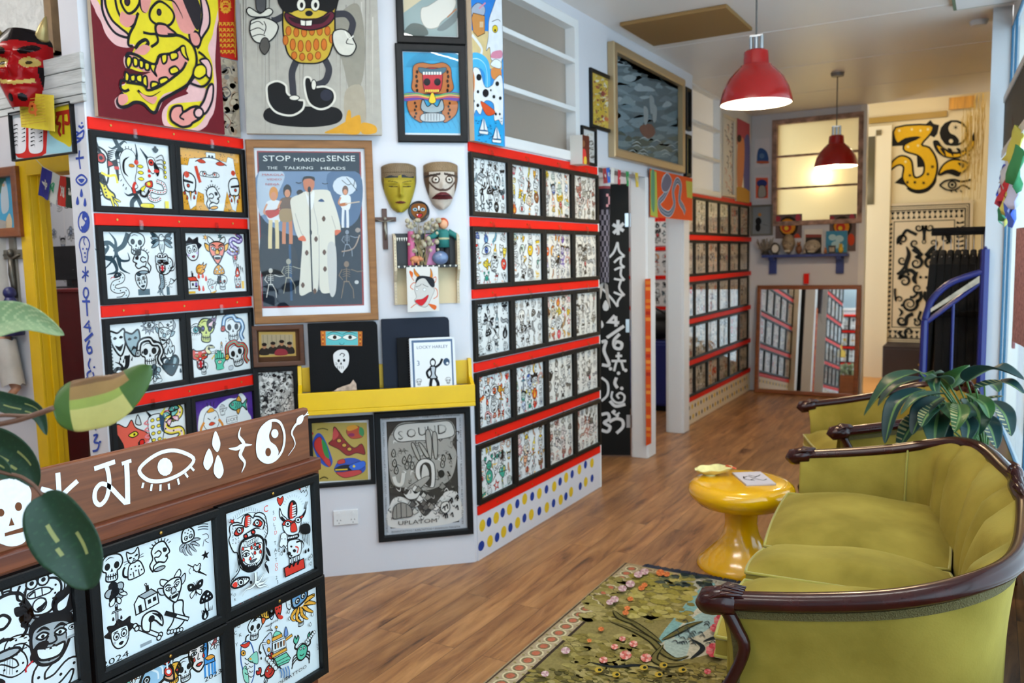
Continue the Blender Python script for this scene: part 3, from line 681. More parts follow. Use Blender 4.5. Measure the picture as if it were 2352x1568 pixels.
def film_mat():
 m,t,b=nt('window_film');N=t.nodes.new;Lk=t.links.new;t.nodes.remove(b)
 tr=N('ShaderNodeBsdfTransparent');tr.inputs[0].default_value=(.72,.9,1,1)
 tl=N('ShaderNodeBsdfTranslucent');tl.inputs[0].default_value=(.75,.9,.98,1)
 df=N('ShaderNodeBsdfDiffuse');df.inputs[0].default_value=(.6,.8,.9,1)
 gl=N('ShaderNodeBsdfGlossy');gl.inputs['Roughness'].default_value=.03
 m1=N('ShaderNodeMixShader');m1.inputs[0].default_value=.45;Lk(tr.outputs[0],m1.inputs[1]);Lk(tl.outputs[0],m1.inputs[2])
 m2=N('ShaderNodeMixShader');m2.inputs[0].default_value=.2;Lk(m1.outputs[0],m2.inputs[1]);Lk(df.outputs[0],m2.inputs[2])
 fr=fres(t)
 m3=N('ShaderNodeMixShader');Lk(fr.outputs[0],m3.inputs[0]);Lk(m2.outputs[0],m3.inputs[1]);Lk(gl.outputs[0],m3.inputs[2])
 Lk(m3.outputs[0],t.nodes['Material Output'].inputs[0])
 return m
M_film=film_mat()
edges=[.0,um,um+1.35,um+2.7,um+4.05,um+5.4,LW-.3]
for i in range(len(edges)-1):
 u0,u1=edges[i],edges[i+1]
 w=struct('window_%d'%(i+4),MB().frame(u1-u0,2.51,.014,.006,rec=-.008,back=False),M_wblue,loc=PW.world((u0+u1)/2,1.675),rot=(0,0,PW.ang))
 obj('pane',quad(-(u1-u0)/2+.01,(u1-u0)/2-.01,.006,-1.245,1.245),M_film,w)
xL=PL_.uw(41,369)[0];zT=PL_.uw(100,360)[1];xi=PL_.uw(68,404)[0];zi=PL_.uw(68,404)[1]
b=MB();b.box(-7,xi-.01,2.3,2.38,0,CEIL);b.box(xi-.01,-3.15,2.3,2.38,zi+.01,CEIL)
struct('wall_left',b,M_white)
b=MB();b.box(xL,xi,2.285,2.3,0,zT);b.box(xi,-3.15,2.285,2.3,zi,zT);b.box(xi-.02,xi,2.3,2.39,0,zT);b.box(xi,-3.15,2.3,2.39,zi,zi+.02);b.box(xi,xi+.012,2.33,2.36,0,zi)
struct('door_2',b,M_yel,bevel=.003)
struct('wall_rear',MB().box(-7,.6,-3.2,-3.1,0,CEIL),M_white)
struct('wall_left_far',MB().box(-7,-6.9,-3.1,11,0,CEIL),M_white)
struct('wall_room_back',MB().box(-6.9,-3.2,3.5,3.6,0,CEIL),M_white)
struct('wall_room_divide',MB().box(-6.9,-2.5,9.4,9.5,0,CEIL),M_white)
# ---- framed flash sheets on red rails
FW,FH=.385,.335
def picture(name,label,cat,P,u,w,W_,H_,border,depth,m_fr,art,m_art=None,glass=True,group=None,d=0.,tilt=0.,mount=None,clip=False):
 """a framed picture on plane P, centre (u,w)"""
 t=thing(name,label,cat,P.world(u,w,d),group=group,rot=(0,tilt,P.ang) if tilt else (0,0,P.ang))
 obj('frame',MB().frame(W_,H_,border,depth),m_fr,t)
 obj('artwork',art.mesh('artwork',m_art or M_print),None,t)
 if mount:obj('mount',MB().frame(W_-2*border,H_-2*border,mount,.0045,rec=.004),mat('white_mount','e6e6e8',.7),t)
 if glass:obj('glass_pane',MB().add([(-(W_/2-border),-depth*.55,-(H_/2-border)),((W_/2-border),-depth*.55,-(H_/2-border)),((W_/2-border),-depth*.55,(H_/2-border)),(-(W_/2-border),-depth*.55,(H_/2-border))],[(0,1,2,3)]),G,t)
 if clip:hang_clip(t,H_/2,depth)
 return t
_clip=[]
def hang_clip(t,z,depth):
 if not _clip:
  _clip.append(MB().box(-.007,.007,-.006,-.0,-.014,.024).box(-.005,.005,-.012,-.006,.0,.01).mesh('hanging_clip',GC))
 o=bpy.data.objects.new('hanging_clip',_clip[0]);COL.objects.link(o);o.parent=t;o.location=(0,-depth,z)
def paper(w,h,c=W):
 a=Art(.003);a.rect(-w/2,w/2,-h/2,h/2,c);a.lv=1
 return a
def rails(P,u0,u1,zs,hgt,where,names,screws=3):
 for z,nm in zip(zs,names):
  t=struct('trim_rail',MB().box(0,u1-u0,-.012,0,z-hgt/2,z+hgt/2),M_red,loc=P.world(u0,0),rot=(0,0,P.ang),bevel=.002)
  for i in range(screws):
   uu=(u1-u0)*(i+.3)/screws*1.12
   obj('screw',MB().tube([(uu,-.0125,z),(uu,-.0145,z)],.0045,8),M_brass,t)
RZ=[2.103,1.737,1.378,1.008,.640,.265]
RZ=[2.104,1.737,1.376,1.004,.636,.262]
def zoom(P,ox,oy,k,cu=0.,cw=0.,d=0.):
 def f(x,y):
  u,w=P.uw(ox+x/k,oy+y/k,d)
  return (u-cu,w-cw)
 return f
ORD=['top','second','third','fourth','fifth','lowest']
def rail(P,u0,u1,z,label,group,screws=3,hgt=.046):
 t=thing('picture_rail',label,'rail',P.world(u0,z),rz=P.ang,group=group)
 obj('board',MB().box(0,u1-u0,-.012,0,-hgt/2,hgt/2),M_red,t,bevel=.002)
 for i in range(screws):
  uu=(u1-u0)*(.12+.76*i/max(1,screws-1))
  obj('screw',MB().tube([(uu,-.0122,0),(uu,-.0145,0)],.0045,8),M_brass,t)
A0,A1=1.975,2.735
for i,z in enumerate(RZ):
 rail(PA,A0,A1,z,'red painted timber rail across the left flash panel, %s from the top'%ORD[i],'red rails of the left flash panel')
C0,C1=3.462,4.983
for i,z in enumerate(RZ):
 rail(PC,C0,C1,z,'red painted timber rail across the side wall with twenty sheets, %s from the top'%ORD[i],'red rails of the middle flash wall',4)
FZ=[2.095,1.705,1.33,.948,.57,.232]
for i,z in enumerate(FZ):
 rail(PF,6.99,9.39,z,'red painted timber rail on the far side wall beyond the doorways, %s from the top'%ORD[i],'red rails of the far flash wall',6)
GW,GH=.335,.272
def sh_11(a):
 p=(W,'ecd83a','cf3b30');q=(W,'ecd83a','1d3038');kk='1d3038'
 put(a,m_bird,-.125,.02,.075,0,1,p);put(a,m_claw,-.12,-.075,.07,.2,-1,p);put(a,m_runner,-.065,.1,.045,.2,1,q);put(a,m_runner,-.005,-.085,.05,0,1,q)
 a.at(0,0,1,lv=1)
 a.L([(-.16,.125),(-.152,.09),(-.14,.06)],.02,kk,tp=-1);a.E(-.14,.062,.012,p[2],line=K,lw=.002)
 a.F([(-.06,.07),(-.03,.1),(.005,.085),(.012,.03),(.0,-.02),(.01,-.05),(-.015,-.055),(-.04,-.03),(-.06,.01)],W,K,.003)
 a.L([(-.02,.07),(-.045,.05),(-.048,.01),(-.03,-.01)],.01,K,tp=2);a.E(-.012,.035,.013,'d98a2a',.007,K,.002);a.L([(.0,-.03),(-.01,-.05),(-.006,-.075)],.012,p[2])
 for i in range(12):q2=1.2+.28*i;a.L([(-.025+.042*cos(q2),.02+.08*sin(q2)),(-.025+.05*cos(q2),.02+.092*sin(q2))],.003,K,sm=0)
 a.L([(.01,.125),(.015,.09),(.01,.05)],.014,kk,tp=-1);a.E(.01,.05,.01,p[2])
 for y in (.035,.01,-.015):m2=[(.012,y),(.028,y+.007),(.04,y),(.028,y-.007)];a.F(m2,p[1],K,.002)
 a.L([(-.09,.05),(-.08,.02),(-.075,-.03)],.03,K,tp=1);a.L([(-.09,.02),(-.07,.02)],.012,p[2],sm=0)
 a.L([(.03,.11),(.05,.085),(.065,.065)],.016,kk,tp=-1);a.F([(.06,.07),(.09,.075),(.1,.04),(.085,.01),(.065,.03)],W,K,.003)
 a.E(.078,.055,.013,p[2],line=K,lw=.003);a.E(.078,.055,.005,K);a.F([(.09,.06),(.115,.03),(.105,.0),(.09,.03)],K,None);a.E(.1,.022,.013,p[2],.007)
 for y in (.02,.0):a.E(.066,y,.007,p[2])
 a.F([(.045,-.03),(.075,-.02),(.075,-.045),(.05,-.045)],p[2],K,.003);a.E(.06,-.033,.008,p[1])
 tail=[(.1,-.02),(.13,-.03),(.135,-.06),(.1,-.065),(.065,-.06),(.06,-.09),(.085,-.1),(.11,-.09)]
 a.L(tail,.018,K);a.L(tail,.012,W);
 for x,y in smoothpts(tail,False,3):a.E(x,y,.0028,p[2])
 a.L([(.06,-.06),(.04,-.085),(.02,-.08),(.018,-.065)],.009,K);a.F([(.02,-.055),(.045,-.04),(.03,-.065)],p[1],K,.002)
 a.F([(.085,.11),(.1,.095),(.115,.11),(.1,.118)],kk,None);a.E(.1,.118,.006,K)
 for i in range(4):a.L([(.1,.075-.012*i),(.13,.09-.02*i),(.14,.06-.02*i)],.003);a.E(.14,.06-.02*i,.006,p[1],line=K,lw=.002)
 a.F([(.02,-.115),(.07,-.115),(.072,-.13),(.018,-.13)],p[1],K,.002);a.rect(.13,.148,-.13,-.1,p[1])
def sh_12(a):
 a.at(0,0,1,lv=1);a.rect(-GW/2,GW/2,-GH/2,GH/2,'d99a2e')
 r=random.Random(3)
 for i in range(260):a.lv=2;x,y=r.uniform(-.165,.165),r.uniform(-.133,.133);a.F([(x-.003,y-.002),(x,y+.003),(x+.003,y-.002)],'3a2412',None,sm=0)
 a.lv=4
 for pts in ([(-.165,.06),(-.12,.06),(-.11,.09),(-.02,.1),(-.02,.125),(.03,.125),(.03,.1),(.09,.09),(.1,.115),(.13,.11),(.14,.04),(.155,.01),(.15,-.06),(.13,-.13),(.11,-.12),(.085,-.04),(.06,-.13),(-.02,-.13),(-.045,-.1),(-.045,-.06),(-.075,-.05),(-.09,-.11),(-.12,-.13),(-.14,-.05),(-.165,-.06)],):
  a.F(pts,W,K,.0015,sm=0)
 p=(W,'e8a33c','c8452e')
 put(a,m_twoface,.005,-.075,.052,.15,1,p,lv=8);put(a,m_knifehead,-.115,-.03,.06,0,1,p,lv=8);put(a,m_knifehead,.125,-.035,.058,0,-1,p,lv=8)
 a.at(0,0,1,lv=8);a.L([(-.08,.08),(-.03,.1),(.03,.1),(.09,.075)],.005);a.F([(-.07,.085),(-.045,.092),(-.025,.08),(-.05,.075)],p[2],K,.002);a.F([(.03,.08),(.055,.09),(.08,.078),(.05,.072)],p[2],K,.002)
 for x in (-.035,.02):a.E(x,.03,.011,W,line=K,lw=.003);a.E(x,.03,.005,p[2])
 a.F([(-.05,.04),(-.055,.02),(.04,.02),(.03,.04),(-.01,.025)],None,K,.003);a.L([(-.08,.06),(-.07,.02),(-.06,-.01)],.016,p[2]);a.star(.0,-.0,.006,K)
 a.E(-.13,.02,.014,p[2]);a.E(.125,.045,.012,p[2]);a.E(-.005,.108,.006,K);a.E(.012,.108,.006,K)
def sh_21(a):
 p=('dfe8ea','8fa3ad','24404c')
 a.at(-.115,.045,.085,lv=1);m_tribal(a,p)
 a.at(-.14,.0,.06,lv=4);a.L([(-.5,1.6),(0,1.2),(-.4,.6),(.3,.3),(.5,-.4),(-.2,-.6)],.3,'24404c',tp=2)
 put(a,m_snake,-.1,-.085,.052,.4,1,('dfe8ea','dfe8ea','24404c'));put(a,m_skull,-.015,.082,.05,-.1,1,p);put(a,m_twoface,.005,.01,.052,0,-1,p);put(a,m_tears,.0,-.07,.042,.2,1,p)
 put(a,m_eagle,.105,.09,.048,0,1,p);put(a,m_frog,.11,.0,.05,-.1,1,p);put(a,m_panther,.1,-.0,.038,0,1,('dfe8ea','8fa3ad','c9d3d6'),lv=9);put(a,m_claw,.09,-.085,.045,.2,1,p);put(a,m_bolt,.145,-.075,.03,1.3,1,p)
 a.at(0,0,1,lv=1);a.rect(-.02,.035,-.125,-.1,'5b707a');a.rect(.115,.13,-.13,-.095,'5b707a')
def sh_22(a):
 p=('f0e6ee','c9b4dc','6a4a9a');q=('ee8a78','f2b24a','8a5fae');o=(W,'f0b13c','d6442e')
 put(a,m_girl,-.125,.06,.055,.2,1,(W,'c9b4dc','b04a6a'));put(a,m_devil,.01,.055,.062,0,1,q);put(a,m_snake,.115,.085,.05,-.3,1,('e0d4ee','7d62b2','7d62b2'));put(a,m_panther,.11,.04,.034,0,1,(W,o[1],'e9eef0'))
 put(a,m_house,-.14,-.08,.042,0,1,(W,o[2],'7d62b2'));put(a,m_flame,-.08,-.02,.034,-.9,1,(W,'f2b24a','e39a2a'));put(a,m_mushroom,.015,-.05,.045,0,1,(W,o[1],'eaa23a'));put(a,m_skull,.03,-.09,.036,0,1,(W,o[1],o[2]))
 put(a,m_candle,.12,-.07,.05,0,1,('d6442e',W,'d6442e'));put(a,m_tears,.118,-.085,.03,0,1,(W,W,'d6442e'),lv=12);put(a,m_hand,-.03,-.1,.034,.3,1,o)
 a.at(0,0,1,lv=1)
 for i in range(7):q2=.5+i*.75;m_drop(a,-.085+.03*cos(q2),-.085+.03*sin(q2),.011,'d6442e',None)
 a.star(-.05,.115,.015,'e8a33c',6,.4,K,.002);a.star(.03,.12,.014,'4a6a70',6,.4,K,.002)
 for i in range(5):a.L([(.1+.012*i,.01-.008*i),(.105+.012*i,-.02-.008*i)],.006,K,tp=1,sm=0)
 a.rect(-.155,-.12,-.13,-.12,'e8b93c');a.rect(.14,.155,-.12,-.085,'e8b93c')
def sh_31(a):
 put(a,m_masks,-.09,.05,.075,.1,1,BWT);put(a,m_sun,.02,.115,.04,0,1,(W,'9aa0aa',K));put(a,m_eye,.02,.115,.025,0,1,BW,lv=8);put(a,m_devil,.09,.07,.045,-.3,1,BWT);put(a,m_moon,.125,.105,.03,2.4,1,BW)
 put(a,m_snakeskull,.015,-.005,.06,0,1,BW);put(a,m_heart,.11,-.055,.06,.1,1,BWT);put(a,m_flame,.11,.01,.04,0,1,('dfe8ea','dfe8ea','dfe8ea'));put(a,m_tribal,-.11,-.07,.06,.4,1,BW);put(a,m_panther,-.13,-.1,.035,0,1,(W,W,W));put(a,m_rose,.03,-.09,.04,0,1,BWT)
 a.at(0,0,1,lv=1)
 for i in range(7):m_drop(a,-.12+.02*i,-.01+.003*i,.006,K,None)
 for i in range(10):a.rect(-.162,-.152,.08-.014*i,.087-.014*i,'6a7478')
 a.F([(.025,-.118),(.06,-.113),(.06,-.126),(.026,-.13)],None,K,.002)
def sh_32(a):
 g=('cfd77a','e9e2b0','5a4a9a');b=('dce8ee','6f9fc8','c8453a')
 put(a,m_skull,-.075,.065,.058,-.1,1,g);put(a,m_eye,-.13,.075,.035,0,1,('e','b','2f8a8c'));put(a,m_flame,-.04,.105,.036,-.7,1,('c9b0c0','e9c0c8','8a6a8a'));put(a,m_snakeskull,.075,.06,.062,0,1,('dce8ee','c8453a','5f8fc0'))
 put(a,m_panther,-.115,-.055,.05,0,1,(W,'f2b24a','d94430'));put(a,m_skull,-.1,-.1,.03,0,1,BW);put(a,m_axe,-.06,-.03,.032,.8,1,('e8e0b0','e8c860',K));put(a,m_hand,-.01,-.07,.045,0,1,('5fc8a8','5fc8a8','e08a3a'));put(a,m_candle,.005,-.01,.022,0,1,(W,'4fb0a0','d98a3a'))
 put(a,m_snakeskull,.09,-.06,.062,.2,1,('3f9a78','e0a03a','d03f34'))
 a.at(0,0,1,lv=1);a.F([(.04,-.108),(.062,-.105),(.062,-.122),(.042,-.124)],'c9ced2',K,.002)
 for i in range(9):a.rect(.03,.034,.02-.013*i,.027-.013*i,'8a8f98')
def sh_41(a):
 s='e0604e'
 a.at(-.09,.02,.085,lv=1);a.F([(-.8,.9),(-.3,.7),(0,1),(.2,.6),(.7,.3),(.95,0),(.7,-.25),(.3,-.15),(.35,-.6),(-.1,-.4),(-.4,-.9),(-.5,-.3),(-.85,-.2)],s,K,.05)
 a.F([(-.95,.5),(-.6,.1),(-.5,-.4),(-.9,-1.1),(-.2,-.75),(-.75,-1.3),(-1,-1)],K,K,.03);a.F([(-.2,.3),(.15,.42),(.3,.25),(0,.15)],'ecd83a',K,.05);a.E(.1,.28,.06,K);a.F([(.35,-.1),(.6,-.1),(.5,-.6),(.38,-.55)],'d8241e',K,.05);a.F([(.2,.8),(.35,1.2),(.5,.7)],'cfd6d8',K,.05)
 q=('e9eef0','f0d84a','4a5f9a')
 a.at(.02,.02,.07,lv=1);a.F([(-.4,1.2),(.5,1.2),(.6,.4),(.4,-.5),(.5,-1.3),(-.4,-1.3),(-.3,-.4),(-.5,.4)],q[0],K,.06);a.F([(.3,1.2),(.6,1.2),(.55,.2),(.35,.3)],'2d4a66',None)
 for i in range(5):
  for x in (-.2,.2):a.E(x,.95-.4*i,.13,q[1],.1,K,.04)
  a.L([(-.5,1-.4*i),(-.75,.85-.4*i),(-.45,.75-.4*i)],.1,'e58a90')
 a.L([(-.3,1.2),(-.6,1.6)],.2,K,tp=1);a.L([(.4,1.2),(.75,1.6)],.2,'ecd83a',tp=1)
 put(a,m_snake,.11,.05,.08,.2,1,('f5d5d0','f0d84a','5fb8a8'));put(a,m_butterfly,.1,.085,.04,.3,1,('e','f0b0c0','7fc8c0'));put(a,m_devil,-.02,-.1,.035,0,1,PUR);put(a,m_skull,.06,-.1,.035,0,1,BW);put(a,m_bird,-.12,-.1,.03)
 a.at(0,0,1,lv=1);a.rect(.052,.066,-.06,-.0,'e0c832');
 for x in (-.09,-.075,-.06):m_drop(a,x,-.055,.006,K)
def sh_42(a):
 a.at(0,0,1,lv=1);a.rect(-GW/2,GW/2,-GH/2,GH/2,'4a2a86')
 a.F([(-.14,.06),(-.12,.09),(-.08,.1),(-.05,.08),(-.02,.1),(.03,.115),(.07,.11),(.1,.13),(.13,.1),(.135,.04),(.155,0),(.14,-.06),(.15,-.1),(.1,-.125),(-.1,-.125),(-.15,-.1),(-.135,-.05),(-.15,0)],W,None)
 a.F([(-.11,.06),(-.075,.085),(-.04,.06),(-.035,.01),(-.075,-.02),(-.115,.01)],W,K,.003)
 a.F([(-.095,.07),(-.075,.09),(-.055,.072)],'e8a23a',K,.002);a.L([(-.095,.045),(-.08,.035)],.004);a.L([(-.06,.035),(-.048,.045)],.004);a.F([(-.09,.015),(-.075,.025),(-.055,.015),(-.075,.008)],'d6442e',K,.002)
 for s in (-1,1):a.L([(-.075+.04*s,.03),(-.075+.06*s,.0),(-.075+.05*s,-.03)],.012,'d98a3a');a.E(-.075+.045*s,-.035,.015,'3fae98',line=K,lw=.002)
 for i in range(3):a.L([(-.09+.015*i,.095),(-.095+.02*i,.115)],.003,K,sm=0)
 put(a,m_fish,.08,.075,.055,-.1,1,(W,'4fb8a0','d99a3a'),lv=6);put(a,m_hand,-.01,.07,.026,0,1,BW,lv=6);put(a,m_eye,.07,-.05,.045,0,1,ORG,lv=6);put(a,m_devil,-.07,-.085,.035,0,1,ORG,lv=6)
 a.at(0,0,1,lv=6);a.F([(.01,.03),(.07,.03),(.07,.0),(.01,.0)],W,K,.002,sm=0);a.text('LUCKY',.04,.015,.022,K)
 for i in range(8):a.F([(-.01+.008*i,-.03),(-.006+.008*i,.0-.004*(i%2)),(-.002+.008*i,-.03)],K,None,sm=0)
Adesc=['white flash sheet of yellow clawed creatures, top left of the left panel','orange speckled flash sheet with white cut-out heads on the left panel','dark teal flash sheet of tribal curls and skulls, second row of left panel','flash sheet with a pink horned devil, second row of the left panel','flash sheet with laughing and crying masks, third row of the left panel','flash sheet with pale green skull and green hand on the left panel','flash sheet with red wolf head and yellow snakes on the left panel','purple bordered flash sheet with white cloud and egg character, left panel']
uc=[1.975+.19,1.975+.57]
for i,fn in enumerate((sh_11,sh_12,sh_21,sh_22,sh_31,sh_32,sh_41,sh_42)):
 r_,c_=divmod(i,2);a=paper(GW,GH);fn(a)
 picture('framed_flash_sheet',Adesc[i],'picture',PA,uc[c_],(RZ[r_]+RZ[r_+1])/2+.001,.379,.312,.024,.02,M_black,a,group='flash sheets of the left panel',clip=True)
for c_ in (0,1):
 a=paper(GW,GH);sheet_random(a,GW,GH,60+c_,'mix',3,3)
 picture('framed_flash_sheet','lowest row flash sheet of the left panel, %s one, mostly behind the wooden stand'%('left','right')[c_],'picture',PA,uc[c_],(RZ[4]+RZ[5])/2,.379,.312,.024,.02,M_black,a,group='flash sheets of the left panel')
Cp=[['bw','warm','mix','pale'],['mix','grn','pur','lite'],['bw','lite','warm','lite'],['red','mix','lite','lite'],['grn','warm','pale','pale']]
Cd=[['black line','red and orange','red and green','small pale coloured'],['many coloured','green and red','purple and blue','grey green'],['black line','fine grey line','orange','pale grey'],['red and orange','pink and blue','dense grey','grey line'],['green and red','orange and blue','brown and red','pale red']]
COLN=['first','second','third','last']
for r_ in range(5):
 for c_ in range(4):
  a=paper(GW,GH,'e6eaea' if c_<2 else 'e6e4dc')
  sheet_random(a,GW,GH,100+r_*4+c_,Cp[r_][c_],(5,4,4,5)[(r_+c_)%4],(4,4,4,4)[(r_*2+c_)%4],fill=.74,jit=.12)
  picture('framed_flash_sheet','%s flash sheet, %s row of the middle wall, %s from the left'%(Cd[r_][c_],ORD[r_] if r_<4 else 'bottom',COLN[c_]),'picture',PC,C0+.19+.3803*c_,(RZ[r_]+RZ[r_+1])/2,.379,.312,.024,.022,M_blackw,a,group='flash sheets of the middle wall',clip=True)
SIX=['first','second','third','fourth','fifth','last']
fpap=['d6cabb','d0c6b6','d8ccbe','cabfae','d4c6ba','c4b6a8']
for r_ in range(5):
 for c_ in range(6):
  a=paper(.335,.285,fpap[(c_+r_*2)%6]);sheet_random(a,.335,.285,300+r_*6+c_,('pale','lite','pale','lite','red','pale')[(c_+2*r_)%6],4,3,kinds=[m_skull,m_snake,m_heart,m_flame,m_star,m_eye,m_fish,m_tears,m_bottle,m_moon,m_blob,m_web],fill=.7)
  h=FZ[r_]-FZ[r_+1]-.05
  picture('framed_flash_sheet','narrow looking framed flash sheet on the far side wall, %s row, %s from the doorway'%(ORD[r_] if r_<4 else 'bottom',SIX[c_]),'picture',PF,7.155+.383*c_,(FZ[r_]+FZ[r_+1])/2,.38,h,.024,.022,M_blackw,a,group='flash sheets of the far wall')
# ---- wooden display stand at the front, with painted header and six sheets
PS=Plane((-1.75,0,0),pi/2)
def wood(name,c1,c2,rough=.4,sc=(1,14,14),scale=3.,spec=.4):
 if name in MATS: return MATS[name]
 m,t,b=nt(name);N=t.nodes.new;Lk=t.links.new
 tc=N('ShaderNodeTexCoord');mp=N('ShaderNodeMapping');mp.inputs['Scale'].default_value=sc;Lk(tc.outputs['Object'],mp.inputs[0])
 n=N('ShaderNodeTexNoise');n.inputs['Scale'].default_value=scale;n.inputs['Detail'].default_value=7;n.inputs['Distortion'].default_value=1.2;Lk(mp.outputs[0],n.inputs['Vector'])
 r=N('ShaderNodeValToRGB');e=r.color_ramp.elements;e[0].position=.3;e[1].position=.7;e[0].color=hx(c1);e[1].color=hx(c2)
 Lk(n.outputs[0],r.inputs[0]);Lk(r.outputs[0],b.inputs['Base Color']);b.inputs['Roughness'].default_value=rough;b.inputs['Specular IOR Level'].default_value=spec
 MATS[name]=m
 return m
M_teak=wood('teak','5d3420','7d4a2c',.42)
M_teakd=wood('dark_teak','54291a','753d22',.35)
SU0,SU1=.25,1.78
st=thing('display_stand','wooden display stand with white painted symbols along its header board','display stand',PS.world(0,0),rz=pi/2)
hb=obj('header_board',MB().box(SU0,SU1,0,.022,.965,1.122),M_teak,st,bevel=.006)
hs=Art(.0004);Z5=zoom(PS,0,920,2.42)
hs.pm(Z5);c='e9e9ea';bz='6b3f26'
hs.F([(-60,520),(-20,455),(60,430),(130,448),(172,500),(168,580),(150,640),(160,700),(140,780),(80,808),(20,800),(-40,760),(-50,640),(-70,590)],c,None)
hs.E(102,588,20,bz,25);hs.E(4,622,20,bz,22);hs.F([(62,648),(80,690),(48,696)],bz,None,sm=0);hs.F([(25,735),(128,703),(130,728),(26,754)],bz,None,sm=0)
def seg(p,w=.011):hs.L(p,w,c)
seg([(320,400),(325,470),(328,530)]);seg([(430,445),(380,490),(335,535)]);seg([(225,490),(280,505),(330,530)]);seg([(325,525),(355,548),(390,575)]);seg([(325,530),(285,555),(255,600)])
seg([(522,378),(580,358),(638,338)],.011);seg([(590,362),(602,410),(605,470),(590,540),(555,578),(527,555),(528,500),(560,462),(605,475),(650,520),(698,570)],.0105);seg([(702,345),(706,450),(708,575)],.013);seg([(675,350),(728,332)],.009)
eye_=[(772,388),(820,330),(900,285),(985,278),(1072,318),(1050,368),(985,415),(900,445),(820,440)]
hs.L(eye_,.0095,c,closed=True);hs.E(915,367,42,c,50)
for p in ([(795,455),(788,485)],[(842,462),(836,500)],[(890,465),(889,500)],[(935,460),(938,492)],[(985,432),(993,465)],[(1026,402),(1042,425)],[(1055,365),(1076,388)]):hs.L(p,.006,c,sm=0)
for q in ([(1195,168),(1222,235),(1205,285),(1176,240)],[(1158,265),(1182,330),(1152,385),(1127,345)],[(1208,300),(1240,385),(1215,432),(1184,390)]):hs.F(q,c,None)
hs.L([(1335,148),(1325,195),(1352,240),(1332,300),(1358,345),(1340,398)],.0115,c,tp=2);hs.L([(1268,265),(1312,266),(1345,248),(1398,244)],.0115,c,tp=2)
hs.L([(1500,112),(1552,120),(1578,190),(1568,270),(1530,325),(1480,342),(1435,310),(1426,240),(1445,160)],.008,c,closed=True)
hs.F([(1500,112),(1445,160),(1426,240),(1435,310),(1480,342),(1520,330),(1545,290),(1530,250),(1500,225),(1492,190),(1505,150)],c,None)
hs.E(1487,285,16,bz,24);hs.E(1524,182,20,c,25)
hs.L([(1598,305),(1635,250),(1632,215),(1618,180),(1632,145),(1655,120)],.0095,c,tp=-1);hs.F([(1645,128),(1650,95),(1680,78),(1682,105),(1665,130)],c,None);hs.L([(1682,90),(1700,72),(1708,60)],.003,c);hs.L([(1696,78),(1714,74)],.003,c)
obj('painted_symbols',hs.mesh('painted_symbols',M_wallart),None,hb)
obj('ledge',MB().box(SU0,1.803,-.02,.03,.93,.968),M_teakd,st,bevel=.004)
obj('back_panel',MB().box(SU0,1.812,.0,.03,.30,.93),M_teakd,st,bevel=.003)
for x in (SU0+.1,1.76):obj('leg',MB().box(x-.04,x+.04,.03,.09,0,.9).box(x-.04,x+.04,.0,.35,0,.05),M_teakd,st,bevel=.004)
S3= lambda cu,cw:zoom(PS,460,1060,3.0875,cu,cw,.004)
S5= lambda cu,cw:zoom(PS,0,920,2.42,cu,cw,.004)
def sframe(label,u,w,fn,W_=.375,H_=.312):
 a=paper(W_-.05,H_-.046,'e4eaec');fn(a,u,w)
 t=picture('framed_flash_sheet',label,'picture',PS,u,w,W_,H_,.025,.02,M_black,a,group='flash sheets on the wooden stand',d=.0005)
 obj('screw',MB().ball((0,-.021,H_/2-.012),.0045,.003,.0045),M_brass,t)
RZc='d8392c'
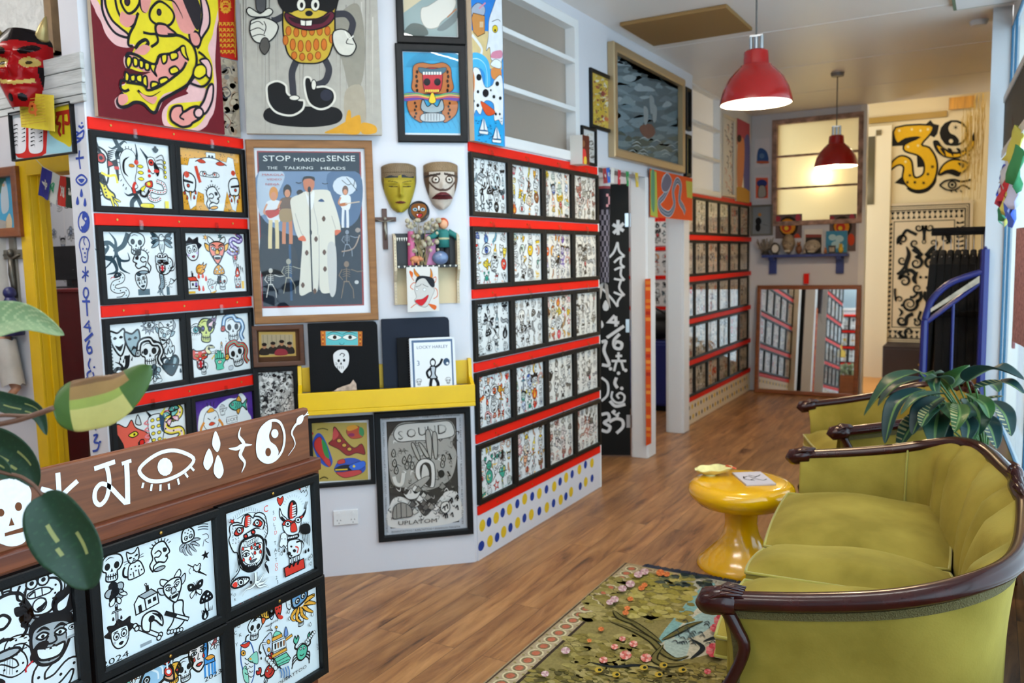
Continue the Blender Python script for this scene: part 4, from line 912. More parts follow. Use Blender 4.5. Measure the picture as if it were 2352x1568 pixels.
def s_beast(a,cu,cw):
 f=S3(cu,cw);a.pm(f,lv=1)
 o=.0032
 for i in range(16):t=i/15;x=240+185*t;y=415-60*sin(pi*t*.9)-15*t;a.L([(x,y),(x-6+14*t,y-26)],.0012,'8a9298',sm=0)
 a.L([(262,405),(310,375),(370,358),(410,372)],.0014,K)
 head=[(206,480),(216,445),(258,430),(290,436),(300,400),(322,375),(345,376),(374,400),(386,372),(420,360),(455,378),(470,430),(476,500),(458,540),(446,585),(452,650),(430,725),(385,770),(340,780),(292,758),(268,705),(262,648),(236,640),(215,600),(202,555),(212,520)]
 a.F(head,W,K,o);a.L([(262,648),(300,740),(345,770),(400,745),(440,660)],.012,K,tp=2)
 a.F([(312,456),(318,390),(335,377),(352,385),(354,440),(330,462)],RZc,K,o)
 for i in range(5):a.L([(334,400+13*i),(354,394+13*i)],.003,W,sm=0)
 a.F([(238,512),(262,470),(302,470),(298,500),(262,525)],RZc,K,o);a.E(274,487,17,W,20,K,.003);a.E(276,488,6,K,8)
 a.F([(372,440),(400,408),(436,430),(422,460),(388,455)],RZc,K,o);a.E(398,432,16,W,20,K,.003);a.E(400,433,6,K,8)
 a.L([(225,455),(262,448),(300,455),(300,480)],.004);a.L([(380,385),(420,392),(452,430),(440,480)],.004);a.L([(300,520),(335,500),(390,470),(430,480)],.004,tp=2)
 for x,y in ((318,528),(371,498)):a.E(x,y,13,RZc,15,K,.004)
 for i in range(26):q=i*.73;a.E(225+20*(i%3)+2*sin(q),470+9*(i//2%14),3,K)
 for i in range(20):a.E(448+6*(i%3),395+8*i,3,K)
 a.F([(268,612),(288,562),(340,535),(392,520),(432,545),(440,610),(428,690),(392,738),(340,752),(292,725),(272,668)],W,K,.007)
 for x,y in ((306,578),(390,542)):a.F([(x-10,y-12),(x+10,y-16),(x+3,y+45)],W,K,.0018,sm=0)
 for i in range(5):x=322+12*i;y=580-7*i;a.F([(x,y-14),(x+12,y-19),(x+12,y+8),(x,y+13)],W,K,.0016,sm=0)
 a.F([(282,618),(330,600),(420,570),(424,640),(405,700),(350,728),(300,705)],'f2f2f0',K,.002)
 for x,y in ((312,655),(391,607)):a.F([(x-24,y+6),(x,y-12),(x+24,y-4),(x+2,y+14)],W,K,.0026);a.E(x,y+1,8,K,10);a.L([(x-28,y-10),(x,y-30),(x+24,y-22)],.003)
 a.L([(350,640),(366,672),(352,680)],.002);a.F([(338,708),(360,692),(386,684),(366,706)],'5a5f66',K,.002);a.L([(310,735),(350,742),(390,715)],.006,K)
 for i in range(5):a.F([(322+12*i,742-3*i),(326+12*i,722-3*i),(334+12*i,738-3*i)],W,K,.0014,sm=0)
 for x,y in ((292,692),(340,684),(372,642),(412,634),(348,606),(286,614),(372,582),(404,598)):a.F([(x,y-16),(x+8,y+4),(x,y+12),(x-8,y+4)],RZc,K,.0016)
 for p in ([(446,600),(470,620),(482,665),(460,652)],[(450,650),(472,690),(470,700),(448,690)],[(440,715),(462,740),(470,790),(450,760)],[(438,540),(456,560),(450,600)]):a.F(p,K,None)
 a.L([(455,700),(440,720),(446,745),(462,738)],.003)
 a.L([(258,690),(262,750),(245,790),(206,832)],.0035);a.L([(250,690),(250,750),(235,780)],.0025)
 a.F([(200,868),(246,822),(318,815),(326,838),(282,876),(224,890)],W,K,.005);a.E(268,850,21,W,24,K,.003);a.E(270,851,10,K,12);a.F([(208,866),(236,845),(245,876),(222,886)],RZc,None);a.E(340,850,10,K,12)
 for i in range(9):a.L([(206+13*i,850-6*i+(i*i)*.5),(200+13*i,832-6*i+(i*i)*.5)],.002,sm=0)
 for p in ([(372,780),(372,850),(345,885),(300,905),(278,950)],[(376,850),(400,880),(440,872),(466,888)],[(378,850),(400,840),(425,800),(440,782)],[(392,862),(430,850),(464,815)]):a.L(p,.0125,K,tp=1);a.L(p,.0085,W,tp=1)
 a.star(205,420,22,RZc,5,.4,K,.0018,rot=.3)
 a.at(0,0,1);x,y=f(443,330);a.text('C',x,y,.026,RZc)
 for chs,z,cc in (('S',(497,357),K),('O',(503,400),RZc),('L',(503,440),K),('I',(507,468),K),('D',(512,497),RZc),('T',(508,572),K),('A',(510,622),K),('T',(512,657),K),('T',(515,690),K),('O',(517,725),RZc),('O',(517,755),RZc),('2',(517,815),K),('3',(524,848),K)):
  x,y=f(*z);a.text(chs,x,y,.015,cc)
 a.pm(f,lv=1)
 a.F([(567,312),(546,275),(550,252),(567,262),(585,245),(590,275)],RZc,K,.0022)
 for i in range(12):q=2.9-.24*i;a.L([(660+60*cos(q),320-90*sin(q)*.8),(660+75*cos(q),320-112*sin(q)*.8)],.001,'9aa2a8',sm=0)
 a.F([(622,398),(624,310),(652,272),(682,296),(686,372),(655,400)],K,None);a.F([(634,395),(636,315),(654,290),(660,392)],RZc,None)
 for i in range(5):a.L([(650,385-17*i),(676,376-17*i)],.0045,W,sm=0)
 a.F([(600,425),(565,395),(562,330),(580,375),(612,405)],W,K,.003);a.L([(600,420),(572,390)],.006,K);a.F([(712,390),(738,350),(752,318),(745,360),(728,395)],K,None)
 for i in range(4):a.L([(742-3*i,335),(762-6*i,282)],.0012,K,sm=0)
 a.F([(585,470),(590,440),(650,425),(712,385),(712,430),(690,510),(620,520),(592,490)],W,K,.003)
 a.F([(582,436),(618,408),(660,420),(722,378),(716,402),(648,432),(590,452)],RZc,K,.0026)
 for x,y in ((617,440),(690,412)):a.E(x,y,19,W,19,K,.003);a.E(x,y,8,K,9)
 a.F([(640,445),(668,430),(682,488),(640,496)],RZc,K,.0022)
 a.F([(608,535),(650,518),(692,508),(694,535),(650,556),(612,562)],K,None)
 for i in range(6):a.rect(616+12*i,624+12*i,534-3*i,546-3*i,W)
 a.F([(620,565),(690,548),(712,580),(708,640),(690,660),(630,680),(618,640)],W,K,.003);a.L([(675,570),(712,560),(730,590),(715,620)],.006,K,tp=1)
 for x,y,r in ((640,600,8),(625,650,14),(662,630,12),(640,665,8)):a.E(x,y,r,K)
 a.L([(668,600),(688,610),(682,645)],.004,RZc)
 a.F([(590,752),(728,684),(736,752),(600,816)],RZc,K,.003,sm=0)
 for x in (632,660,690):a.L([(x,680-.4*(x-632)),(x+2,720-.4*(x-632)),(x-8,752-.4*(x-632))],.008,K);a.L([(x,690-.4*(x-632)),(x+1,715-.4*(x-632))],.0045,W,sm=0)
 for i in range(8):a.L([(592,756+8*i),(580,760+8*i)],.0012,sm=0);a.L([(732,690+8*i),(744,686+8*i)],.0012,sm=0)
 a.F([(698,455),(740,435),(768,450),(770,500),(735,512),(702,500)],K,None)
 for i in range(5):a.L([(712+12*i,505),(722+10*i,560+8*i)],.002,K,sm=0);a.L([(706+12*i,440),(708+13*i,424)],.0014,K,sm=0)
 a.F([(556,560),(562,515),(585,500),(604,520),(606,590),(594,605),(580,590),(566,605),(550,590)],W,K,.0022)
 for x in (568,590):a.E(x,545,4,K)
 for x,y in ((548,625),(566,650),(585,630),(600,605),(735,635),(755,625),(778,665),(760,685),(772,720)):a.F([(x,y-14),(x+6,y+3),(x,y+10),(x-6,y+3)],K if x%2 else W,K,.0016)
 for i in range(26):t=i/25;a.L([(245+555*t,1025-215*t-(70*t*(1-t))),(252+555*t,1014-215*t-(70*t*(1-t)))],.004,(K,RZc,'9aa2a8')[i%3],sm=0)
 a.L([(690,190),(700,215),(715,200),(722,215),(735,195),(742,225),(730,245)],.0022,K);a.E(688,190,8,RZc);a.L([(725,160),(735,185),(750,165)],.002)
 a.at(0,0,1)
 for ch,z in (('K',(206,935)),('O',(226,940)),('R',(228,972))):x,y=f(*z);a.text(ch,x,y,.011,K)
def s_ship(a,cu,cw):
 f=S3(cu,cw)
 def pz(m,x,y,s,p,rot=0,fx=1,sy=None):u,w=f(x,y);put(a,m,u,w,s,rot,fx,p,sy)
 pz(m_fish,460,1075,.04,ORG,-.3,-1);pz(m_masks,530,1065,.03,('cfdcf0','d8392c',K));pz(m_octopus,720,1010,.065,('6f9fc8','eaa63a',K),.3,1,.06);pz(m_skull,712,1115,.026,BW);pz(m_bird,640,985,.028,BW)
 pz(m_crab,722,1340,.045,('e','d','5fc0a0'),-.2,1,.05);pz(m_skull,715,1335,.02,BW);pz(m_skull,388,1190,.034,BW,-.2);pz(m_crab,490,1480,.04,('e','d','c8302a'),.5)
 a.pm(f,lv=1)
 a.F([(288,1340),(300,1290),(345,1275),(372,1320),(385,1400),(380,1520),(340,1600),(310,1500),(290,1420)],W,'2f5a9a',.004);a.F([(285,1300),(320,1290),(350,1275),(345,1305),(315,1320)],RZc,K,.002);a.E(305,1357,17,'e8a33c',20,K,.002);a.E(307,1357,7,K)
 a.F([(340,1400),(400,1345),(408,1430),(365,1420)],'8fd0b8',K,.002);a.E(356,1398,9,'e8a33c');a.F([(300,1480),(325,1450),(345,1560),(315,1555)],'8fd0b8',K,.002)
 for y in range(4):a.L([(315,1390+35*y),(330,1402+35*y),(345,1392+35*y)],.002);a.L([(345,1412+35*y),(360,1422+35*y),(375,1410+35*y)],.002)
 a.L([(320,1280),(325,1240),(345,1225)],.004)
 a.F([(440,1285),(470,1235),(502,1215),(505,1330),(478,1370),(465,1365)],'cfd6e4',K,.0026);a.E(482,1275,12,'e8a33c',16,K,.002);a.E(484,1332,11,'e8a33c',16,K,.002)
 a.L([(465,1290),(430,1290),(418,1340),(430,1360)],.006,K);a.L([(465,1290),(432,1292),(421,1340)],.003,W)
 a.F([(505,1250),(575,1215),(580,1240),(508,1275)],'e8a33c',K,.002,sm=0);a.F([(515,1240),(535,1200),(570,1215)],'7fd0b0',K,.002);a.L([(537,1200),(535,1175)],.002);a.E(537,1172,9,'e8a33c',line=K,lw=.0015);a.F([(585,1265),(645,1220),(650,1235),(590,1280)],'e8a33c',K,.002,sm=0)
 a.F([(592,1235),(600,1175),(608,1175),(618,1225)],'6f8fc8',K,.002);a.F([(508,1285),(600,1245),(605,1310),(512,1350)],W,K,.002,sm=0)
 for i in range(4):a.F([(522+20*i,1290-8*i),(534+20*i,1286-8*i),(532+20*i,1325-8*i),(524+20*i,1328-8*i)],(K,'b06a3a')[i%2],K,.001,sm=0)
 a.F([(500,1370),(605,1315),(610,1335),(505,1392)],'e8a33c',K,.002,sm=0);a.F([(520,1395),(605,1350),(635,1390),(620,1420),(545,1450)],'6fc8a8',K,.0026,sm=0);a.L([(530,1420),(620,1375)],.002);a.L([(540,1438),(625,1398)],.002)
 for i in range(4):a.L([(560+18*i,1470-8*i),(572+18*i,1500-6*i),(570+18*i,1530)],.004,'5a86b8')
 for i in range(5):a.E(470+14*i,1395+16*i,14,W,18,K,.002)
 a.L([(455,1165),(478,1160),(500,1145),(490,1175),(505,1195),(480,1190),(462,1200)],.002);a.F([(424,1378),(430,1394),(424,1402),(418,1394)],K,None);a.E(558,1002,10,'e8a33c',line=K,lw=.0015);a.E(562,1100,18,RZc,15)
 for i in range(6):a.E(745+11*i,1275-14*i,9,W,11,K,.0016)
 for x,y in ((617,1060),(622,1110),(785,1080),(770,1150)):a.F([(x,y-15),(x+7,y+4),(x,y+12),(x-7,y+4)],W,K,.0016)
 a.at(0,0,1)
 for ch,z in (('L',(234,1165)),('O',(262,1162)),('C',(238,1210)),('K',(272,1225)),('Y',(246,1292))):x,y=f(*z);a.text(ch,x,y,.014,K)
 x,y=f(668,1492);a.text('TATTOO',x,y,.014,K,.03,sx=1.5);x,y=f(568,1552);a.text('SOLID',x,y,.014,K,.03,sx=1.4);x,y=f(822,1305);a.text('2024',x,y,.011,K,-pi/2)
def s_bw(a,cu,cw):
 f=S5(cu,cw)
 def pz(m,x,y,s,p=BW,rot=0,fx=1):u,w=f(x,y);put(a,m,u,w,s*.88,rot,fx,p)
 pz(m_skull,622,935,.04,BW,-.1);pz(m_cat,748,905,.04,BW,.1);pz(m_twoface,890,865,.042,BW,0,1);pz(m_octopus,1050,785,.043,BW,.1);pz(m_star,1142,858,.014,(K,K,K));pz(m_bolt,1095,935,.034)
 pz(m_rose,645,1075,.036,BW,.3);pz(m_dagger,650,1190,.028);pz(m_house,812,1105,.04,BW,.1);pz(m_devil,962,1045,.044,('e9eef0','cfd4d6',K),.15,-1);pz(m_butterfly,1088,1050,.027,('e',W,K));pz(m_mushroom,1148,1115,.034,('e','e',K));pz(m_girl,668,1300,.043,('e9eef0','b8bcc0',K),.05)
 pz(m_axe,825,1265,.046,('e9eef0','9aa0a4',K));pz(m_foot,990,1200,.046);pz(m_flame,1140,1185,.018,(K,W,K))
 a.pm(f,lv=1)
 for i in range(3):a.L([(1100,690+14*i),(1130,684+14*i),(1158,686+14*i)],.003,'5a6066')
 a.L([(1125,745),(1150,740),(1160,760),(1140,775),(1160,790)],.0016,K);a.L([(1135,770),(1128,810)],.0016,K)
 a.at(0,0,1);x,y=f(640,1437);a.text('2024',x,y,.021,K,.02,sx=1.7)
 for i,ch in enumerate('AGITORS'):x,y=f(545+3.2*i,1110+30*i);a.text(ch,x,y,.009,K)
def s_23(a,cu,cw):
 f=S5(cu,cw)
 def pz(m,x,y,s,p=BW,rot=0,fx=1):u,w=f(x,y);put(a,m,u,w,s,rot,fx,p)
 pz(m_fish,900,1480,.075,('e9eef0','9fc4dc','e9b08a'),.5);pz(m_tears,1105,1420,.048,('f2e3dc','e',RZc));pz(m_skull,1030,1500,.034,BW);pz(m_skull,965,1520,.03,('f0b13c','e8a33c',RZc));pz(m_rose,740,1530,.022,('e','e9b08a',RZc));pz(m_rose,1195,1345,.02,('e','e9eef0','d06a6a'));pz(m_rose,690,1560,.02,('8fd0b8','e9b08a',RZc));pz(m_candle,1145,1360,.02,('8fd0b8','e','3fae98'))
 a.pm(f,lv=6);a.E(922,1440,24,RZc,28,K,.003);a.E(925,1440,12,'e9eef0');a.E(935,1505,24,RZc,28,K,.003);a.E(937,1505,12,'e9eef0')
 a.F([(1130,1330),(1150,1325),(1152,1440),(1190,1420),(1195,1445),(1135,1470)],'3f8fd0',K,.003,sm=0)
 for x,y in ((1138,1470),(1160,1460),(1178,1455),(1192,1448)):a.L([(x,y),(x+4,y+70)],.006,'3f8fd0',sm=0)
 a.F([(1140,1430),(1170,1410),(1192,1420),(1160,1440)],'e89a3a',K,.002)
 a.L([(1000,1380),(1040,1370),(1080,1378),(1120,1350)],.002)
 a.at(0,0,1);x,y=f(1182,1525);a.text('2023',x,y,.018,K,.03,sx=1.6);sheet_more(a)
def sheet_more(a):
 for m,x,y,p in ((m_heart,-.09,-.08,RED),(m_ship,.02,-.095,GRN),(m_hand,.11,-.09,RED),(m_moon,-.12,-.02,BLU)):put(a,m,x,y,.038,0,1,p)
def s_left(a,cu,cw):
 f=S5(cu,cw);g=(W,'8d9194','9a9ea0')
 def pz(m,x,y,s,p=BW,rot=0,fx=1):u,w=f(x,y);put(a,m,u,w,s,rot,fx,p)
 pz(m_frog,235,1080,.05,BW,0);pz(m_flame,370,1090,.04,(W,W,K),-.7);pz(m_hannya,285,1310,.068,('a4a8aa','8d9194','e9eef0'),-.15);pz(m_snake,310,1480,.07,(W,W,K),.8);pz(m_hand,398,1240,.03,BW);pz(m_candle,130,1120,.03,(W,W,K),.4);pz(m_flame,140,1190,.022,(K,K,K),.3);pz(m_twoface,40,1260,.07,BW,0);pz(m_snake,60,1450,.05,(W,W,K),2.6)
 a.pm(f,lv=1)
 a.L([(10,1070),(60,1060),(120,1110),(140,1200),(140,1330),(110,1420)],.004,K)
 for i in range(8):a.L([(132,1180+28*i),(150,1174+28*i)],.0025,K,sm=0)
 for i in range(4):a.L([(30+14*i,1400),(20+16*i,1520)],.006,K,tp=2)
def ctr(Z,pts):
 q=[Z(*p) for p in pts]; return sum(p[0] for p in q)/4,sum(p[1] for p in q)/4
u3,w31=ctr(S3(0,0),[(163,368),(765,150),(800,742),(213,1050)])
w32=ctr(S3(0,0),[(222,1145),(805,850),(862,1420),(270,1730)])[1]
u2,w21=ctr(S5(0,0),[(535,850),(1160,655),(1205,1195),(575,1505)])
sframe('framed white flash sheet with red and black beast swallowing a face, on wooden stand',u3,w31,s_beast)
sframe('framed flash sheet with a ship, fish skeleton and lobsters, lower right of wooden stand',u3+.004,w31-.315,s_ship)
sframe('black and white flash sheet dated 2024 in the middle of the wooden stand',u2,w21,s_bw)
sframe('flash sheet dated 2023 with blue chair, below the 2024 sheet on wooden stand',u2+.004,w21-.315,s_23)
sframe('black and grey flash sheet with horned mask and frog, leftmost on wooden stand',u2-.385,w21+.004,s_left)
# ---- paintings, posters and keepsakes on the left panel and the corner wall
def wallpic(name,label,cat,P,corners,border,depth,m_fr,fn,m_art=None,glass=False,group=None,d=0.,bg=None,mount=None,k=1.,ox=0,oy=0,frame=True,art_d=None,mlab=None,parts=True):
 """picture measured from its four outer corners; fn draws on an Art in photo-measured coordinates"""
 q=[P.uw(ox+x/k,oy+y/k,d+depth*.8) for x,y in corners]
 u0=(q[0][0]+q[3][0])/2;u1=(q[1][0]+q[2][0])/2;w1=(q[0][1]+q[1][1])/2;w0=(q[2][1]+q[3][1])/2
 cu,cw,W_,H_=(u0+u1)/2,(w0+w1)/2,u1-u0,w1-w0
 iw,ih=W_-2*border,H_-2*border
 ad=(.004 if border else depth+.0003) if art_d is None else art_d
 a=Art(ad);a.rect(-iw/2,iw/2,-ih/2,ih/2,bg or W);a.lv=1
 f=zoom(P,ox,oy,k,cu,cw,d+ad)
 a.W,a.H=iw,ih
 def clampf(x,y):
  u,w=f(x,y); return (max(-iw/2,min(iw/2,u)),max(-ih/2,min(ih/2,w)))
 a.g=clampf;a.pm(clampf,lv=1)
 if fn:fn(a)
 t=thing(name,label,cat,P.world(cu,cw,d),group=group,rz=P.ang)
 if border:
  obj('frame',MB().frame(W_,H_,border,depth),m_fr,t)
 else:
  obj('canvas',MB().box(-W_/2,W_/2,-depth,0,-H_/2,H_/2),m_fr,t,bevel=.002)
 obj('artwork',a.mesh('artwork',m_art or M_print),None,t)
 if mount:obj('mount',MB().frame(iw,ih,mount,.006,rec=.005),mat('white_mount','e6e6e8',.7),t)
 if glass:
  obj('glass_pane',MB().add([(-iw/2,-depth*.55,-ih/2),(iw/2,-depth*.55,-ih/2),(iw/2,-depth*.55,ih/2),(-iw/2,-depth*.55,ih/2)],[(0,1,2,3)]),G,t)
 return t
M_canvas=mat('canvas_edge','c8b49a',.7)
M_oak=wood('oak_frame','7a5228','96683a',.5,(1,8,8),4)
M_brown=wood('brown_frame','4a2c1c','5f3a24',.45,(1,8,8),4)
def monster(a):
 Y,Pk,Lp='dcc72a','d98f86','dfb0ae'
 T= lambda x,y:a.g(x/3.015,y/3.015)
 a.pm(T,lv=1)
 a.F([(640,-120),(655,60),(700,150),(735,240),(800,310),(880,330),(935,320),(935,365),(865,385),(858,440),(885,500),(855,530),(868,575),(825,595),(845,640),(795,690),(815,750),(890,745),(935,710),(1000,725),(1050,780),(1095,770),(1140,680),(1210,640),(1300,600),(1290,630),(1300,650),(1200,690),(1130,760),(1125,840),(1160,890),(1230,925),(1330,925),(1420,880),(1450,830),(1485,760),(1500,600),(1490,420),(1500,200),(1490,-120)],Lp,None)
 a.F([(690,-120),(700,50),(740,140),(790,220),(880,260),(885,300),(930,310),(915,365),(870,390),(880,470),(1000,505),(1050,525),(1000,540),(870,500),(868,580),(840,600),(850,650),(810,710),(850,745),(930,705),(1000,715),(1050,770),(1085,740),(1130,655),(1250,615),(1330,540),(1400,600),(1430,620),(1440,680),(1390,700),(1200,720),(1160,760),(1160,840),(1220,885),(1330,890),(1400,840),(1440,750),(1480,600),(1470,440),(1440,330),(1480,200),(1470,-120)],Y,None)
 bl='16161c';lw=.0105
 a.F([(720,-120),(730,30),(770,130),(830,190),(885,235),(880,260),(800,230),(740,150),(705,40)],Lp,bl,lw);a.L([(790,-60),(810,60),(850,140),(905,180),(930,130),(960,90)],lw,bl)
 a.F([(840,80),(880,100),(955,110),(925,160),(880,190),(830,150)],Pk,None)
 a.F([(1380,-80),(1440,40),(1450,170),(1400,260),(1370,330),(1380,220),(1400,100)],Lp,bl,lw);a.F([(1310,230),(1360,220),(1390,270),(1375,320),(1330,310)],Pk,bl,lw)
 a.F([(960,-100),(975,60),(1010,90),(1040,30),(1050,-100)],Pk,None);a.F([(1180,-100),(1290,40),(1350,160),(1330,230),(1250,210),(1200,60)],Pk,None);a.F([(1250,-60),(1330,-60),(1390,60),(1370,210),(1310,110)],'2a2428',None)
 a.F([(835,0),(880,90),(935,70),(965,0),(900,-50)],Y,bl,lw);a.E(880,12,17,'3a2430',26,bl,lw*.6)
 a.F([(1035,90),(1060,40),(1110,10),(1180,60),(1205,120),(1170,175),(1100,175),(1045,140)],Y,bl,lw);a.E(1100,85,14,'3a2430',20,bl,lw*.6)
 a.L([(1120,-10),(1200,10),(1250,90),(1265,130)],lw,bl,tp=1);a.L([(960,-80),(975,60),(1010,92)],lw,bl,tp=1);a.L([(955,90),(930,170),(895,240),(888,310),(920,320)],lw,bl)
 a.F([(1075,195),(1090,165),(1140,170),(1170,195),(1220,240),(1150,250),(1090,240)],Pk,bl,lw);a.L([(1160,240),(1250,250),(1330,310),(1360,400),(1345,500),(1290,600)],lw*1.2,bl)
 a.L([(990,225),(1040,235),(1080,240),(1090,290),(1045,325)],lw,bl);a.L([(935,340),(960,300),(1005,275),(1025,300),(1000,325)],lw*1.3,bl);a.F([(940,345),(990,310),(1040,330),(1000,380),(930,365)],Pk,None)
 a.F([(880,380),(930,390),(1000,430),(1075,450),(1110,390),(1200,360),(1270,330),(1300,410),(1270,480),(1180,540),(1100,590),(1020,615),(990,560),(870,555),(880,480),(1000,520),(985,490),(880,440)],Pk,None);a.F([(875,470),(960,495),(1040,500),(990,520),(960,550),(870,520)],'4c1018',None)
 a.L([(870,400),(890,370),(950,385),(1010,425),(1075,445),(1105,385),(1190,370),(1265,320)],lw*1.2,bl)
 for p in ([(880,392),(905,400),(905,440),(885,470),(870,430)],[(920,402),(950,412),(950,455),(925,455)],[(962,418),(990,428),(988,470),(965,465)],[(1000,435),(1030,442),(1028,485),(1003,480)],[(1040,446),(1075,452),(1068,490),(1080,525),(1045,480)],[(1115,385),(1150,378),(1150,425),(1125,440)],[(1175,370),(1220,365),(1225,400),(1185,415)],[(1245,330),(1275,320),(1285,370),(1300,415),(1260,380)],[(865,500),(890,520),(885,560),(862,555)],[(900,525),(930,520),(930,560),(905,560)],[(942,525),(975,520),(978,570),(945,560)],[(985,540),(1010,530),(1015,600),(988,590)],[(1045,570),(1080,570),(1090,590),(1045,610)],[(1100,550),(1145,535),(1160,560),(1110,585)],[(1170,480),(1210,460),(1235,495),(1185,515)]):a.F(p,Y,bl,lw*.8)
 a.L([(862,560),(835,560),(832,610),(860,632),(890,620)],lw,bl);a.L([(870,570),(990,590),(1020,625),(1100,600),(1190,540),(1260,480),(1285,430)],lw,bl);a.L([(950,625),(990,660),(1050,665),(1110,630)],lw,bl,tp=1)
 a.L([(845,640),(810,700),(830,740),(880,735),(930,708),(990,720),(1040,770),(1075,775),(1110,700),(1190,650),(1290,590),(1340,530)],lw*1.2,bl)
 a.F([(960,640),(1020,670),(1080,670),(1060,720),(1000,690)],Pk,None);a.F([(820,660),(870,655),(880,700),(840,730),(815,710)],Pk,None)
 a.L([(1370,360),(1410,390),(1450,450),(1455,540),(1400,600),(1310,575)],lw,bl);a.F([(1350,460),(1400,450),(1430,500),(1380,545),(1335,520)],Y,bl,lw*.8);a.F([(1380,420),(1420,470),(1425,520),(1450,540),(1460,470),(1430,410)],Lp,bl,lw*.8)
 a.F([(1370,760),(1410,690),(1440,600),(1470,590),(1465,690),(1430,770),(1400,790)],Lp,bl,lw)
 a.F([(1175,780),(1200,740),(1250,735),(1265,775),(1320,745),(1370,740),(1400,780),(1380,820),(1330,850),(1310,870),(1260,880),(1215,860),(1180,830)],Pk,bl,lw);a.E(1370,782,32,Lp,36,bl,lw);a.L([(1265,775),(1240,810),(1270,830)],lw*.8,bl)
wallpic('painting','large painting of a yellow and pink monster head on dark red','painting',PA,[(200,-330),(497,-330),(497,302),(207,270)],0,.022,M_canvas,monster,M_paint,bg='651720',d=.012)
def redban(a):
 a.pm(lambda x,y:a.g(x,y));g='d39a2c'
 for i in range(4):a.E(518,8+5*i,12-2*i,None,12-2*i,g,.003)
 for i in range(10):a.star(518+10*cos(i*.63),16+12*sin(i*.63),5,g)
 for y in (58,72,84,96,108,122):
  for i in range(4):a.L([(503+9*i,y),(507+9*i,y-4),(510+9*i,y+2)],.005,g);a.L([(502+9*i,y-6),(509+9*i,y-6)],.003,g,sm=0)
 a.L([(498,-20),(500,132)],.004,g,sm=0);a.L([(538,-20),(539,132)],.004,g,sm=0)
wallpic('hanging_banner','narrow red cloth banner with gold characters at top of left panel','banner',PA,[(497,-60),(540,-60),(541,136),(499,130)],0,.004,mat('red_cloth','a81c14',.8),redban,bg='b01f16',d=.012)
def mottle(a):
 r=random.Random(5);a.pm(lambda x,y:a.g(x,y))
 for i in range(70):a.lv=1+i%3;a.E(500+r.random()*44,135+r.random()*170,3+r.random()*6,r.choice(['8c7f6e','7d7266','a39680','957e68','77726c','b0a28c']),4+r.random()*9,rot=r.random()*3)
 a.lv=5
 a.L([(505,205),(520,200),(530,215),(518,225),(508,215)],.005,'3f4148');a.L([(512,160),(526,155),(533,170)],.004,'4a4a4e');a.L([(515,260),(530,280),(522,295)],.004,'7a4a3a')
wallpic('painting','mottled brown varnished panel between the monster and corn paintings','painting',PA,[(497,132),(546,139),(550,318),(499,306)],0,.01,M_canvas,mottle,art_mat('varnished',.15,.3,30),bg='a39684',d=.0125)
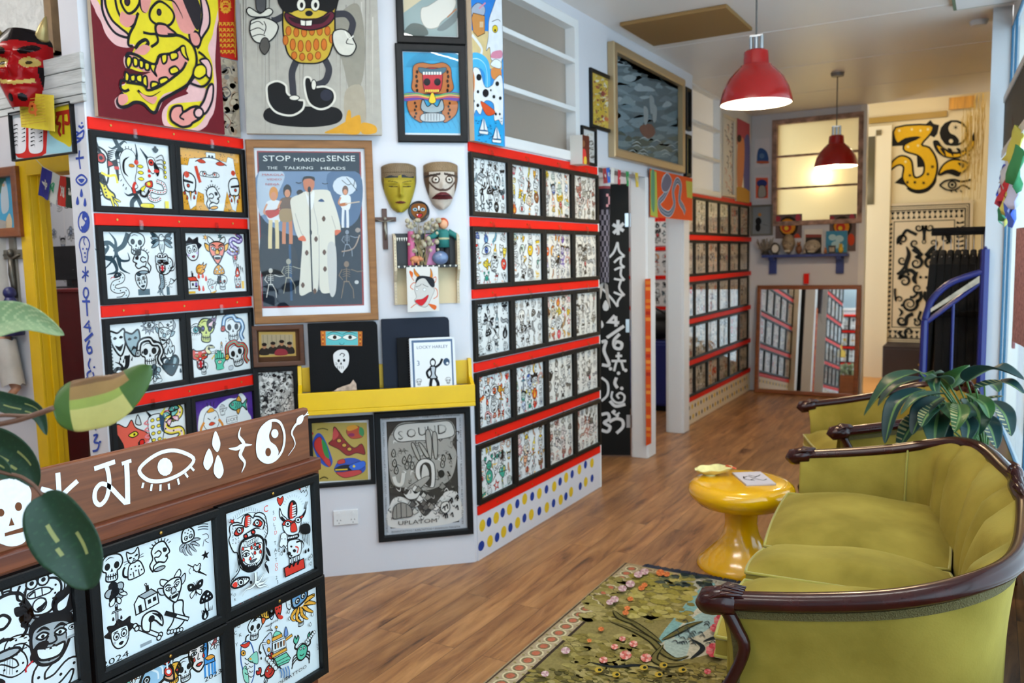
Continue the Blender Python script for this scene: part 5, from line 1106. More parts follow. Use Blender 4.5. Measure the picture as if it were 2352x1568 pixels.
def corn(a):
 T= lambda x,y:a.g(540+x/3.016,y/3.016);a.pm(T,lv=1);r=random.Random(11)
 for i in range(46):
  x=20+r.random()*940;c=r.choice(['8f8c86','b5b1a8','7d7970','c4c1b8','99958c'])
  a.lv=1;y0=-100+r.random()*300;a.L([(x,y0),(x+r.uniform(-8,8),y0+300+r.random()*500)],.002+.006*r.random(),c,sm=0,tp=1)
 a.lv=3;a.F([(660,200),(760,60),(860,40),(900,300),(880,560),(800,640),(740,420)],'8c887c',None);a.F([(760,640),(880,600),(900,860),(780,900)],'a39a88',None)
 for x in (75,205,240,905):a.L([(x,-60),(x+r.uniform(-6,6),400),(x+4,925)],.0022,'3a3a3a',tp=1)
 for p in ([(780,770),(800,770),(803,850),(785,890),(765,850)],[(840,800),(870,820),(860,925),(740,925),(620,920),(700,880)],[(880,850),(970,870),(975,920),(880,925)]):a.F(p,'c9932c',None)
 bk='141416'
 a.F([(195,790),(240,745),(400,735),(560,740),(700,745),(745,800),(700,855),(540,880),(330,870),(220,840)],bk,None)
 a.L([(690,100),(770,100),(815,160),(795,240)],.03,'34353c');a.L([(340,110),(280,140),(250,140)],.028,'34353c')
 a.L([(430,410),(395,500),(400,600),(405,680)],.03,'34353c');a.L([(620,410),(650,480),(625,560),(560,590)],.03,'34353c')
 a.F([(220,650),(225,590),(290,562),(350,590),(365,650),(440,690),(478,700),(465,760),(390,800),(290,780),(235,720)],bk,'d8d4c8',.009)
 a.F([(480,600),(485,540),(520,540),(550,600),(620,600),(680,630),(690,690),(650,740),(580,755),(510,710)],bk,'d8d4c8',.009)
 a.E(410,678,36,'d8d4c8',18,bk,.004);a.E(545,588,18,'d8d4c8',36,bk,.004);a.E(632,660,42,'2a2c38',40)
 body=[(335,20),(330,150),(335,240),(345,300),(370,380),(430,430),(500,440),(580,435),(640,400),(670,330),(690,240),(690,100),(685,-40),(340,-40)]
 a.F(body,'bd9f35',bk,.007)
 for rr,y in enumerate((215,310,385)):
  n=(6,5,4)[rr]
  for i in range(n):x=(370,400,410)[rr]+(54,54,55)[rr]*i;a.E(x,y+(10 if i in (1,2) else 0),19,'c06a24',(32,40,26)[rr],'7a3a14',.003)
 a.E(350,280,18,'c06a24',34,'7a3a14',.003);a.E(668,270,16,'c06a24',30,'7a3a14',.003)
 a.F([(322,-30),(690,-30),(692,60),(640,85),(510,75),(400,90),(325,70)],bk,None)
 a.F([(395,90),(450,70),(510,60),(570,70),(640,90),(600,120),(510,130),(430,120)],'c9ad3e',None)
 for x in (458,555):a.E(x,35,32,'e4e0d2',44,bk,.004);a.E(x+3,38,12,bk,20)
 a.E(512,95,27,bk,20)
 a.F([(345,120),(355,90),(430,125),(510,145),(600,120),(660,80),(690,110),(660,160),(600,195),(510,210),(420,190),(370,160)],'5a1d2e',bk,.006)
 a.F([(440,130),(600,125),(660,95),(600,165),(430,165),(370,120)],'26141a',None)
 a.F([(452,140),(488,145),(486,182),(455,178)],'e9e4d6',bk,.003,sm=0);a.F([(490,145),(535,142),(530,180),(490,182)],'e9e4d6',bk,.003,sm=0)
 a.F([(105,170),(120,140),(200,125),(270,150),(300,190),(270,260),(210,300),(140,290),(105,230)],'cfccc0',bk,.006)
 for p in ([(110,170),(160,150),(195,175)],[(105,215),(160,195),(200,215)],[(120,255),(170,240),(210,250)],[(200,150),(215,190),(200,240)]):a.L(p,.004,bk)
 a.F([(150,70),(150,-80),(205,-80),(210,70)],'4a4a4c',bk,.004);a.F([(80,80),(100,55),(150,85),(180,95),(230,60),(262,80),(240,110),(180,120),(110,115)],'cfccc0',bk,.005);a.F([(190,270),(225,270),(240,330),(205,380),(170,330)],'4f4c48',bk,.004)
 a.F([(685,220),(740,205),(790,230),(820,280),(838,330),(800,385),(730,380),(690,330),(675,270)],'cfccc0',bk,.006);a.L([(790,260),(770,300),(820,310)],.004,bk);a.L([(760,215),(790,270),(820,250)],.005,'e6e3d8')
wallpic('painting','painting of a masked corn cob character with big black shoes on grey boards','painting',PB,[(545,-420),(863,-420),(866,307),(551,310)],0,.03,M_canvas,corn,M_paint,bg='aaa69c',d=.035)
def poster(a):
 T= lambda x,y:a.g(560+x/3.647,320+y/3.647);a.pm(T,lv=1);kk='10131a'
 a.F([(108,95),(980,103),(1008,1390),(150,1415)],'8c2420',None,sm=0);a.F([(120,108),(968,112),(992,1380),(162,1400)],'131d2b',None,sm=0)
 a.F([(125,270),(560,270),(800,300),(820,600),(600,760),(400,800),(145,640)],'6a82a2',None);a.F([(700,290),(970,290),(975,620),(850,740),(760,600)],'4a6384',None);a.F([(128,275),(330,275),(300,420),(140,640)],'aebdcd',None)
 a.F([(145,800),(260,860),(420,900),(430,1100),(160,1150)],'22252c',None);a.F([(375,880),(395,880),(410,1350),(390,1350)],'24466a',None,sm=0)
 a.F([(122,110),(966,114),(968,268),(126,268)],'14202c',None,sm=0)
 a.E(845,390,100,'c9d2da',82)
 for p in ([(950,430),(900,370),(860,320)],[(900,370),(870,380),(820,340)],[(920,390),(930,340)]):a.L(p,.003,kk)
 def person(x,y,h,shirt,legs,hair,skin='c98862'):
  a.F([(x-.1*h,y-.5*h),(x-.12*h,y-.78*h),(x+.12*h,y-.78*h),(x+.1*h,y-.45*h)],shirt,None);
  for s in (-1,1):a.L([(x+s*.05*h,y-.48*h),(x+s*.06*h,y-.2*h),(x+s*.06*h,y)],.07*h/3647*3.6*.5,legs)
  a.E(x,y-.92*h,.075*h,hair,.12*h);a.E(x,y-.88*h,.05*h,skin,.07*h);a.L([(x-.11*h,y-.75*h),(x-.16*h,y-.6*h),(x-.03*h,y-.55*h)],.0075,skin)
 person(250,915,500,'d9dde0','d8c694','c9863a');person(365,875,480,'6a5240','c07a52','1c1716');person(850,740,340,'dfe2e2','dcdfe0','6a4a38')
 a.F([(180,600),(240,590),(310,590),(290,630),(215,660)],'b03a30',None);a.L([(250,600),(310,570)],.006,'8c3a2a',sm=0);a.F([(800,540),(860,530),(865,550),(815,560)],'b0662e',None);a.L([(850,540),(970,522)],.005,'c9b49a',sm=0)
 a.F([(305,590),(410,590),(405,680),(310,685)],'9a8058',None);a.E(470,445,28,'231a18',24)
 def skel(x,y,h,c='b9b6ac'):
  a.E(x,y-h*.92,h*.07,c,h*.085);lw=.0035
  a.L([(x,y-h*.82),(x,y-h*.45)],lw,c,sm=0)
  for i in range(4):a.L([(x-h*.1,y-h*(.76-.06*i)),(x,y-h*(.79-.06*i)),(x+h*.1,y-h*(.76-.06*i))],lw*.7,c)
  a.L([(x-h*.12,y-h*.78),(x-h*.2,y-h*.62),(x-h*.1,y-h*.5)],lw,c,sm=0);a.L([(x+h*.12,y-h*.78),(x+h*.3,y-h*.72),(x+h*.45,y-h*.74)],lw,c,sm=0)
  a.L([(x-h*.08,y-h*.45),(x+h*.08,y-h*.45)],lw*1.5,c,sm=0);a.L([(x-h*.06,y-h*.45),(x-h*.1,y-h*.22),(x-h*.14,y)],lw,c,sm=0);a.L([(x+h*.06,y-h*.45),(x+h*.18,y-h*.24),(x+h*.2,y)],lw,c,sm=0)
 skel(225,1325,245,'c4c2ba');skel(375,1290,290,'9d9a8a');skel(860,1330,310,'7a6450');skel(865,980,220,'7d8490');a.E(955,760,22,'9a8a80',20);a.E(945,1195,18,'b8b8b4',16);a.L([(820,940),(920,910),(970,800)],.006,'9a8474')
 a.F([(395,500),(470,460),(540,430),(700,425),(740,490),(790,640),(810,760),(765,765),(765,900),(772,1260),(720,1285),(640,1260),(630,1000),(620,1260),(560,1275),(470,1300),(475,1100),(490,850),(460,830),(430,760),(400,600)],'d8d4c4',None)
 a.F([(770,900),(772,1260),(720,1285),(700,900)],'c4c2bc',None);a.L([(630,800),(632,1260)],.003,'a8a6a0',sm=0);a.L([(430,620),(480,780),(500,800)],.003,'aaa79c');a.L([(735,640),(770,750)],.003,'aaa79c');a.L([(590,440),(585,560),(615,700),(620,800)],.003,'b4b1a8')
 a.F([(515,440),(545,480),(590,430),(580,560),(550,580)],'e6e6e4',None);a.F([(497,360),(505,320),(575,312),(592,360),(585,410),(550,445),(510,420)],'b8704e',None);a.F([(492,360),(500,318),(540,308),(590,318),(592,350),(560,330),(510,335)],'1e1816',None)
 a.F([(455,830),(500,805),(522,850),(480,850)],'d0643a',None);a.F([(765,760),(815,765),(770,805)],'d0643a',None);a.F([(622,520),(650,498),(676,522)],'28466e',None)
 for x,y in ((670,665),(605,835),(528,950),(675,945),(680,1085),(495,1220),(595,1270)):a.F([(x,y-24),(x+16,y),(x,y+24),(x-16,y)],'5a3a22',None)
 a.L([(550,400),(558,760),(575,1275)],.0065,'1a1d24',sm=0);a.E(549,420,14,kk,26);a.E(562,780,10,kk,22)
 for i,(x,y) in enumerate(((460,368),(680,375))):a.L([(x-24,y-8),(x,y),(x+24,y-6)],.004,kk)
 def tx(s,x0,x1,y,size,c):
  p,q=a_f(x0,y),a_f(x1,y);w=text_polys(s)[1];a.at(0,0,1);a.text(s,(p[0]+q[0])/2,(p[1]+q[1])/2,size,c,sx=(q[0]-p[0])/(w*size));a.pm(T)
 a_f=T
 tx('STOP',158,392,160,.037,'d9dcd8');tx('MAKING',415,678,172,.024,'d9dcd8');tx('SENSE',690,932,160,.037,'d9dcd8')
 tx('THE',196,282,240,.0185,'d9dcd8');tx('TALKING',335,580,240,.0185,'d9dcd8');tx('HEADS',640,852,243,.0185,'d9dcd8')
 tx('MAKOLA',152,335,297,.0135,'b03a34');tx('VIDEO',192,318,336,.0135,'b03a34');tx('NINJA',180,300,376,.0135,'b03a34')
wallpic('framed_poster','oak framed concert film poster with singer in pale suit at microphone','poster',PB,[(566,321),(858,322),(866,735),(582,745)],.036,.025,M_oak,poster,glass=True,bg='e4e4e8')
def pale(a):
 T= lambda x,y:a.g(540+x/3.016,y/3.016);a.pm(T,lv=1)
 a.F([(1165,-120),(1535,-120),(1540,255),(1165,245)],'8fa3a2',None,sm=0);a.F([(1165,-120),(1360,-120),(1290,0),(1165,90)],'d0c2a0',None,sm=0);a.F([(1165,245),(1180,200),(1230,160),(1310,180),(1330,245)],'55605c',None)
 a.F([(1290,60),(1340,40),(1430,-20),(1480,-60),(1530,10),(1500,90),(1430,150),(1400,190),(1330,195),(1290,140)],'d9d6cc','9a968c',.003);a.F([(1400,200),(1500,110),(1535,70),(1535,140),(1450,210)],'6d7a7c',None);a.L([(1470,120),(1535,60)],.006,'b0724a')
wallpic('framed_print','black framed pale print of white boulder on grey water, above the tiger print','picture',PB,[(905,-190),(1062,-190),(1070,103),(910,98)],.034,.024,M_black,pale,glass=True,bg='dfe0e2')
def tiger(a):
 T= lambda x,y:a.g(540+x/3.016,y/3.016);a.pm(T,lv=1)
 a.F([(1162,360),(1562,362),(1580,925),(1172,920)],'3aa0cc',None,sm=0)
 for i in range(40):q=pi*(.08+.84*i/39);a.L([(1365+100*cos(q),480-60*sin(q)),(1365+190*cos(q),500-150*sin(q))],.0012,'1c5a7a',sm=0)
 for i in range(30):x=1180+13*i;a.L([(x,800+30*(i%3)),(x+12,850+20*(i%3))],.0012,'2a7fa8',sm=0)
 o='b06a38'
 a.F([(1235,460),(1290,435),(1365,445),(1440,435),(1490,470),(1500,540),(1510,620),(1440,650),(1290,650),(1225,620),(1230,540)],o,K,.003);a.F([(1195,700),(1290,690),(1300,840),(1250,830),(1205,780)],o,K,.003);a.F([(1440,690),(1535,700),(1535,780),(1490,830),(1440,840)],o,K,.003)
 for i in range(5):
  for s in (-1,1):a.E(1365+s*(105+5*(i%2)),500+32*i,9,'2a1a12',13);a.E(1365+s*(120-8*(i%2)),715+24*i,8,'2a1a12',10)
 a.F([(1170,650),(1260,640),(1330,660),(1400,660),(1480,640),(1555,650),(1555,700),(1440,690),(1365,700),(1290,690),(1170,700)],'6a4a9a',None)
 for i,c in enumerate(('5fb04a','e8c83a','d9662e')):a.L([(1170,655+12*i),(1260,648+12*i),(1330,665+9*i),(1400,665+9*i),(1480,648+12*i),(1555,655+12*i)],.005,c)
 a.F([(1310,480),(1420,480),(1435,560),(1410,640),(1320,640),(1300,560)],'b8303a',K,.003);a.F([(1270,470),(1365,480),(1460,470),(1430,515),(1300,515)],'4a6a78',K,.002)
 for x in (1328,1400):a.E(x,570,24,K,26)
 for i in range(7):a.rect(1300+19*i,1313+19*i,500,520,'e8e8e0');a.rect(1315+14*i,1325+14*i,622,640,'e8d85a')
 a.F([(1365,640),(1390,700),(1365,720),(1340,700)],'e8c83a',K,.002);a.F([(1300,690),(1330,740),(1365,720),(1400,740),(1430,690),(1445,750),(1410,780),(1320,780),(1285,750)],'9aa8ac',K,.004);a.F([(1300,790),(1430,790),(1440,840),(1295,840)],'b8bec0',K,.003)
 for i in range(6):a.L([(1315+20*i,790),(1315+20*i,838)],.002,K,sm=0)
wallpic('framed_print','black framed print of tiger and red skull on bright blue','picture',PB,[(909,100),(1069,103),(1075,328),(913,325)],.034,.024,M_black,tiger,glass=True,bg='dfe3ea')
def people(a):
 a.pm(lambda x,y:a.g(x,y),lv=1);a.F([(594,762),(678,762),(680,817),(596,820)],'b99a54',None,sm=0);a.F([(600,768),(672,768),(674,812),(602,815)],'a99a7c',None,sm=0)
 for i in range(7):a.L([(604+10*i,769),(605+10*i,790)],.002,'6f6a52',sm=0)
 for x,y in ((607,800),(627,797),(647,793),(665,797)):a.F([(x-11,y+14),(x-8,y),(x+8,y),(x+11,y+14)],'2a2420',None);a.E(x,y-5,5,'a87858',6);a.E(x,y-9,6,'1c1614',4)
 a.F([(632,815),(636,802),(655,802),(660,814)],'8c3038',None)
wallpic('framed_photo','small photograph of seated people in a wide brown frame','photo',PB,[(578,748),(696,746),(702,836),(582,846)],.022,.02,M_brown,people,glass=True,bg='50321f')
def dense(seed,x0,x1,y0,y1,n,cols,s0=.01):
 def fn(a):
  r=random.Random(seed);a.pm(lambda x,y:a.g(x,y),lv=1)
  for i in range(n):
   x,y=r.uniform(x0,x1),r.uniform(y0,y1);a.lv=1+i%12;q=r.random()*6.3;L_=r.uniform(4,11)
   if r.random()<.5:a.L([(x,y),(x+L_*cos(q),y+L_*sin(q)),(x+L_*cos(q+.9),y+L_*1.3*sin(q+.9))],r.uniform(.002,.006),r.choice(cols))
   else:a.E(x,y,r.uniform(1.5,5),r.choice(cols),r.uniform(2,6),rot=q)
 return fn
wallpic('framed_print','black framed dense black and white print beneath the small photograph','picture',PB,[(580,846),(683,838),(690,965),(587,978)],.024,.022,M_black,dense(3,594,672,850,970,330,['e0e0dc','1c1c1e','8a8a88','e8e8e4','3a3a3c']),glass=True,bg='b8b8b4')
def fish4(a):
 T= lambda x,y:a.g(700+x/3.36,900+y/3.36);a.pm(T,lv=1)
 a.F([(-90,245),(480,235),(490,690),(-90,705)],'b9a356',None,sm=0)
 a.F([(60,400),(95,320),(140,340),(190,450),(215,540),(180,580),(110,530)],'2f52b0',None);a.F([(80,370),(125,350),(150,450),(200,540),(185,575),(120,500),(75,430)],'c03a34',K,.002);a.F([(130,370),(165,400),(190,510),(150,480)],'2f8a4a',None)
 a.F([(185,400),(215,360),(225,270),(260,300),(310,370),(380,430),(440,400),(465,480),(400,470),(330,490),(260,440)],'8c2a2c',K,.003);a.F([(215,370),(228,275),(262,330)],'c24a4c',None)
 for x,y in ((265,375),(305,410),(345,440)):a.E(x,y,18,'d0a44a',15,K,.003)
 a.F([(325,290),(380,255),(450,290),(445,345),(370,360),(330,330)],'b8503a',K,.002);a.F([(325,270),(380,252),(410,275),(340,300)],'d99a3a',None);a.F([(425,270),(455,290),(450,340),(420,320)],'3a8a5a',None);a.E(360,330,25,'8a2a5a',14)
 a.F([(230,580),(280,520),(390,510),(465,560),(450,620),(330,650),(240,620)],'2f52b0',None);a.F([(230,590),(300,560),(400,570),(380,600),(250,610)],'1c2438',None);a.F([(340,570),(450,530),(465,570),(390,610)],'3a6ad0',K,.002);a.F([(240,620),(300,615),(420,600),(430,630),(310,660)],'c24a4c',K,.002);a.F([(255,530),(300,515),(310,545),(260,555)],'c03a34',K,.002);a.L([(235,600),(330,595)],.006,'e0c83a');a.E(380,572,10,'e0c83a')
 a.L([(95,290),(140,280),(180,292)],.005,'5a5028');a.L([(115,670),(150,655),(180,668)],.006,'5a5028');a.E(55,320,12,'c03a34')
wallpic('framed_print','black framed print of four bright fish on a mustard ground','picture',PB,[(705,962),(856,953),(864,1112),(712,1122)],.022,.022,M_black,fish4,glass=True,bg='dcdcdc')
def sound(a):
 T= lambda x,y:a.g(855+x/4.898,930+y/4.898);a.pm(T,lv=1);g0,g1,g2='141312','a29e97','d6d2cc'
 a.F([(75,105),(1040,60),(1060,1380),(118,1468)],'bfc1c6',None,sm=0);a.F([(158,188),(945,140),(978,1315),(205,1388)],g0,None,sm=0);a.F([(168,198),(936,150),(968,1306),(214,1378)],'3a3734',None,sm=0)
 a.F([(180,420),(230,300),(330,200),(600,190),(860,170),(940,300),(900,420),(950,560),(900,800),(780,900),(600,960),(400,930),(240,900),(190,700)],g1,None);a.F([(210,1100),(320,1030),(480,1120),(600,1250),(760,1050),(840,970),(965,1000),(968,1300),(215,1376)],g2,None)
 for i in range(170):
  r=random.Random(i+900);x,y=r.uniform(215,930),r.uniform(200,1300);q=r.random()*6.3;e=r.uniform(20,55);a.lv=6+i%6;a.L([(x,y),(x+e*cos(q),y+e*sin(q)),(x+e*1.2*cos(q+1),y+e*sin(q+1))],r.uniform(.0015,.005),r.choice(['1c1b1a','dcd8d2','5a5752','1c1b1a','8a867f']),tp=2)
 a.lv=14
 a.F([(240,330),(300,230),(480,200),(700,190),(860,180),(920,270),(900,350),(700,390),(480,400),(300,410)],'cfcbc4',K,.004)
 a.at(0,0,1)
 for ch,x,y,s in (('S',315,340,.05),('O',435,315,.05),('U',555,295,.05),('N',660,280,.05),('D',780,270,.055)):
  u,w=T(x,y);a.text(ch,u,w,s*1.25,'1c1a1a',rot=.03);a.text(ch,u+.002,w+.002,s,'c4c0b8',rot=.03)
 a.pm(T)
 for p in ([(600,300),(640,280),(670,400),(665,590),(640,590),(610,450)],[(680,310),(720,310),(735,420),(730,590),(700,590),(680,450)],[(440,450),(470,430),(540,590),(510,610)],[(520,430),(560,440),(640,570),(600,580)]):a.F(p,'a8a49c',K,.004)
 for x,y in ((360,620),(420,600),(450,680),(390,680),(240,540),(250,650),(270,730),(800,600),(790,660)):a.F([(x-22,y),(x,y-45),(x+22,y),(x+10,y+40),(x-15,y+35)],'a09c94',K,.004);a.E(x,y,7,K)
 a.F([(490,800),(490,680),(550,610),(640,610),(700,680),(700,900),(640,920),(560,880)],g2,K,.004);a.F([(540,800),(540,690),(600,640),(660,690),(660,900),(600,890)],'3a3632',None);a.F([(550,780),(570,670),(610,680),(640,760),(620,860),(560,840)],'c9c5be',K,.003)
 a.F([(600,800),(400,930),(490,970),(640,830)],'a39f98',K,.003);a.E(775,770,38,'2a2826',45)
 for i in range(22):r=random.Random(i);x,y=380+r.random()*420,900+r.random()*300;a.F([(x-40,y+20),(x,y-40),(x+45,y+10),(x,y+40)],r.choice(['8a867f','c4c0b8','5a5752','dad6d0']),K,.003,sm=0)
 a.F([(330,960),(380,1000),(430,930),(480,990),(540,960),(500,1040),(400,1050)],g2,K,.003);a.at(0,0,1);u,w=T(425,965);a.text('3',u,w,.03,K);a.pm(T)
 a.L([(860,540),(890,600),(870,600),(900,660)],.008,K,sm=0,tp=1);a.L([(845,740),(875,790),(850,790),(860,850)],.008,K,sm=0,tp=1);a.L([(240,800),(270,880),(330,880),(350,760)],.018,'d0ccc4')
 a.F([(235,1270),(245,1140),(330,1090),(430,1140),(445,1240),(330,1260)],'8f8b84',K,.004);a.L([(320,1090),(325,1260)],.004);a.L([(270,1120),(275,1265)],.003);a.L([(380,1115),(385,1250)],.003)
 a.F([(780,1100),(850,1080),(870,1160),(820,1210),(770,1170)],'d8d4cc',K,.004)
 for i in range(10):r=random.Random(50+i);x,y=780+r.random()*160,1020+r.random()*240;a.L([(x,y),(x+20,y-30),(x+30,y+20)],.006,K)
 a.at(0,0,1)
 def tx(s,p,q,size,c):
  p,q=T(*p),T(*q);w=text_polys(s)[1];L_=hypot(q[0]-p[0],q[1]-p[1]);a.text(s,(p[0]+q[0])/2,(p[1]+q[1])/2,size,c,atan2(q[1]-p[1],q[0]-p[0]),sx=L_/(w*size))
 tx('UPLATOM',(285,1322),(725,1288),.03,'2a2826');c='4a4c52'
 tx('DAISKYHT * MOONGYOO * HABITUOUS * CHAMPWAK',(105,152),(985,108),.0135,c);tx('RONNYTATTOO * KARLTATTOO * SHANNON PARGETA',(215,1420),(985,1358),.0135,c)
 tx('JOROSAPT * SAMMESAIN * LOCKY HARLEY * JLBTATTOO * HARRY TATTOO',(165,1425),(122,195),.0125,c);tx('CECILY PARK * JAVANASTY * BLINDPILGRIM * RUBY ROSE * FRANCES',(985,135),(1015,1330),.0125,c)
wallpic('framed_poster','tall black framed black and white drawn gig poster beneath the yellow shelf','poster',PB,[(863,948),(1082,934),(1086,1227),(866,1245)],.03,.024,M_black,sound,glass=True,bg='c4c6ca')
def facemask(name,label,P,px,py,W_,H_,D,wf,ff,cf,m,d=.0,rz=0.,nu=80,nv=104,cat='mask',rough=.45):
 u,w=P.uw(px,py,d);t=MB();vs=[];fs=[];cols=[]
 def pt(i,j):
  s=-1+2*i/nu;v=1-2*j/nv;hw=wf(v);x=s*hw*W_/2;z=v*H_/2
  y=D*(max(0,1-s*s)**.55)*(1-.25*v*v)+ff(s*hw,v)*D
  return (x,-max(y,0),z)
 b=MB();b.grid(lambda a_,c_:pt(round(a_*nu),round(c_*nv)),nu,nv)
 b.c=[]
 for j in range(nv):
  for i in range(nu):
   s=-1+2*(i+.5)/nu;v=1-2*(j+.5)/nv;b.c.append(hx(cf(s*wf(v),v,s)))
 b.f=[f[::-1] for f in b.f]
 n0=len(b.v)
 th=thing(name,label,cat,P.world(u,w,d),rz=P.ang+rz)
 me=b.mesh('face',m,True)
 obj('face',me,None,th)
 return th
bell= lambda x,y,cx,cy,sx,sy:math.exp(-((x-cx)/sx)**2-((y-cy)/sy)**2)
def wA(v): return (1-.0*v)*(.98 if v>.35 else .98-.62*((.35-v)/1.35)**1.5)*(1 if v>-.75 else max(.28,1-((-.75-v)/.25)**2*.6))*(1 if v<.85 else max(.55,1-((v-.85)/.15)**2*.35))
def fA(x,v): return .34*bell(x,v,0,-.12,.1,.22)+.2*bell(x,v,0,-.3,.13,.07)+.1*bell(x,v,0,-.6,.2,.05)-.1*bell(abs(x),v,.38,.08,.2,.06)+.1*bell(abs(x),v,.35,.2,.3,.06)+.08*(v>.62)
def cA(x,v,s):
 if v>.5-.06*abs(x)+.03*sin(x*9): return '7c6a52' if (int(x*26)+int(v*40))%3 else '5c4c3a'
 if v>.4 and abs(x)>.1 and abs(x)<.8: return '2a3038'
 ax=abs(x)
 if .14<ax<.62 and abs(v-.03-.04*ax)<.022: return '3a3018'
 if .12<ax<.66 and abs(v-.2-.16*(ax-.1)+.2*(ax-.35)**2)<.018: return '5a5020'
 if abs(v+.6)<.055*(1-(x/.33)**2) and ax<.3: return '5a2a24'
 if ax>.86: return '6a5a30'
 return 'a3922c' if v<.3 else '968726'
M_mask=art_mat('carved_mask',.42,.12,50)
facemask('face_mask','carved yellow face mask with closed lips, left of the two on the wall',PB,917,433,.172,.232,.06,wA,fA,cA,M_mask,.002)
def fB(x,v): return .22*bell(x,v,0,.0,.14,.2)+.28*bell(x,v,0,-.42,.5,.16)+.15*bell(abs(x),v,.4,.22,.17,.14)+.06*(v>.6)
def cB(x,v,s):
 ax=abs(x);rr=hypot((ax-.38)/.2,(v-.24)/.15)
 if v>.58: return '8a7458' if (int(x*22)+int(v*44))%3 else '6a563e'
 if rr<.3: return '1a1614'
 if rr<.75: return 'd8d0c4'
 if rr<1.15: return '4a3a32'
 if abs(v-.5+.12*ax)<.05 and ax>.1: return '3a302a'
 if abs(v+.44+.25*x*x)<.16*(1-(x/.62)**2) and ax<.6: return '5a2428' if abs(v+.44)>.015 else '2c1214'
 if abs(v+.2-.45*(ax-.1)**2*2)<.05 and ax<.75: return '4a3830'
 if ax>.72: return '5c4636'
 return 'bdb2a6'
facemask('face_mask','carved white face mask with staring eyes and wide dark lips',PB,1013,428,.172,.226,.062,wA,fB,cB,M_mask,.002)
u,w=PB.uw(962,486);t=thing('wall_plate','small round dark plate painted with a roaring animal face','plate',PB.world(u,w,.0),rz=PB.ang)
obj('disc',MB().lathe([(0,.0),(.049,0),(.052,.005),(.049,.010),(.041,.007),(0,.007)],28),mat('dark_glaze','14100e',.25),t,rot=(pi/2,0,0),smooth=40)
a=Art(.0085);a.at(0,0,.041,lv=1);a.F([(-.9,.5),(-.5,.9),(.5,.9),(.9,.5),(.8,-.3),(0,-.9),(-.8,-.3)],'7a4a1e',None)
for s in (-1,1):a.E(.45*s,.25,.28,'8fb0c0',.2);a.E(.45*s,.25,.1,K)
a.F([(-.2,.1),(.2,.1),(0,-.15)],'1a1210',None,sm=0);a.F([(-.4,-.3),(.4,-.3),(0,-.75)],'b02a34',K,.06);a.F([(-.3,-.3),(-.2,-.5),(-.1,-.3)],W,None,sm=0);a.F([(-.1,.6),(.1,.6),(0,.1)],W,None)
obj('painting',a.mesh('painting',M_print),None,t)
def crucifix(P,px,py,h,w_,label,mcross,mfig,d=0.):
 u,w=P.uw(px,py,d);t=thing('crucifix',label,'crucifix',P.world(u,w,d),rz=P.ang);k=h/2
 obj('cross',MB().box(-.06*h,.06*h,-.012,0,-k,k).box(-w_/2,w_/2,-.0125,-.001,k*.36,k*.36+.11*h),mcross,t,bevel=.0015)
 b=MB();b.tube([(0,-.02,k*.36),(0,-.022,0),(.004,-.02,-.2*k),(0,-.018,-.55*k)],[.035*h,.04*h,.035*h,.02*h],8);b.tube([(-w_*.4,-.016,k*.46),(0,-.019,k*.34),(w_*.4,-.016,k*.46)],.016*h,6);b.ball((0,-.022,k*.5),.04*h,.04*h,.05*h)
 obj('figure',b,mfig,t,smooth=True)
crucifix(PB,884,526,.195,.11,'small brown wooden crucifix beside the shadow box on the white wall',mat('crucifix_wood','4a2a1a',.45),mat('pewter','8a8478',.4,.7))
MZ= lambda x,y,d=0.:PB.uw(860+x/4.356,360+y/4.356,d)
u0,w0=MZ(215,1480);u1,w1=MZ(815,780);wm=MZ(500,1085)[1]
cu=(u0+u1)/2;hw=(u1-u0)/2;hh=w1-w0
sb=thing('shadow_box','small painted shelf box with black triangle edging and curved sides','shelf',PB.world(cu,w0),rz=PB.ang)
M_cream2=mat('worn_cream','cfc0a2',.6,noise=.15,nscale=25);D_=.075
obj('back_board',MB().box(-hw,hw,-.006,0,wm-w0,hh+.01),mat('dark_lacquer','17100e',.4),sb)
obj('lower_back',MB().box(-hw,hw,-.006,0,.0,wm-w0),mat('pale_board','d9c6a0',.6),sb)
for s in (-1,1):
 x=s*hw;pts=[(0,0),(-.03,.0),(-.03,hh*.33),(-D_,hh*.5),(-D_,hh*.98),(0,hh*1.03)];b=MB()
 n=len(pts);v=[(x-.006,y,z) for y,z in pts]+[(x+.006,y,z) for y,z in pts]
 b.add(v,[tuple(range(n)),tuple(range(2*n-1,n-1,-1))]+[(i,i+n,(i+1)%n+n,(i+1)%n) for i in range(n)])
 sp=obj('side_panel',b,M_cream2,sb);db=MB()
 for i in range(22):z=hh*(.02+.95*i/21);yy=-.03 if z<hh*.34 else (-D_ if z>hh*.5 else -.03-(D_-.03)*(z-hh*.34)/(hh*.16));db.ball((x,yy-.0005,z),.0016,.001,.0016,6,4)
 obj('dots',db,mat('ink_black','15161a',.5),sp)
obj('shelf_board',MB().box(-hw+.006,hw-.006,-D_+.005,-.006,wm-w0-.006,wm-w0),M_cream2,sb)
b=MB();b.box(-hw+.006,hw-.006,-D_+.001,-D_+.004,wm-w0-.012,wm-w0+.001);obj('edging',b,mat('ink_black','15161a',.5),sb)
a=Art(D_-.0005);a.at(0,0,1)
for i in range(11):x=-hw+.015+i*(2*hw-.03)/10;a.F([(x-.005,wm-w0),(x+.005,wm-w0),(x,wm-w0-.011)],'e0dccf',None,sm=0)
for i in range(5):x=-hw+.012+i*.011;a.F([(x-.004,hh-.012),(x+.004,hh-.012),(x,hh-.03)],'e0dccf',None,sm=0)
obj('triangles',a.mesh('triangles',M_print),None,sb)
def sbx(zx,zy,d):p=MZ(zx,zy,d); return PB.world(p[0],p[1],d)
wsh=wm+.0005
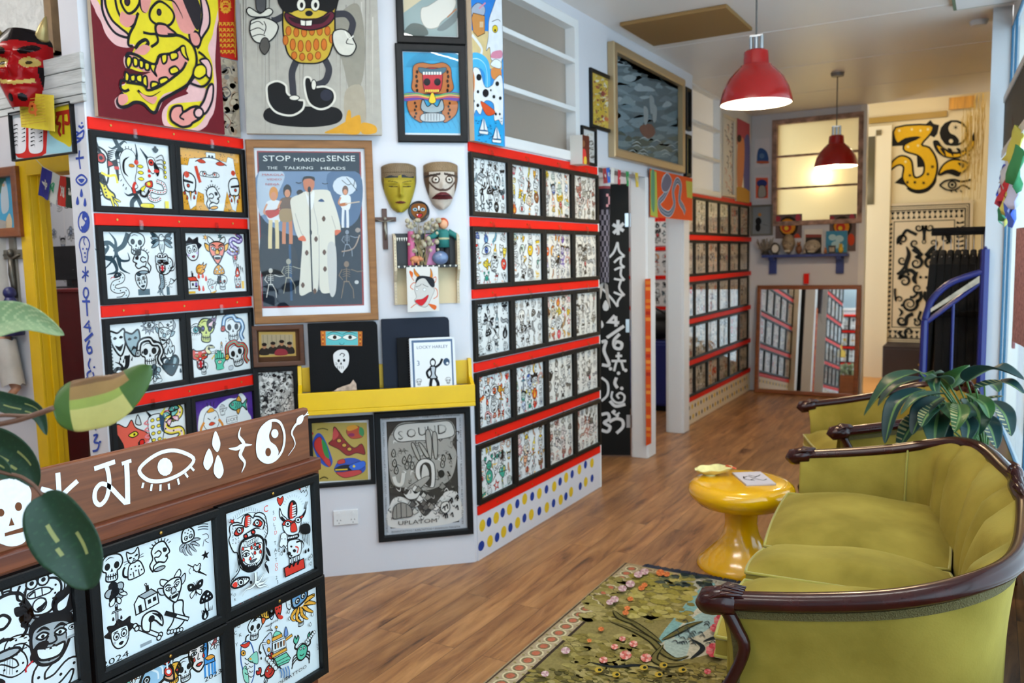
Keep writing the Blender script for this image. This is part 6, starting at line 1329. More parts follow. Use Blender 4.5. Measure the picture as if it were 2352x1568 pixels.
def on_shelf(zx,d):u=MZ(zx,1060,d)[0]; return PB.world(u,wsh,d)
t=thing('doll','small doll with orange hair and teal robe standing in the shelf box','doll',on_shelf(700,.035),rz=PB.ang)
hD=MZ(700,620,.035)[1]-wsh;s=hD
obj('legs',MB().tube([(-.07*s,0,0),(-.06*s,0,.45*s)],[.06*s,.07*s],8).tube([(.07*s,0,0),(.06*s,0,.45*s)],[.06*s,.07*s],8),mat('dark_cloth','1c1a20',.8),t,smooth=True)
obj('robe',MB().lathe([(.0,.38*s),(.13*s,.38*s),(.12*s,.55*s),(.13*s,.68*s),(.09*s,.76*s),(0,.78*s)],12),mat('teal_cloth','1a6f6c',.7),t,smooth=True)
ar=obj('arms',MB().tube([(-.1*s,0,.72*s),(-.24*s,-.02*s,.62*s),(-.36*s,-.06*s,.6*s)],[.07*s,.06*s,.04*s],8).tube([(.1*s,0,.72*s),(.24*s,-.02*s,.64*s),(.32*s,-.06*s,.52*s)],[.07*s,.06*s,.04*s],8),mat('teal_cloth','1a6f6c',.7),t,smooth=True)
obj('head',MB().ball((0,-.02*s,.88*s),.095*s,.09*s,.11*s),mat('doll_skin','d9a17c',.5),t,smooth=True)
obj('hair',MB().ball((0,.015*s,.9*s),.12*s,.1*s,.125*s),mat('orange_hair','b8481c',.6),t,smooth=True)
obj('belt',MB().lathe([(.125*s,.55*s),(.128*s,.57*s),(.125*s,.59*s)],12),mat('pale_cord','b8b48c',.7),t)
t=thing('toy_pig','small orange toy pig standing on the shelf box','toy',on_shelf(410,.055),rz=PB.ang);s=.046
obj('body',MB().ball((0,0,.62*s),.55*s,.36*s,.38*s).ball((.5*s,-.1*s,.66*s),.27*s,.25*s,.26*s).tube([(.7*s,-.14*s,.6*s),(.84*s,-.16*s,.6*s)],.11*s,8),mat('orange_toy','c98258',.5),t,smooth=True)
for x in (-.3,.3):
 for y in (-.16,.16):obj('leg',MB().tube([(x*s,y*s,0),(x*s,y*s,.45*s)],[.09*s,.13*s],8),mat('orange_toy','c98258',.5),t,smooth=True)
for y in (-.2,.05):obj('ear',MB().ball((.42*s,y*s,.92*s),.07*s,.05*s,.1*s,8,6),mat('orange_toy','c98258',.5),t,smooth=True)
t=thing('glass_ball','blue and lilac glass ball lying on the shelf box','ornament',on_shelf(660,.05)+Vector((0,0,.034)),rz=PB.ang)
obj('ball',MB().ball((0,0,0),.04,.025,.034,16,12),mat('lilac_glass','5f7296',.25,coat=.5,noise=.3,nscale=30),t,smooth=True)
t=thing('trinket','pink candle shaped trinket at the left of the shelf box','ornament',on_shelf(375,.03),rz=PB.ang);h=MZ(375,745,.03)[1]-wsh
obj('body',MB().lathe([(0,0),(.02,0),(.018,h*.7),(.015,h),(0,h)],12),mat('pink_plastic','b8527e',.4),t,smooth=40)
t=thing('trinket','lilac card trinket leaning in the middle of the shelf box','ornament',on_shelf(565,.025),rz=PB.ang);h=MZ(565,775,.03)[1]-wsh
obj('body',MB().box(-.025,.025,-.006,.006,0,h),mat('lilac_plastic','c07aa8',.5),t,bevel=.003)
t=thing('dried_flowers','pale dried flowers and tulle piled in the shelf box','dried flowers',on_shelf(480,.035),rz=PB.ang);rr=random.Random(4)
h=MZ(450,640,.03)[1]-wsh;b=MB()
for i in range(16):x0=rr.uniform(-.02,.02);x1=rr.uniform(-.07,.08);z1=h*rr.uniform(.5,1.0);b.tube([(x0,0,0),((x0+x1)/2,-.004,z1*.5),(x1,rr.uniform(-.02,.01),z1)],[.0025,.002,.0012],5)
obj('stems',b,mat('dried_stem','8a7c58',.8),t)
b=MB()
for i in range(55):b.ball((rr.uniform(-.07,.09),rr.uniform(-.025,.01),h*rr.uniform(.3,1.02)),rr.uniform(.006,.014),None,None,6,5)
obj('petals',b,mat('dried_petal','b5ab92',.8,noise=.2),t,smooth=True)
def hann(a):
 T= lambda x,y:a.g(860+x/4.356,360+y/4.356);a.pm(T,lv=1);o='d0642e'
 for p in ([(395,1240),(370,1200),(350,1150)],[(390,1330),(360,1300),(390,1260),(430,1270)],[(590,1420),(630,1390),(625,1330),(600,1310)],[(560,1240),(610,1200),(615,1240),(590,1270)],[(365,1510),(420,1470),(470,1480)],[(530,1470),(580,1490),(600,1520)]):a.L(p,.0035,o)
 for s_,p in ((1,[(440,1210),(400,1170),(395,1115),(420,1150),(455,1190)]),(1,[(540,1230),(560,1180),(560,1115),(582,1170),(575,1225)])):a.F(p,'c87a2c',K,.0012)
 a.F([(410,1260),(430,1200),(500,1190),(590,1220),(600,1300),(560,1290),(500,1220),(440,1240)],'23262c',None);a.F([(400,1320),(430,1240),(500,1215),(560,1290),(600,1330),(560,1430),(520,1500),(450,1490),(400,1440),(420,1400)],'c9c7c2',K,.0012)
 a.F([(420,1430),(480,1420),(540,1380),(520,1440),(470,1490),(410,1450)],'c0262e',K,.001);a.E(425,1325,12,W,line=K,lw=.001);a.E(500,1328,14,W,line=K,lw=.001);a.L([(410,1300),(450,1290),(470,1270)],.002);a.L([(480,1270),(510,1290),(540,1300)],.002);a.F([(350,1140),(385,1160),(375,1210)],o,None);a.F([(540,1470),(620,1490),(600,1530)],o,None)
wallpic('art_card','white card with a drawn grey horned mask, hanging under the shelf box','card',PB,[(934,614),(1008,611),(1007,714),(936,716)],0,.002,mat('card','dcd8d0',.6),hann,bg='d9d6d0',d=.0755)
# ---- yellow shelf with portfolios, outlet, painted dots
u0,u1=PB.uw(684,905,.12)[0],PB.uw(1091,880,.12)[0];wt=(PB.uw(684,907,.12)[1]+PB.uw(1091,880,.12)[1])/2;wb=(PB.uw(690,950,.12)[1]+PB.uw(1090,930,.12)[1])/2;wk=PB.uw(1083,822,.02)[1]
ys=thing('wall_shelf','yellow wooden wall shelf with raised front board holding black portfolios','shelf',PB.world(u0,wb),rz=PB.ang)
L_=u1-u0;H1=wt-wb;H2=wk-wb
obj('front_board',MB().box(0,L_,-.12,-.102,.012,H1),M_yel,ys,bevel=.003)
obj('bottom_board',MB().box(0,L_,-.122,0,-.008,.012),M_yel,ys,bevel=.003)
obj('back_rail',MB().box(.018,L_-.018,-.014,0,H1*.9,H2-.01),M_yel,ys,bevel=.002)
for x in (0,L_-.018):
 b=MB();pts=[(0,.012),(0,H2),(-.03,H2),(-.045,H1+.03),(-.102,H1),(-.102,.012)];n=6
 b.add([(x,y,z) for y,z in pts]+[(x+.018,y,z) for y,z in pts],[tuple(range(n)),tuple(range(2*n-1,n-1,-1))]+[(i,i+n,(i+1)%n+n,(i+1)%n) for i in range(n)])
 obj('end_panel',b,M_yel,ys,bevel=.002)
M_fold=mat('black_portfolio','070709',.6,spec=.15,bump=.1,bscale=200);M_navy=mat('navy_portfolio','101828',.5,spec=.2)
def book(name,label,px,d,th,m,H=None,fn=None,bg=None,lean=.05,spiral=False):
 """leans on the wall, px = top-left, top-right, base y"""
 (x0,y0),(x1,y1),yb=px
 q0,q1=PB.uw(x0,y0,d),PB.uw(x1,y1,d);W_=q1[0]-q0[0];base=wb+.0125;H_=(q0[1]+q1[1])/2-base
 t=thing(name,label,'book',PB.world((q0[0]+q1[0])/2,base,d+lean*H_*.5),rot=(-lean,0,PB.ang))
 r=min(.02,W_*.1);pts=[(-W_/2,0),(W_/2,0),(W_/2,H_-r),(W_/2-.3*r,H_-.3*r),(W_/2-r,H_),(-W_/2+r*.2,H_),(-W_/2,H_-r*.2)]
 obj('cover',MB().prism(pts,-th,0),m,t,bevel=.0015)
 if fn:
  a=Art(th+.0003);f0=zoom(PB,0,0,1,(q0[0]+q1[0])/2,base,d+.01);a.g=f0;a.pm(f0,lv=1);fn(a,W_,H_)
  obj('cover_art',a.mesh('cover_art',M_print),None,t)
 if spiral:
  b=MB()
  for i in range(24):z=.01+i*(H_-.02)/23;b.tube([(-W_/2+.004,-th-.002,z),(-W_/2-.004,-th*.5,z),(-W_/2+.004,.002,z)],.001,5)
  obj('spiral',b,M_steel,t)
 return t
def eyes(a,W_,H_):
 T= lambda x,y:a.g(560+x/3.136,500+y/3.136);a.pm(T,lv=1)
 a.F([(553,815),(853,818),(852,922),(558,920)],'b5682c',None,sm=0);a.F([(590,818),(820,820),(822,918),(592,918)],'5fb4b8',None,sm=0)
 for x in (655,765):a.F([(x-55,862),(x-10,840),(x+50,862),(x,882)],'dfe6e0',K,.002);a.E(x,860,14,'2a2420',14);a.L([(x-60,845),(x-10,822),(x+55,840)],.003,tp=2)
 a.L([(690,900),(697,912),(715,912),(722,900)],.0018)
 for i in range(6):
  for x in (570,838):a.E(x,830+15*i,5,('e0a83a','8c2a24')[i%2],5)
 a.F([(650,975),(690,950),(740,955),(758,1000),(750,1060),(720,1100),(705,1115),(680,1090),(655,1060),(645,1010)],'dcdcdc',None)
 a.L([(690,990),(705,975),(725,985),(715,1000)],.004);a.E(683,1028,9,K,11);a.E(722,1025,9,K,11);a.F([(700,1035),(692,1055),(708,1055)],K,None,sm=0)
 for i in range(4):a.L([(672+14*i,1065),(675+14*i,1085)],.0025,K,sm=0)
 a.L([(660,1040),(675,1050)],.002);a.L([(658,1052),(674,1058)],.002)
book('portfolio','black portfolio with turquoise eyes sticker on the yellow shelf',((706,739),(866,740),893),.03,.028,M_fold,fn=eyes,lean=.06)
book('portfolio','large navy blue folder standing at the back of the yellow shelf',((875,731),(1031,728),890),.022,.014,M_navy,lean=.06)
book('portfolio','thin black notebook between the navy folder and white spiral book',((911,776),(1000,772),890),.05,.012,M_fold,lean=.06)
def locky(a,W_,H_):
 T= lambda x,y:a.g(560+x/3.136,500+y/3.136);bl='5a6f8c'
 a.at(0,0,1);a.rect(-W_/2+.003,W_/2-.003,.003,H_-.003,'e3e6ea');a.rect(-W_/2+.012,W_/2-.012,.006,H_-.010,bl);a.rect(-W_/2+.022,W_/2-.020,.012,H_-.022,'e6e9ec');a.text('LOCKY HARLEY',0,H_-.045,.021,'4a5a72',sx=1.02)
 put(a,m_figure,.0,H_*.42,.062,0,1,('e6e9ec','c9d0d8','b8c0c8'),.085,lv=6)
 a.at(0,0,1);x=W_*.3;y=H_*.62;a.E(x,y,.016,'3a5068',.019);a.E(x+.004,y-.007,.006,'e6e9ec');a.text('3',-x-.005,y,.035,'5a6f8c')
 for s in (-1,1):put(a,m_skull,s*W_*.32,H_*.33,.017,0,1,('e6e9ec','e6e9ec','e6e9ec'),lv=6);put(a,m_tears,s*W_*.3,H_*.1,.015,0,1,('e6e9ec','e6e9ec','e6e9ec'),lv=6)
book('spiral_book','white spiral bound book with blue border in front on the yellow shelf',((939,778),(1044,772),884),.07,.012,mat('white_card','dfe2e6',.5),fn=locky,lean=.08,spiral=True)
q=PB.uw(790,890,.098);t=thing('folded_card','crumpled cut-out card lying against the black portfolio on the shelf','card',PB.world(q[0],wb+.0125,.09),rz=PB.ang)
zz=wt-wb-.012;b=MB();b.prism([(-.055,zz-.004),(.06,zz-.004),(.058,zz+.03),(.045,zz+.05),(.03,zz+.03),(.0,zz+.022),(-.03,zz+.012)],-.006,-.003);b.prism([(-.05,0),(.05,0),(.06,zz),(-.055,zz)],-.006,-.003)
obj('card',b,mat('brick_card','b5a090',.7,noise=.5,nscale=45),t)
q=[PB.uw(*p) for p in ((765,1170),(822,1168),(823,1203),(766,1207))];cu=(q[0][0]+q[1][0])/2;cw=(q[0][1]+q[2][1])/2;W_=q[1][0]-q[0][0];H_=.075
t=thing('power_outlet','white double power outlet low on the corner wall','outlet',PB.world(cu,cw),rz=PB.ang);M_pl=mat('white_plastic','dedede',.3)
obj('plate',MB().box(-W_/2,W_/2,-.011,0,-H_/2,H_/2),M_pl,t,bevel=.003)
for s in (-1,1):
 obj('switch',MB().tube([(s*.034,-.011,.02),(s*.034,-.015,.02)],.008,12),M_pl,t)
 b=MB()
 for x,z,r in ((-.008,-.012,.5),(.008,-.012,-.5),(0,-.026,0)):b.tube([(s*.034+x-.003*sin(r),-.0114,z-.003),(s*.034+x+.003*sin(r),-.0114,z+.003)],.0014,5)
 obj('socket',b,mat('slot_black','2a2a2a',.6),t)
cy,cb='d9b62c','1b3a8c'
bs=struct('baseboard_side',MB().box(3.455,4.99,-.006,0,0,.238),M_white,loc=PC.world(0,0),rot=(0,0,PC.ang))
a=Art(.0065);Z6=zoom(PC,700,900,3.36,0,0,.006)
for row,first in (([(1370,1030),(1422,1003),(1477,970),(1527,930),(1580,905),(1640,862),(1697,825),(1755,805),(1810,782),(1865,750),(1925,728),(1970,690),(2017,660),(2063,633),(2120,597),(2166,560),(2216,547)],0),([(1362,1187),(1430,1150),(1484,1120),(1535,1078),(1587,1045),(1642,1008),(1695,972),(1748,945),(1810,918),(1868,890),(1920,857),(1975,830),(2015,805),(2055,770),(2126,726),(2168,693),(2217,665)],1)):
 for i,p in enumerate(row):
  x,y=Z6(*p);bl=(i+first)%2;a.at(x,y,1,lv=0);r=.024 if bl else .0295;a.E(0,0,r*(1.25 if (i==0 and first) else 1),cb if bl else cy,r*1.08,n=20)
obj('painted_dots',a.mesh('painted_dots',M_wallart),None,bs)
bs=struct('baseboard_side_far',MB().box(6.99,9.39,-.006,0,0,.208),mat('cream_plinth','e0d4bd',.5),loc=PF.world(0,0),rot=(0,0,PF.ang));a=Art(.0065)
for j in range(2):
 for i in range(26):a.at(7.04+.088*i+.03*j,(.155,.06)[j],1,lv=0);a.E(0,0,.024 if i%2 else .02,cy if i%2 else '3a3c46',n=14)
obj('painted_dots',a.mesh('painted_dots',M_wallart),None,bs)
# ---- things above the middle wall and around the doorways
def tall(a):
 T= lambda x,y:a.g(1060+x/3.015,y/3.015);a.pm(T,lv=1)
 a.F([(40,-200),(280,-200),(280,400),(50,360)],'2f7fd0',None,sm=0);a.F([(45,200),(275,220),(280,480),(50,460)],'d9c08a',None,sm=0);a.F([(60,800),(290,790),(290,1020),(80,1000)],'2aa0d8',None,sm=0)
 a.F([(190,140),(215,60),(265,-80),(290,-80),(285,400),(210,420),(195,330),(170,350),(185,260)],'e4e6ea',K,.003);a.E(232,200,19,'e0c02c',26,K,.003);a.E(232,210,6,K,9);a.L([(210,150),(250,135),(270,150)],.003)
 a.F([(60,70),(110,20),(160,50),(150,110),(80,110)],'a8b0c0','4a3a3a',.003);a.F([(60,120),(80,90),(160,110),(160,230),(110,255),(80,220)],'c98a4a',K,.003,sm=0);a.rect(125,150,150,190,'d9b890');a.L([(70,240),(110,290),(140,340),(130,390)],.018,'e6e6e6');a.L([(120,60),(165,20)],.008,'d88aa0',sm=0)
 a.F([(50,380),(110,365),(170,400),(195,470),(195,640),(160,640),(160,520),(120,470),(55,480)],'4fb0dc',None);a.L([(55,410),(120,410),(170,470),(178,620)],.004,'b8dff0')
 a.F([(215,360),(275,350),(275,400),(205,400)],'d88aa0',None);a.F([(205,480),(260,460),(275,540),(215,545)],'d98a4a',None);a.F([(200,450),(230,410),(270,430),(265,475)],W,K,.002)
 a.F([(70,500),(120,480),(160,600),(210,590),(230,550),(280,540),(285,850),(255,830),(225,830),(220,720),(160,700),(130,790),(100,760),(80,780)],'e8e8e8',K,.002);a.F([(70,480),(90,540),(85,640),(70,600)],'d98a4a',None);a.F([(130,700),(220,760),(225,790),(170,795)],'d9562c',K,.002)
 for x,y,r in ((118,535,18),(112,635,9),(165,645,22),(222,670,10),(245,580,13),(266,680,10),(80,700,9),(110,730,10),(235,790,8),(262,790,7),(200,625,6)):a.E(x,y,r,'1a1a1c',r*1.3)
 for i in range(36):r=random.Random(i);x,y=88+r.random()*185,815+r.random()*175;a.L([(x,y),(x+6,y+4),(x+12,y)],.003,'1c4a78')
 for x,y in ((145,900),(235,960)):a.F([(x-30,y+5),(x+35,y+12),(x+30,y+32),(x-25,y+25)],'e6e6e8',K,.002,sm=0);a.F([(x-25,y),(x,y-85),(x+5,y+2)],'dfe2ea',K,.002,sm=0);a.F([(x+8,y),(x+5,y-80),(x+32,y+5)],'dfe2ea',K,.002,sm=0)
wallpic('painting','tall narrow bright painting of spotted cow and sailing boats','painting',PC,[(1077,-200),(1149,-180),(1155,334),(1085,326)],0,.03,M_canvas,tall,M_paint,bg='3a8fd0',d=.02)
def icon(a):
 a.pm(a.g,lv=1);a.F([(1333,312),(1347,315),(1347,378),(1333,375)],'5a2a1c',None,sm=0);a.E(1340,330,4,'8c5a3a',8);a.F([(1335,345),(1345,345),(1346,376),(1334,374)],'c83a34',None);a.F([(1342,360),(1347,362),(1347,377),(1341,375)],'d0b03a',None)
wallpic('icon_block','small block with red portrait card standing on the top red rail','ornament',PC,[(1332,310),(1348,314),(1348,380),(1332,376)],0,.085,mat('ribbed_white','d8d4cc',.6),icon,bg='5a2a1c',d=.013)
wallpic('framed_print','small black framed sketch behind the icon block on the rail','picture',PC,[(1338,288),(1371,296),(1371,384),(1338,374)],.018,.018,M_black,dense(8,1348,1362,305,370,40,['8a8a88','c4c4c0','5a5a5a']),bg='d8d8d8',glass=True)
wallpic('framed_print','black framed yellow print left of the ship painting','picture',PC,[(1358,152),(1404,178),(1404,309),(1358,288)],.022,.02,M_black,dense(9,1366,1396,175,290,120,['c9a23a','d9bf4a','8c3a34','b8582c','d8d0b8','7a6a3a']),bg='c9a83a',glass=True)
def ship(a):
 a.pm(a.g,lv=1);r=random.Random(2)
 a.F([(1400,80),(1600,180),(1600,420),(1400,380)],'55636a',None,sm=0)
 for i in range(120):x,y=1415+r.random()*150,120+r.random()*250;q=(y-120)/250;c=r.choice(['76868c','8d9aa0','66757c'] if q<.5 else (['5f737c','6f8088','4a5a60'] if q<.75 else ['4a5048','5a6058','6c7a7c']));a.lv=2+i%6;e=8+r.random()*22;a.L([(x-e,y+e*.3*r.uniform(-1,1)),(x,y-3),(x+e,y+e*.4*r.uniform(-1,1))],r.uniform(.02,.06),c,tp=2)
 for i in range(26):x=1418+r.random()*140;a.lv=9;y=118+.45*(x-1418)+r.random()*26;a.L([(x-16,y),(x,y-4),(x+16,y+6)],.05,'3c4a50',tp=2)
 a.lv=12;a.F([(1470,290),(1495,285),(1505,305),(1490,318),(1474,308)],'6a4a40',None)
 for x,y in ((1480,240),(1494,215),(1500,235)):a.L([(x,y),(x+4,295)],.006,'5a5048',sm=0);a.F([(x-2,y+5),(x+8,y+12),(x+7,y+40),(x,y+44)],'868e90',None)
 for i in range(14):x=1430+r.random()*120;y=320+r.random()*40;a.L([(x,y),(x+12,y-5),(x+22,y+2)],.006,'a8b0b0',tp=2)
wallpic('painting','large stormy sea painting of a ship in a champagne coloured frame','painting',PC,[(1409,88),(1572,188),(1572,400),(1409,358)],.06,.05,mat('champagne_frame','b39c78',.32,.5),ship,M_paint,bg='55636a',d=.002)
wallpic('framed_print','upper narrow dark frame just past the ship painting','picture',PC,[(1576,198),(1588,206),(1588,302),(1576,296)],.03,.03,M_black,None,bg='5a5f60')
wallpic('framed_print','lower narrow frame with yellow print just past the ship painting','picture',PC,[(1576,306),(1588,312),(1588,410),(1576,402)],.03,.03,M_black,None,bg='c9b46a')
def dragon(a):
 T= lambda x,y:a.g(1320+x/3.409,60+y/3.409);a.pm(T,lv=1);a.F([(575,1125),(640,1140),(650,1500),(590,1480)],'a8b04a',None,sm=0);a.F([(600,1140),(625,1145),(625,1440),(600,1400)],'5a8a6a',None);a.F([(870,1210),(925,1220),(930,1350),(880,1340)],'b8b04a',None,sm=0)
 p=[(700,1280),(690,1220),(720,1180),(745,1230),(700,1330),(660,1380),(680,1440),(740,1470),(780,1400),(770,1290),(800,1210),(830,1250),(820,1360),(850,1420),(865,1460)]
 a.L(p,.055,'b8c4cc');a.L(p,.042,'565a6c');a.L(p,.018,'7f8798');a.F([(680,1230),(720,1150),(760,1210),(730,1290),(690,1290)],'6a6474','b8c4cc',.006)
wallpic('hanging_banner','orange dragon banner hanging over the second doorway','banner',PC,[(1492,388),(1588,408),(1592,505),(1495,500)],0,.006,mat('orange_cloth','c8481c',.8),dragon,bg='d9501e',d=.025)
def strip(a):
 r=random.Random(6);a.pm(a.g,lv=1)
 for i in range(26):y=645+i*14;a.F([(1483,y),(1494,y),(1494,y+8),(1483,y+8)],r.choice(['d9782c','a82a1c','c8481c','e08a3a']),None,sm=0);a.lv=1
wallpic('hanging_banner','narrow orange cloth strip on the post between the doorways','banner',Plane((-2.243,0,0),pi/2),[(1483,640),(1495,640),(1495,1020),(1483,1022)],0,.003,mat('orange_cloth','c8481c',.8),strip,bg='cc4a1c')
for x0,x1,y0,lb in ((1660,1689,262,'tall pale framed print of pink and grey figures on the far wall'),(1691,1721,274,'tall unframed painting of orange figure on crimson, by the back corner')):
 second=x0>1680
 def tp(a,s=second):
  a.pm(a.g,lv=1);r=random.Random(3)
  if s:a.F([(1691,260),(1722,270),(1722,370),(1691,330)],'a8485a',None,sm=0);a.F([(1708,330),(1722,320),(1722,460),(1710,450)],'5a5a9a',None);a.F([(1694,330),(1702,315),(1710,330),(1708,400),(1700,440),(1693,420)],'c9825a',None);a.E(1698,318,5,'2a2024',9);a.F([(1691,430),(1722,440),(1722,475),(1691,470)],'b88a3a',None)
  else:
   for i in range(50):x,y=1664+r.random()*22,280+r.random()*170;a.lv=1+i%5;a.L([(x,y),(x+4,y+5),(x+2,y+14)],.012,r.choice(['8a8488','c9a8a4','5a5660','d8b0a0']))
 wallpic('painting' if second else 'framed_print',lb,'painting' if second else 'picture',PF,[(x0,y0),(x1,y0+8),(x1,y0+194),(x0,y0+186)],0 if second else .03,.03,M_canvas if second else mat('pale_frame','d8cfc0',.5),tp,bg='e2ddd6',d=.001)
PD=Plane((-2.388,5.862,0),atan2(.426,.905))
dr=struct('door_3',MB().box(-.80,0,0,.036,.012,2.09),mat('black_door','0c0b09',.55,spec=.2),loc=PD.O,rot=(0,0,PD.ang))
a=Art(.0006);T=zoom(PD,1340,480,2.702);a.pm(T);c='dcdcdc';lw=.024
def sg(*p,w=lw,**k):a.L(list(p),w,c,**k)
for p in (((215,68),(215,160)),((182,95),(250,135)),((250,88),(186,150))):sg(*p,sm=0)
for p in (((160,300),(190,265),(212,205)),((212,205),(222,260),(255,292)),((255,292),(220,305),(190,332)),((235,300),(232,340),(255,360)),((255,360),(220,365),(192,378)),((235,370),(232,410),(255,440)),((255,440),(220,438),(190,432)),((235,440),(222,490),(255,535)),((255,535),(225,530),(188,515)),((245,530),(215,570),(212,605)),((212,605),(175,555),(120,495))):sg(*p,w=.016)
a.F([(138,565),(158,600),(150,628),(128,628),(120,600)],c,None);a.F([(112,690),(126,720),(112,738)],c,None)
sg((195,660),(158,700),(222,705),sm=0);sg((200,665),(202,728),sm=0);sg((145,798),(252,725),sm=0)
sg((225,775),(190,815),(195,858),(230,865),(238,835),(210,822),(190,840))
for p in (((175,942),(265,942)),((200,912),(240,910)),((218,888),(218,940)),((205,945),(190,1005)),((235,945),(250,1000))):sg(*p,w=.018,sm=0)
for x,y in ((168,990),(262,1000),(218,1018),(238,1112),(190,1255),(210,1280)):a.E(x,y,11,c,11)
sg((205,1045),(195,1080),(212,1110));sg((180,1130),(175,1170),(205,1200),(245,1195),(255,1160),(230,1140),(208,1155),(222,1175),w=.016);sg((165,1190),(200,1222),(260,1210))
sg((112,825),(140,822),(128,880),(160,965),(115,965));sg((112,1045),(150,1080),(150,1150),(112,1190),w=.018);sg((112,1275),(150,1268),(160,1300),(130,1325),(165,1350),(150,1380),(112,1370));sg((160,1320),(200,1300),(240,1310),(245,1350),(205,1390));sg((175,1255),(200,1275),(225,1262),w=.014)
obj('painted_symbols',a.mesh('painted_symbols',M_wallart),None,dr)
for z in (.28,1.02,1.82):obj('hinge',MB().tube([(.006,-.006,z-.05),(.006,-.006,z+.05)],.009,8).box(-.03,.0,-.002,0,z-.05,z+.05),M_steel,dr)
p0=onX(1386,410,-2.32);p1=onX(1388,700,-2.32);t=thing('windsock','black and white carp windsock hanging in front of the black door','windsock',p1);h=p0.z-p1.z
b=MB();nn,mm=16,40
b.grid(lambda i,j:((.052-.018*j)*cos(2*pi*i),(.052-.018*j)*.8*sin(2*pi*i),h*(1-.82*j)),nn,mm);b.c=[]
for j in range(mm):
 for i in range(nn):
  v=j/mm;k_=(i+(j//2)%2*.5)%2
  b.c.append(hx('e0dcd8' if v<.07 else ('8a3a40' if v<.1 else ('c98f94' if (hypot((v-.2)/.06,((i/nn-.86)%1-.0)/.09)<1 and hypot((v-.2)/.06,((i/nn-.86)%1)/.09)>.45) else ('1e1c24' if v<.28 or (i+j//2)%2 else '77727e')))))
obj('body',b.mesh('body',M_print,True),None,t)
b=MB()
for s in (-1,1):b.add([(0,0,h*.19),(.03*s,-.01,h*.16),(.055*s,-.02,-.02),(.02*s,-.01,.05)],[(0,1,2,3)])
obj('tail',b,mat('pale_cloth','c9c5c0',.8),t,solid=.002);obj('hoop',MB().tube([(.052*cos(i*.4),.042*sin(i*.4),h) for i in range(17)],.003,6),M_steel,t)
obj('cord',MB().tube([(-.05,0,h),(0,0,h+.08),(.05,0,h)],.0015,5),M_steel,t)
def bunting(name,label,P,pts,cols,w,h,d=.03,rot=0.,lead=None):
 q=[P.uw(x,y,d) for x,y in pts];t=thing(name,label,'bunting',P.world(q[0][0],q[0][1],d),rz=P.ang);o=q[0]
 ln=([P.uw(*lead,d)] if lead else [])+q
 obj('string',MB().tube([(u-o[0],0,z-o[1]) for u,z in ln],.0015,5),mat('string','c9c4b4',.8),t)
 for i,c in enumerate(cols):
  f=(i+.5)/len(cols)*(len(q)-1);k_=min(int(f),len(q)-2);g_=f-k_;u=q[k_][0]+(q[k_+1][0]-q[k_][0])*g_-o[0];z=q[k_][1]+(q[k_+1][1]-q[k_][1])*g_-o[1];sl=atan2(q[k_+1][1]-q[k_][1],q[k_+1][0]-q[k_][0])
  b=MB().grid(lambda s_,v_:(w*(s_-.5),.006*sin(s_*5+i)*v_,-h*v_),4,4);fl=obj('flag',b,mat('flag_'+c,c,.8),t,loc=(u,0,z),rot=(0,-sl,0),solid=.0015)
  a=Art(.004);a.at(0,-h*.5,w*.3);r=random.Random(i+len(label));cc='e0ddd0' if c!='dadcd4' else '3a9a6a'
  for _ in range(3):a.L([(r.uniform(-.7,.7),r.uniform(-1,1)) for _ in range(4)],.22,cc)
  obj('print',a.mesh('print',M_print),None,fl)
 return t
bunting('flag_string','string of small prayer flags above the black door',PC,[(1384,386),(1400,384),(1430,392),(1472,398)],['8c2a2c','2a5fb0','d0ccc4','b02a34','2a8a4a','d0b03a'],.055,.10,.03)
PR=Plane((0,9.4,0),0)
for k_,(ya,yb,sd) in enumerate(((506,564,1),(578,632,2),(644,702,3))):
 def rm(a,s=sd):
  a.at(0,0,1,lv=1);sheet_random(a,a.W*.9,a.H*.9,40+s,'bw' if s!=2 else 'red',3,3)
 wallpic('flash_sheet','white flash sheet seen through the second doorway, %s of three'%('topmost','middle','lowest')[k_],'picture',PR,[(1478,ya),(1541,ya),(1541,yb),(1478,yb)],0,.01,M_trim,rm,bg='e6e6e4',group='sheets seen through the doorway')
for k_,y in enumerate((504,571,637,708)):
 w=PR.uw(1520,y)[1];rail(PR,-4.2,-2.7,w,'red rail in the room behind the second doorway, %s from the top'%ORD[k_],'red rails seen through the doorway')
cp=onZ(1520,946,.0);ct=onY(1520,785,cp.y).z
t=thing('cabinet','blue cabinet seen through the second doorway','cabinet',(cp.x-.1,cp.y+.25,0))
obj('body',MB().box(-.45,.35,-.25,.25,.06,ct),mat('blue_cabinet','14246e',.4),t,bevel=.006);obj('plinth',MB().box(-.43,.33,-.2,.22,0,.06),M_blackw,t)
for x in (-.05,):obj('door',MB().box(-.44,x-.005,-.262,-.25,.08,ct-.03).box(x+.005,.34,-.262,-.25,.08,ct-.03),mat('blue_cabinet','14246e',.4),t,bevel=.003)
t2=thing('bag','dark bag lying on the blue cabinet beyond the doorway','bag',(cp.x-.12,cp.y+.25,ct));obj('body',MB().ball((0,0,.12),.22,.16,.12).ball((.02,0,.24),.2,.13,.06),mat('dark_bag','1c1a18',.7),t2,smooth=True);obj('handle',MB().tube([(-.12,-.1,.25),(0,-.12,.33),(.14,-.1,.25)],.012,8),mat('dark_bag','1c1a18',.7),t2,smooth=True)
t2=thing('paper_roll','white paper roll standing beside the bag on the cabinet','roll',(cp.x+.16,cp.y+.15,ct));obj('roll',MB().lathe([(.018,0),(.05,0),(.05,.2),(.018,.2),(.018,0)],16),M_trim,t2,smooth=40)
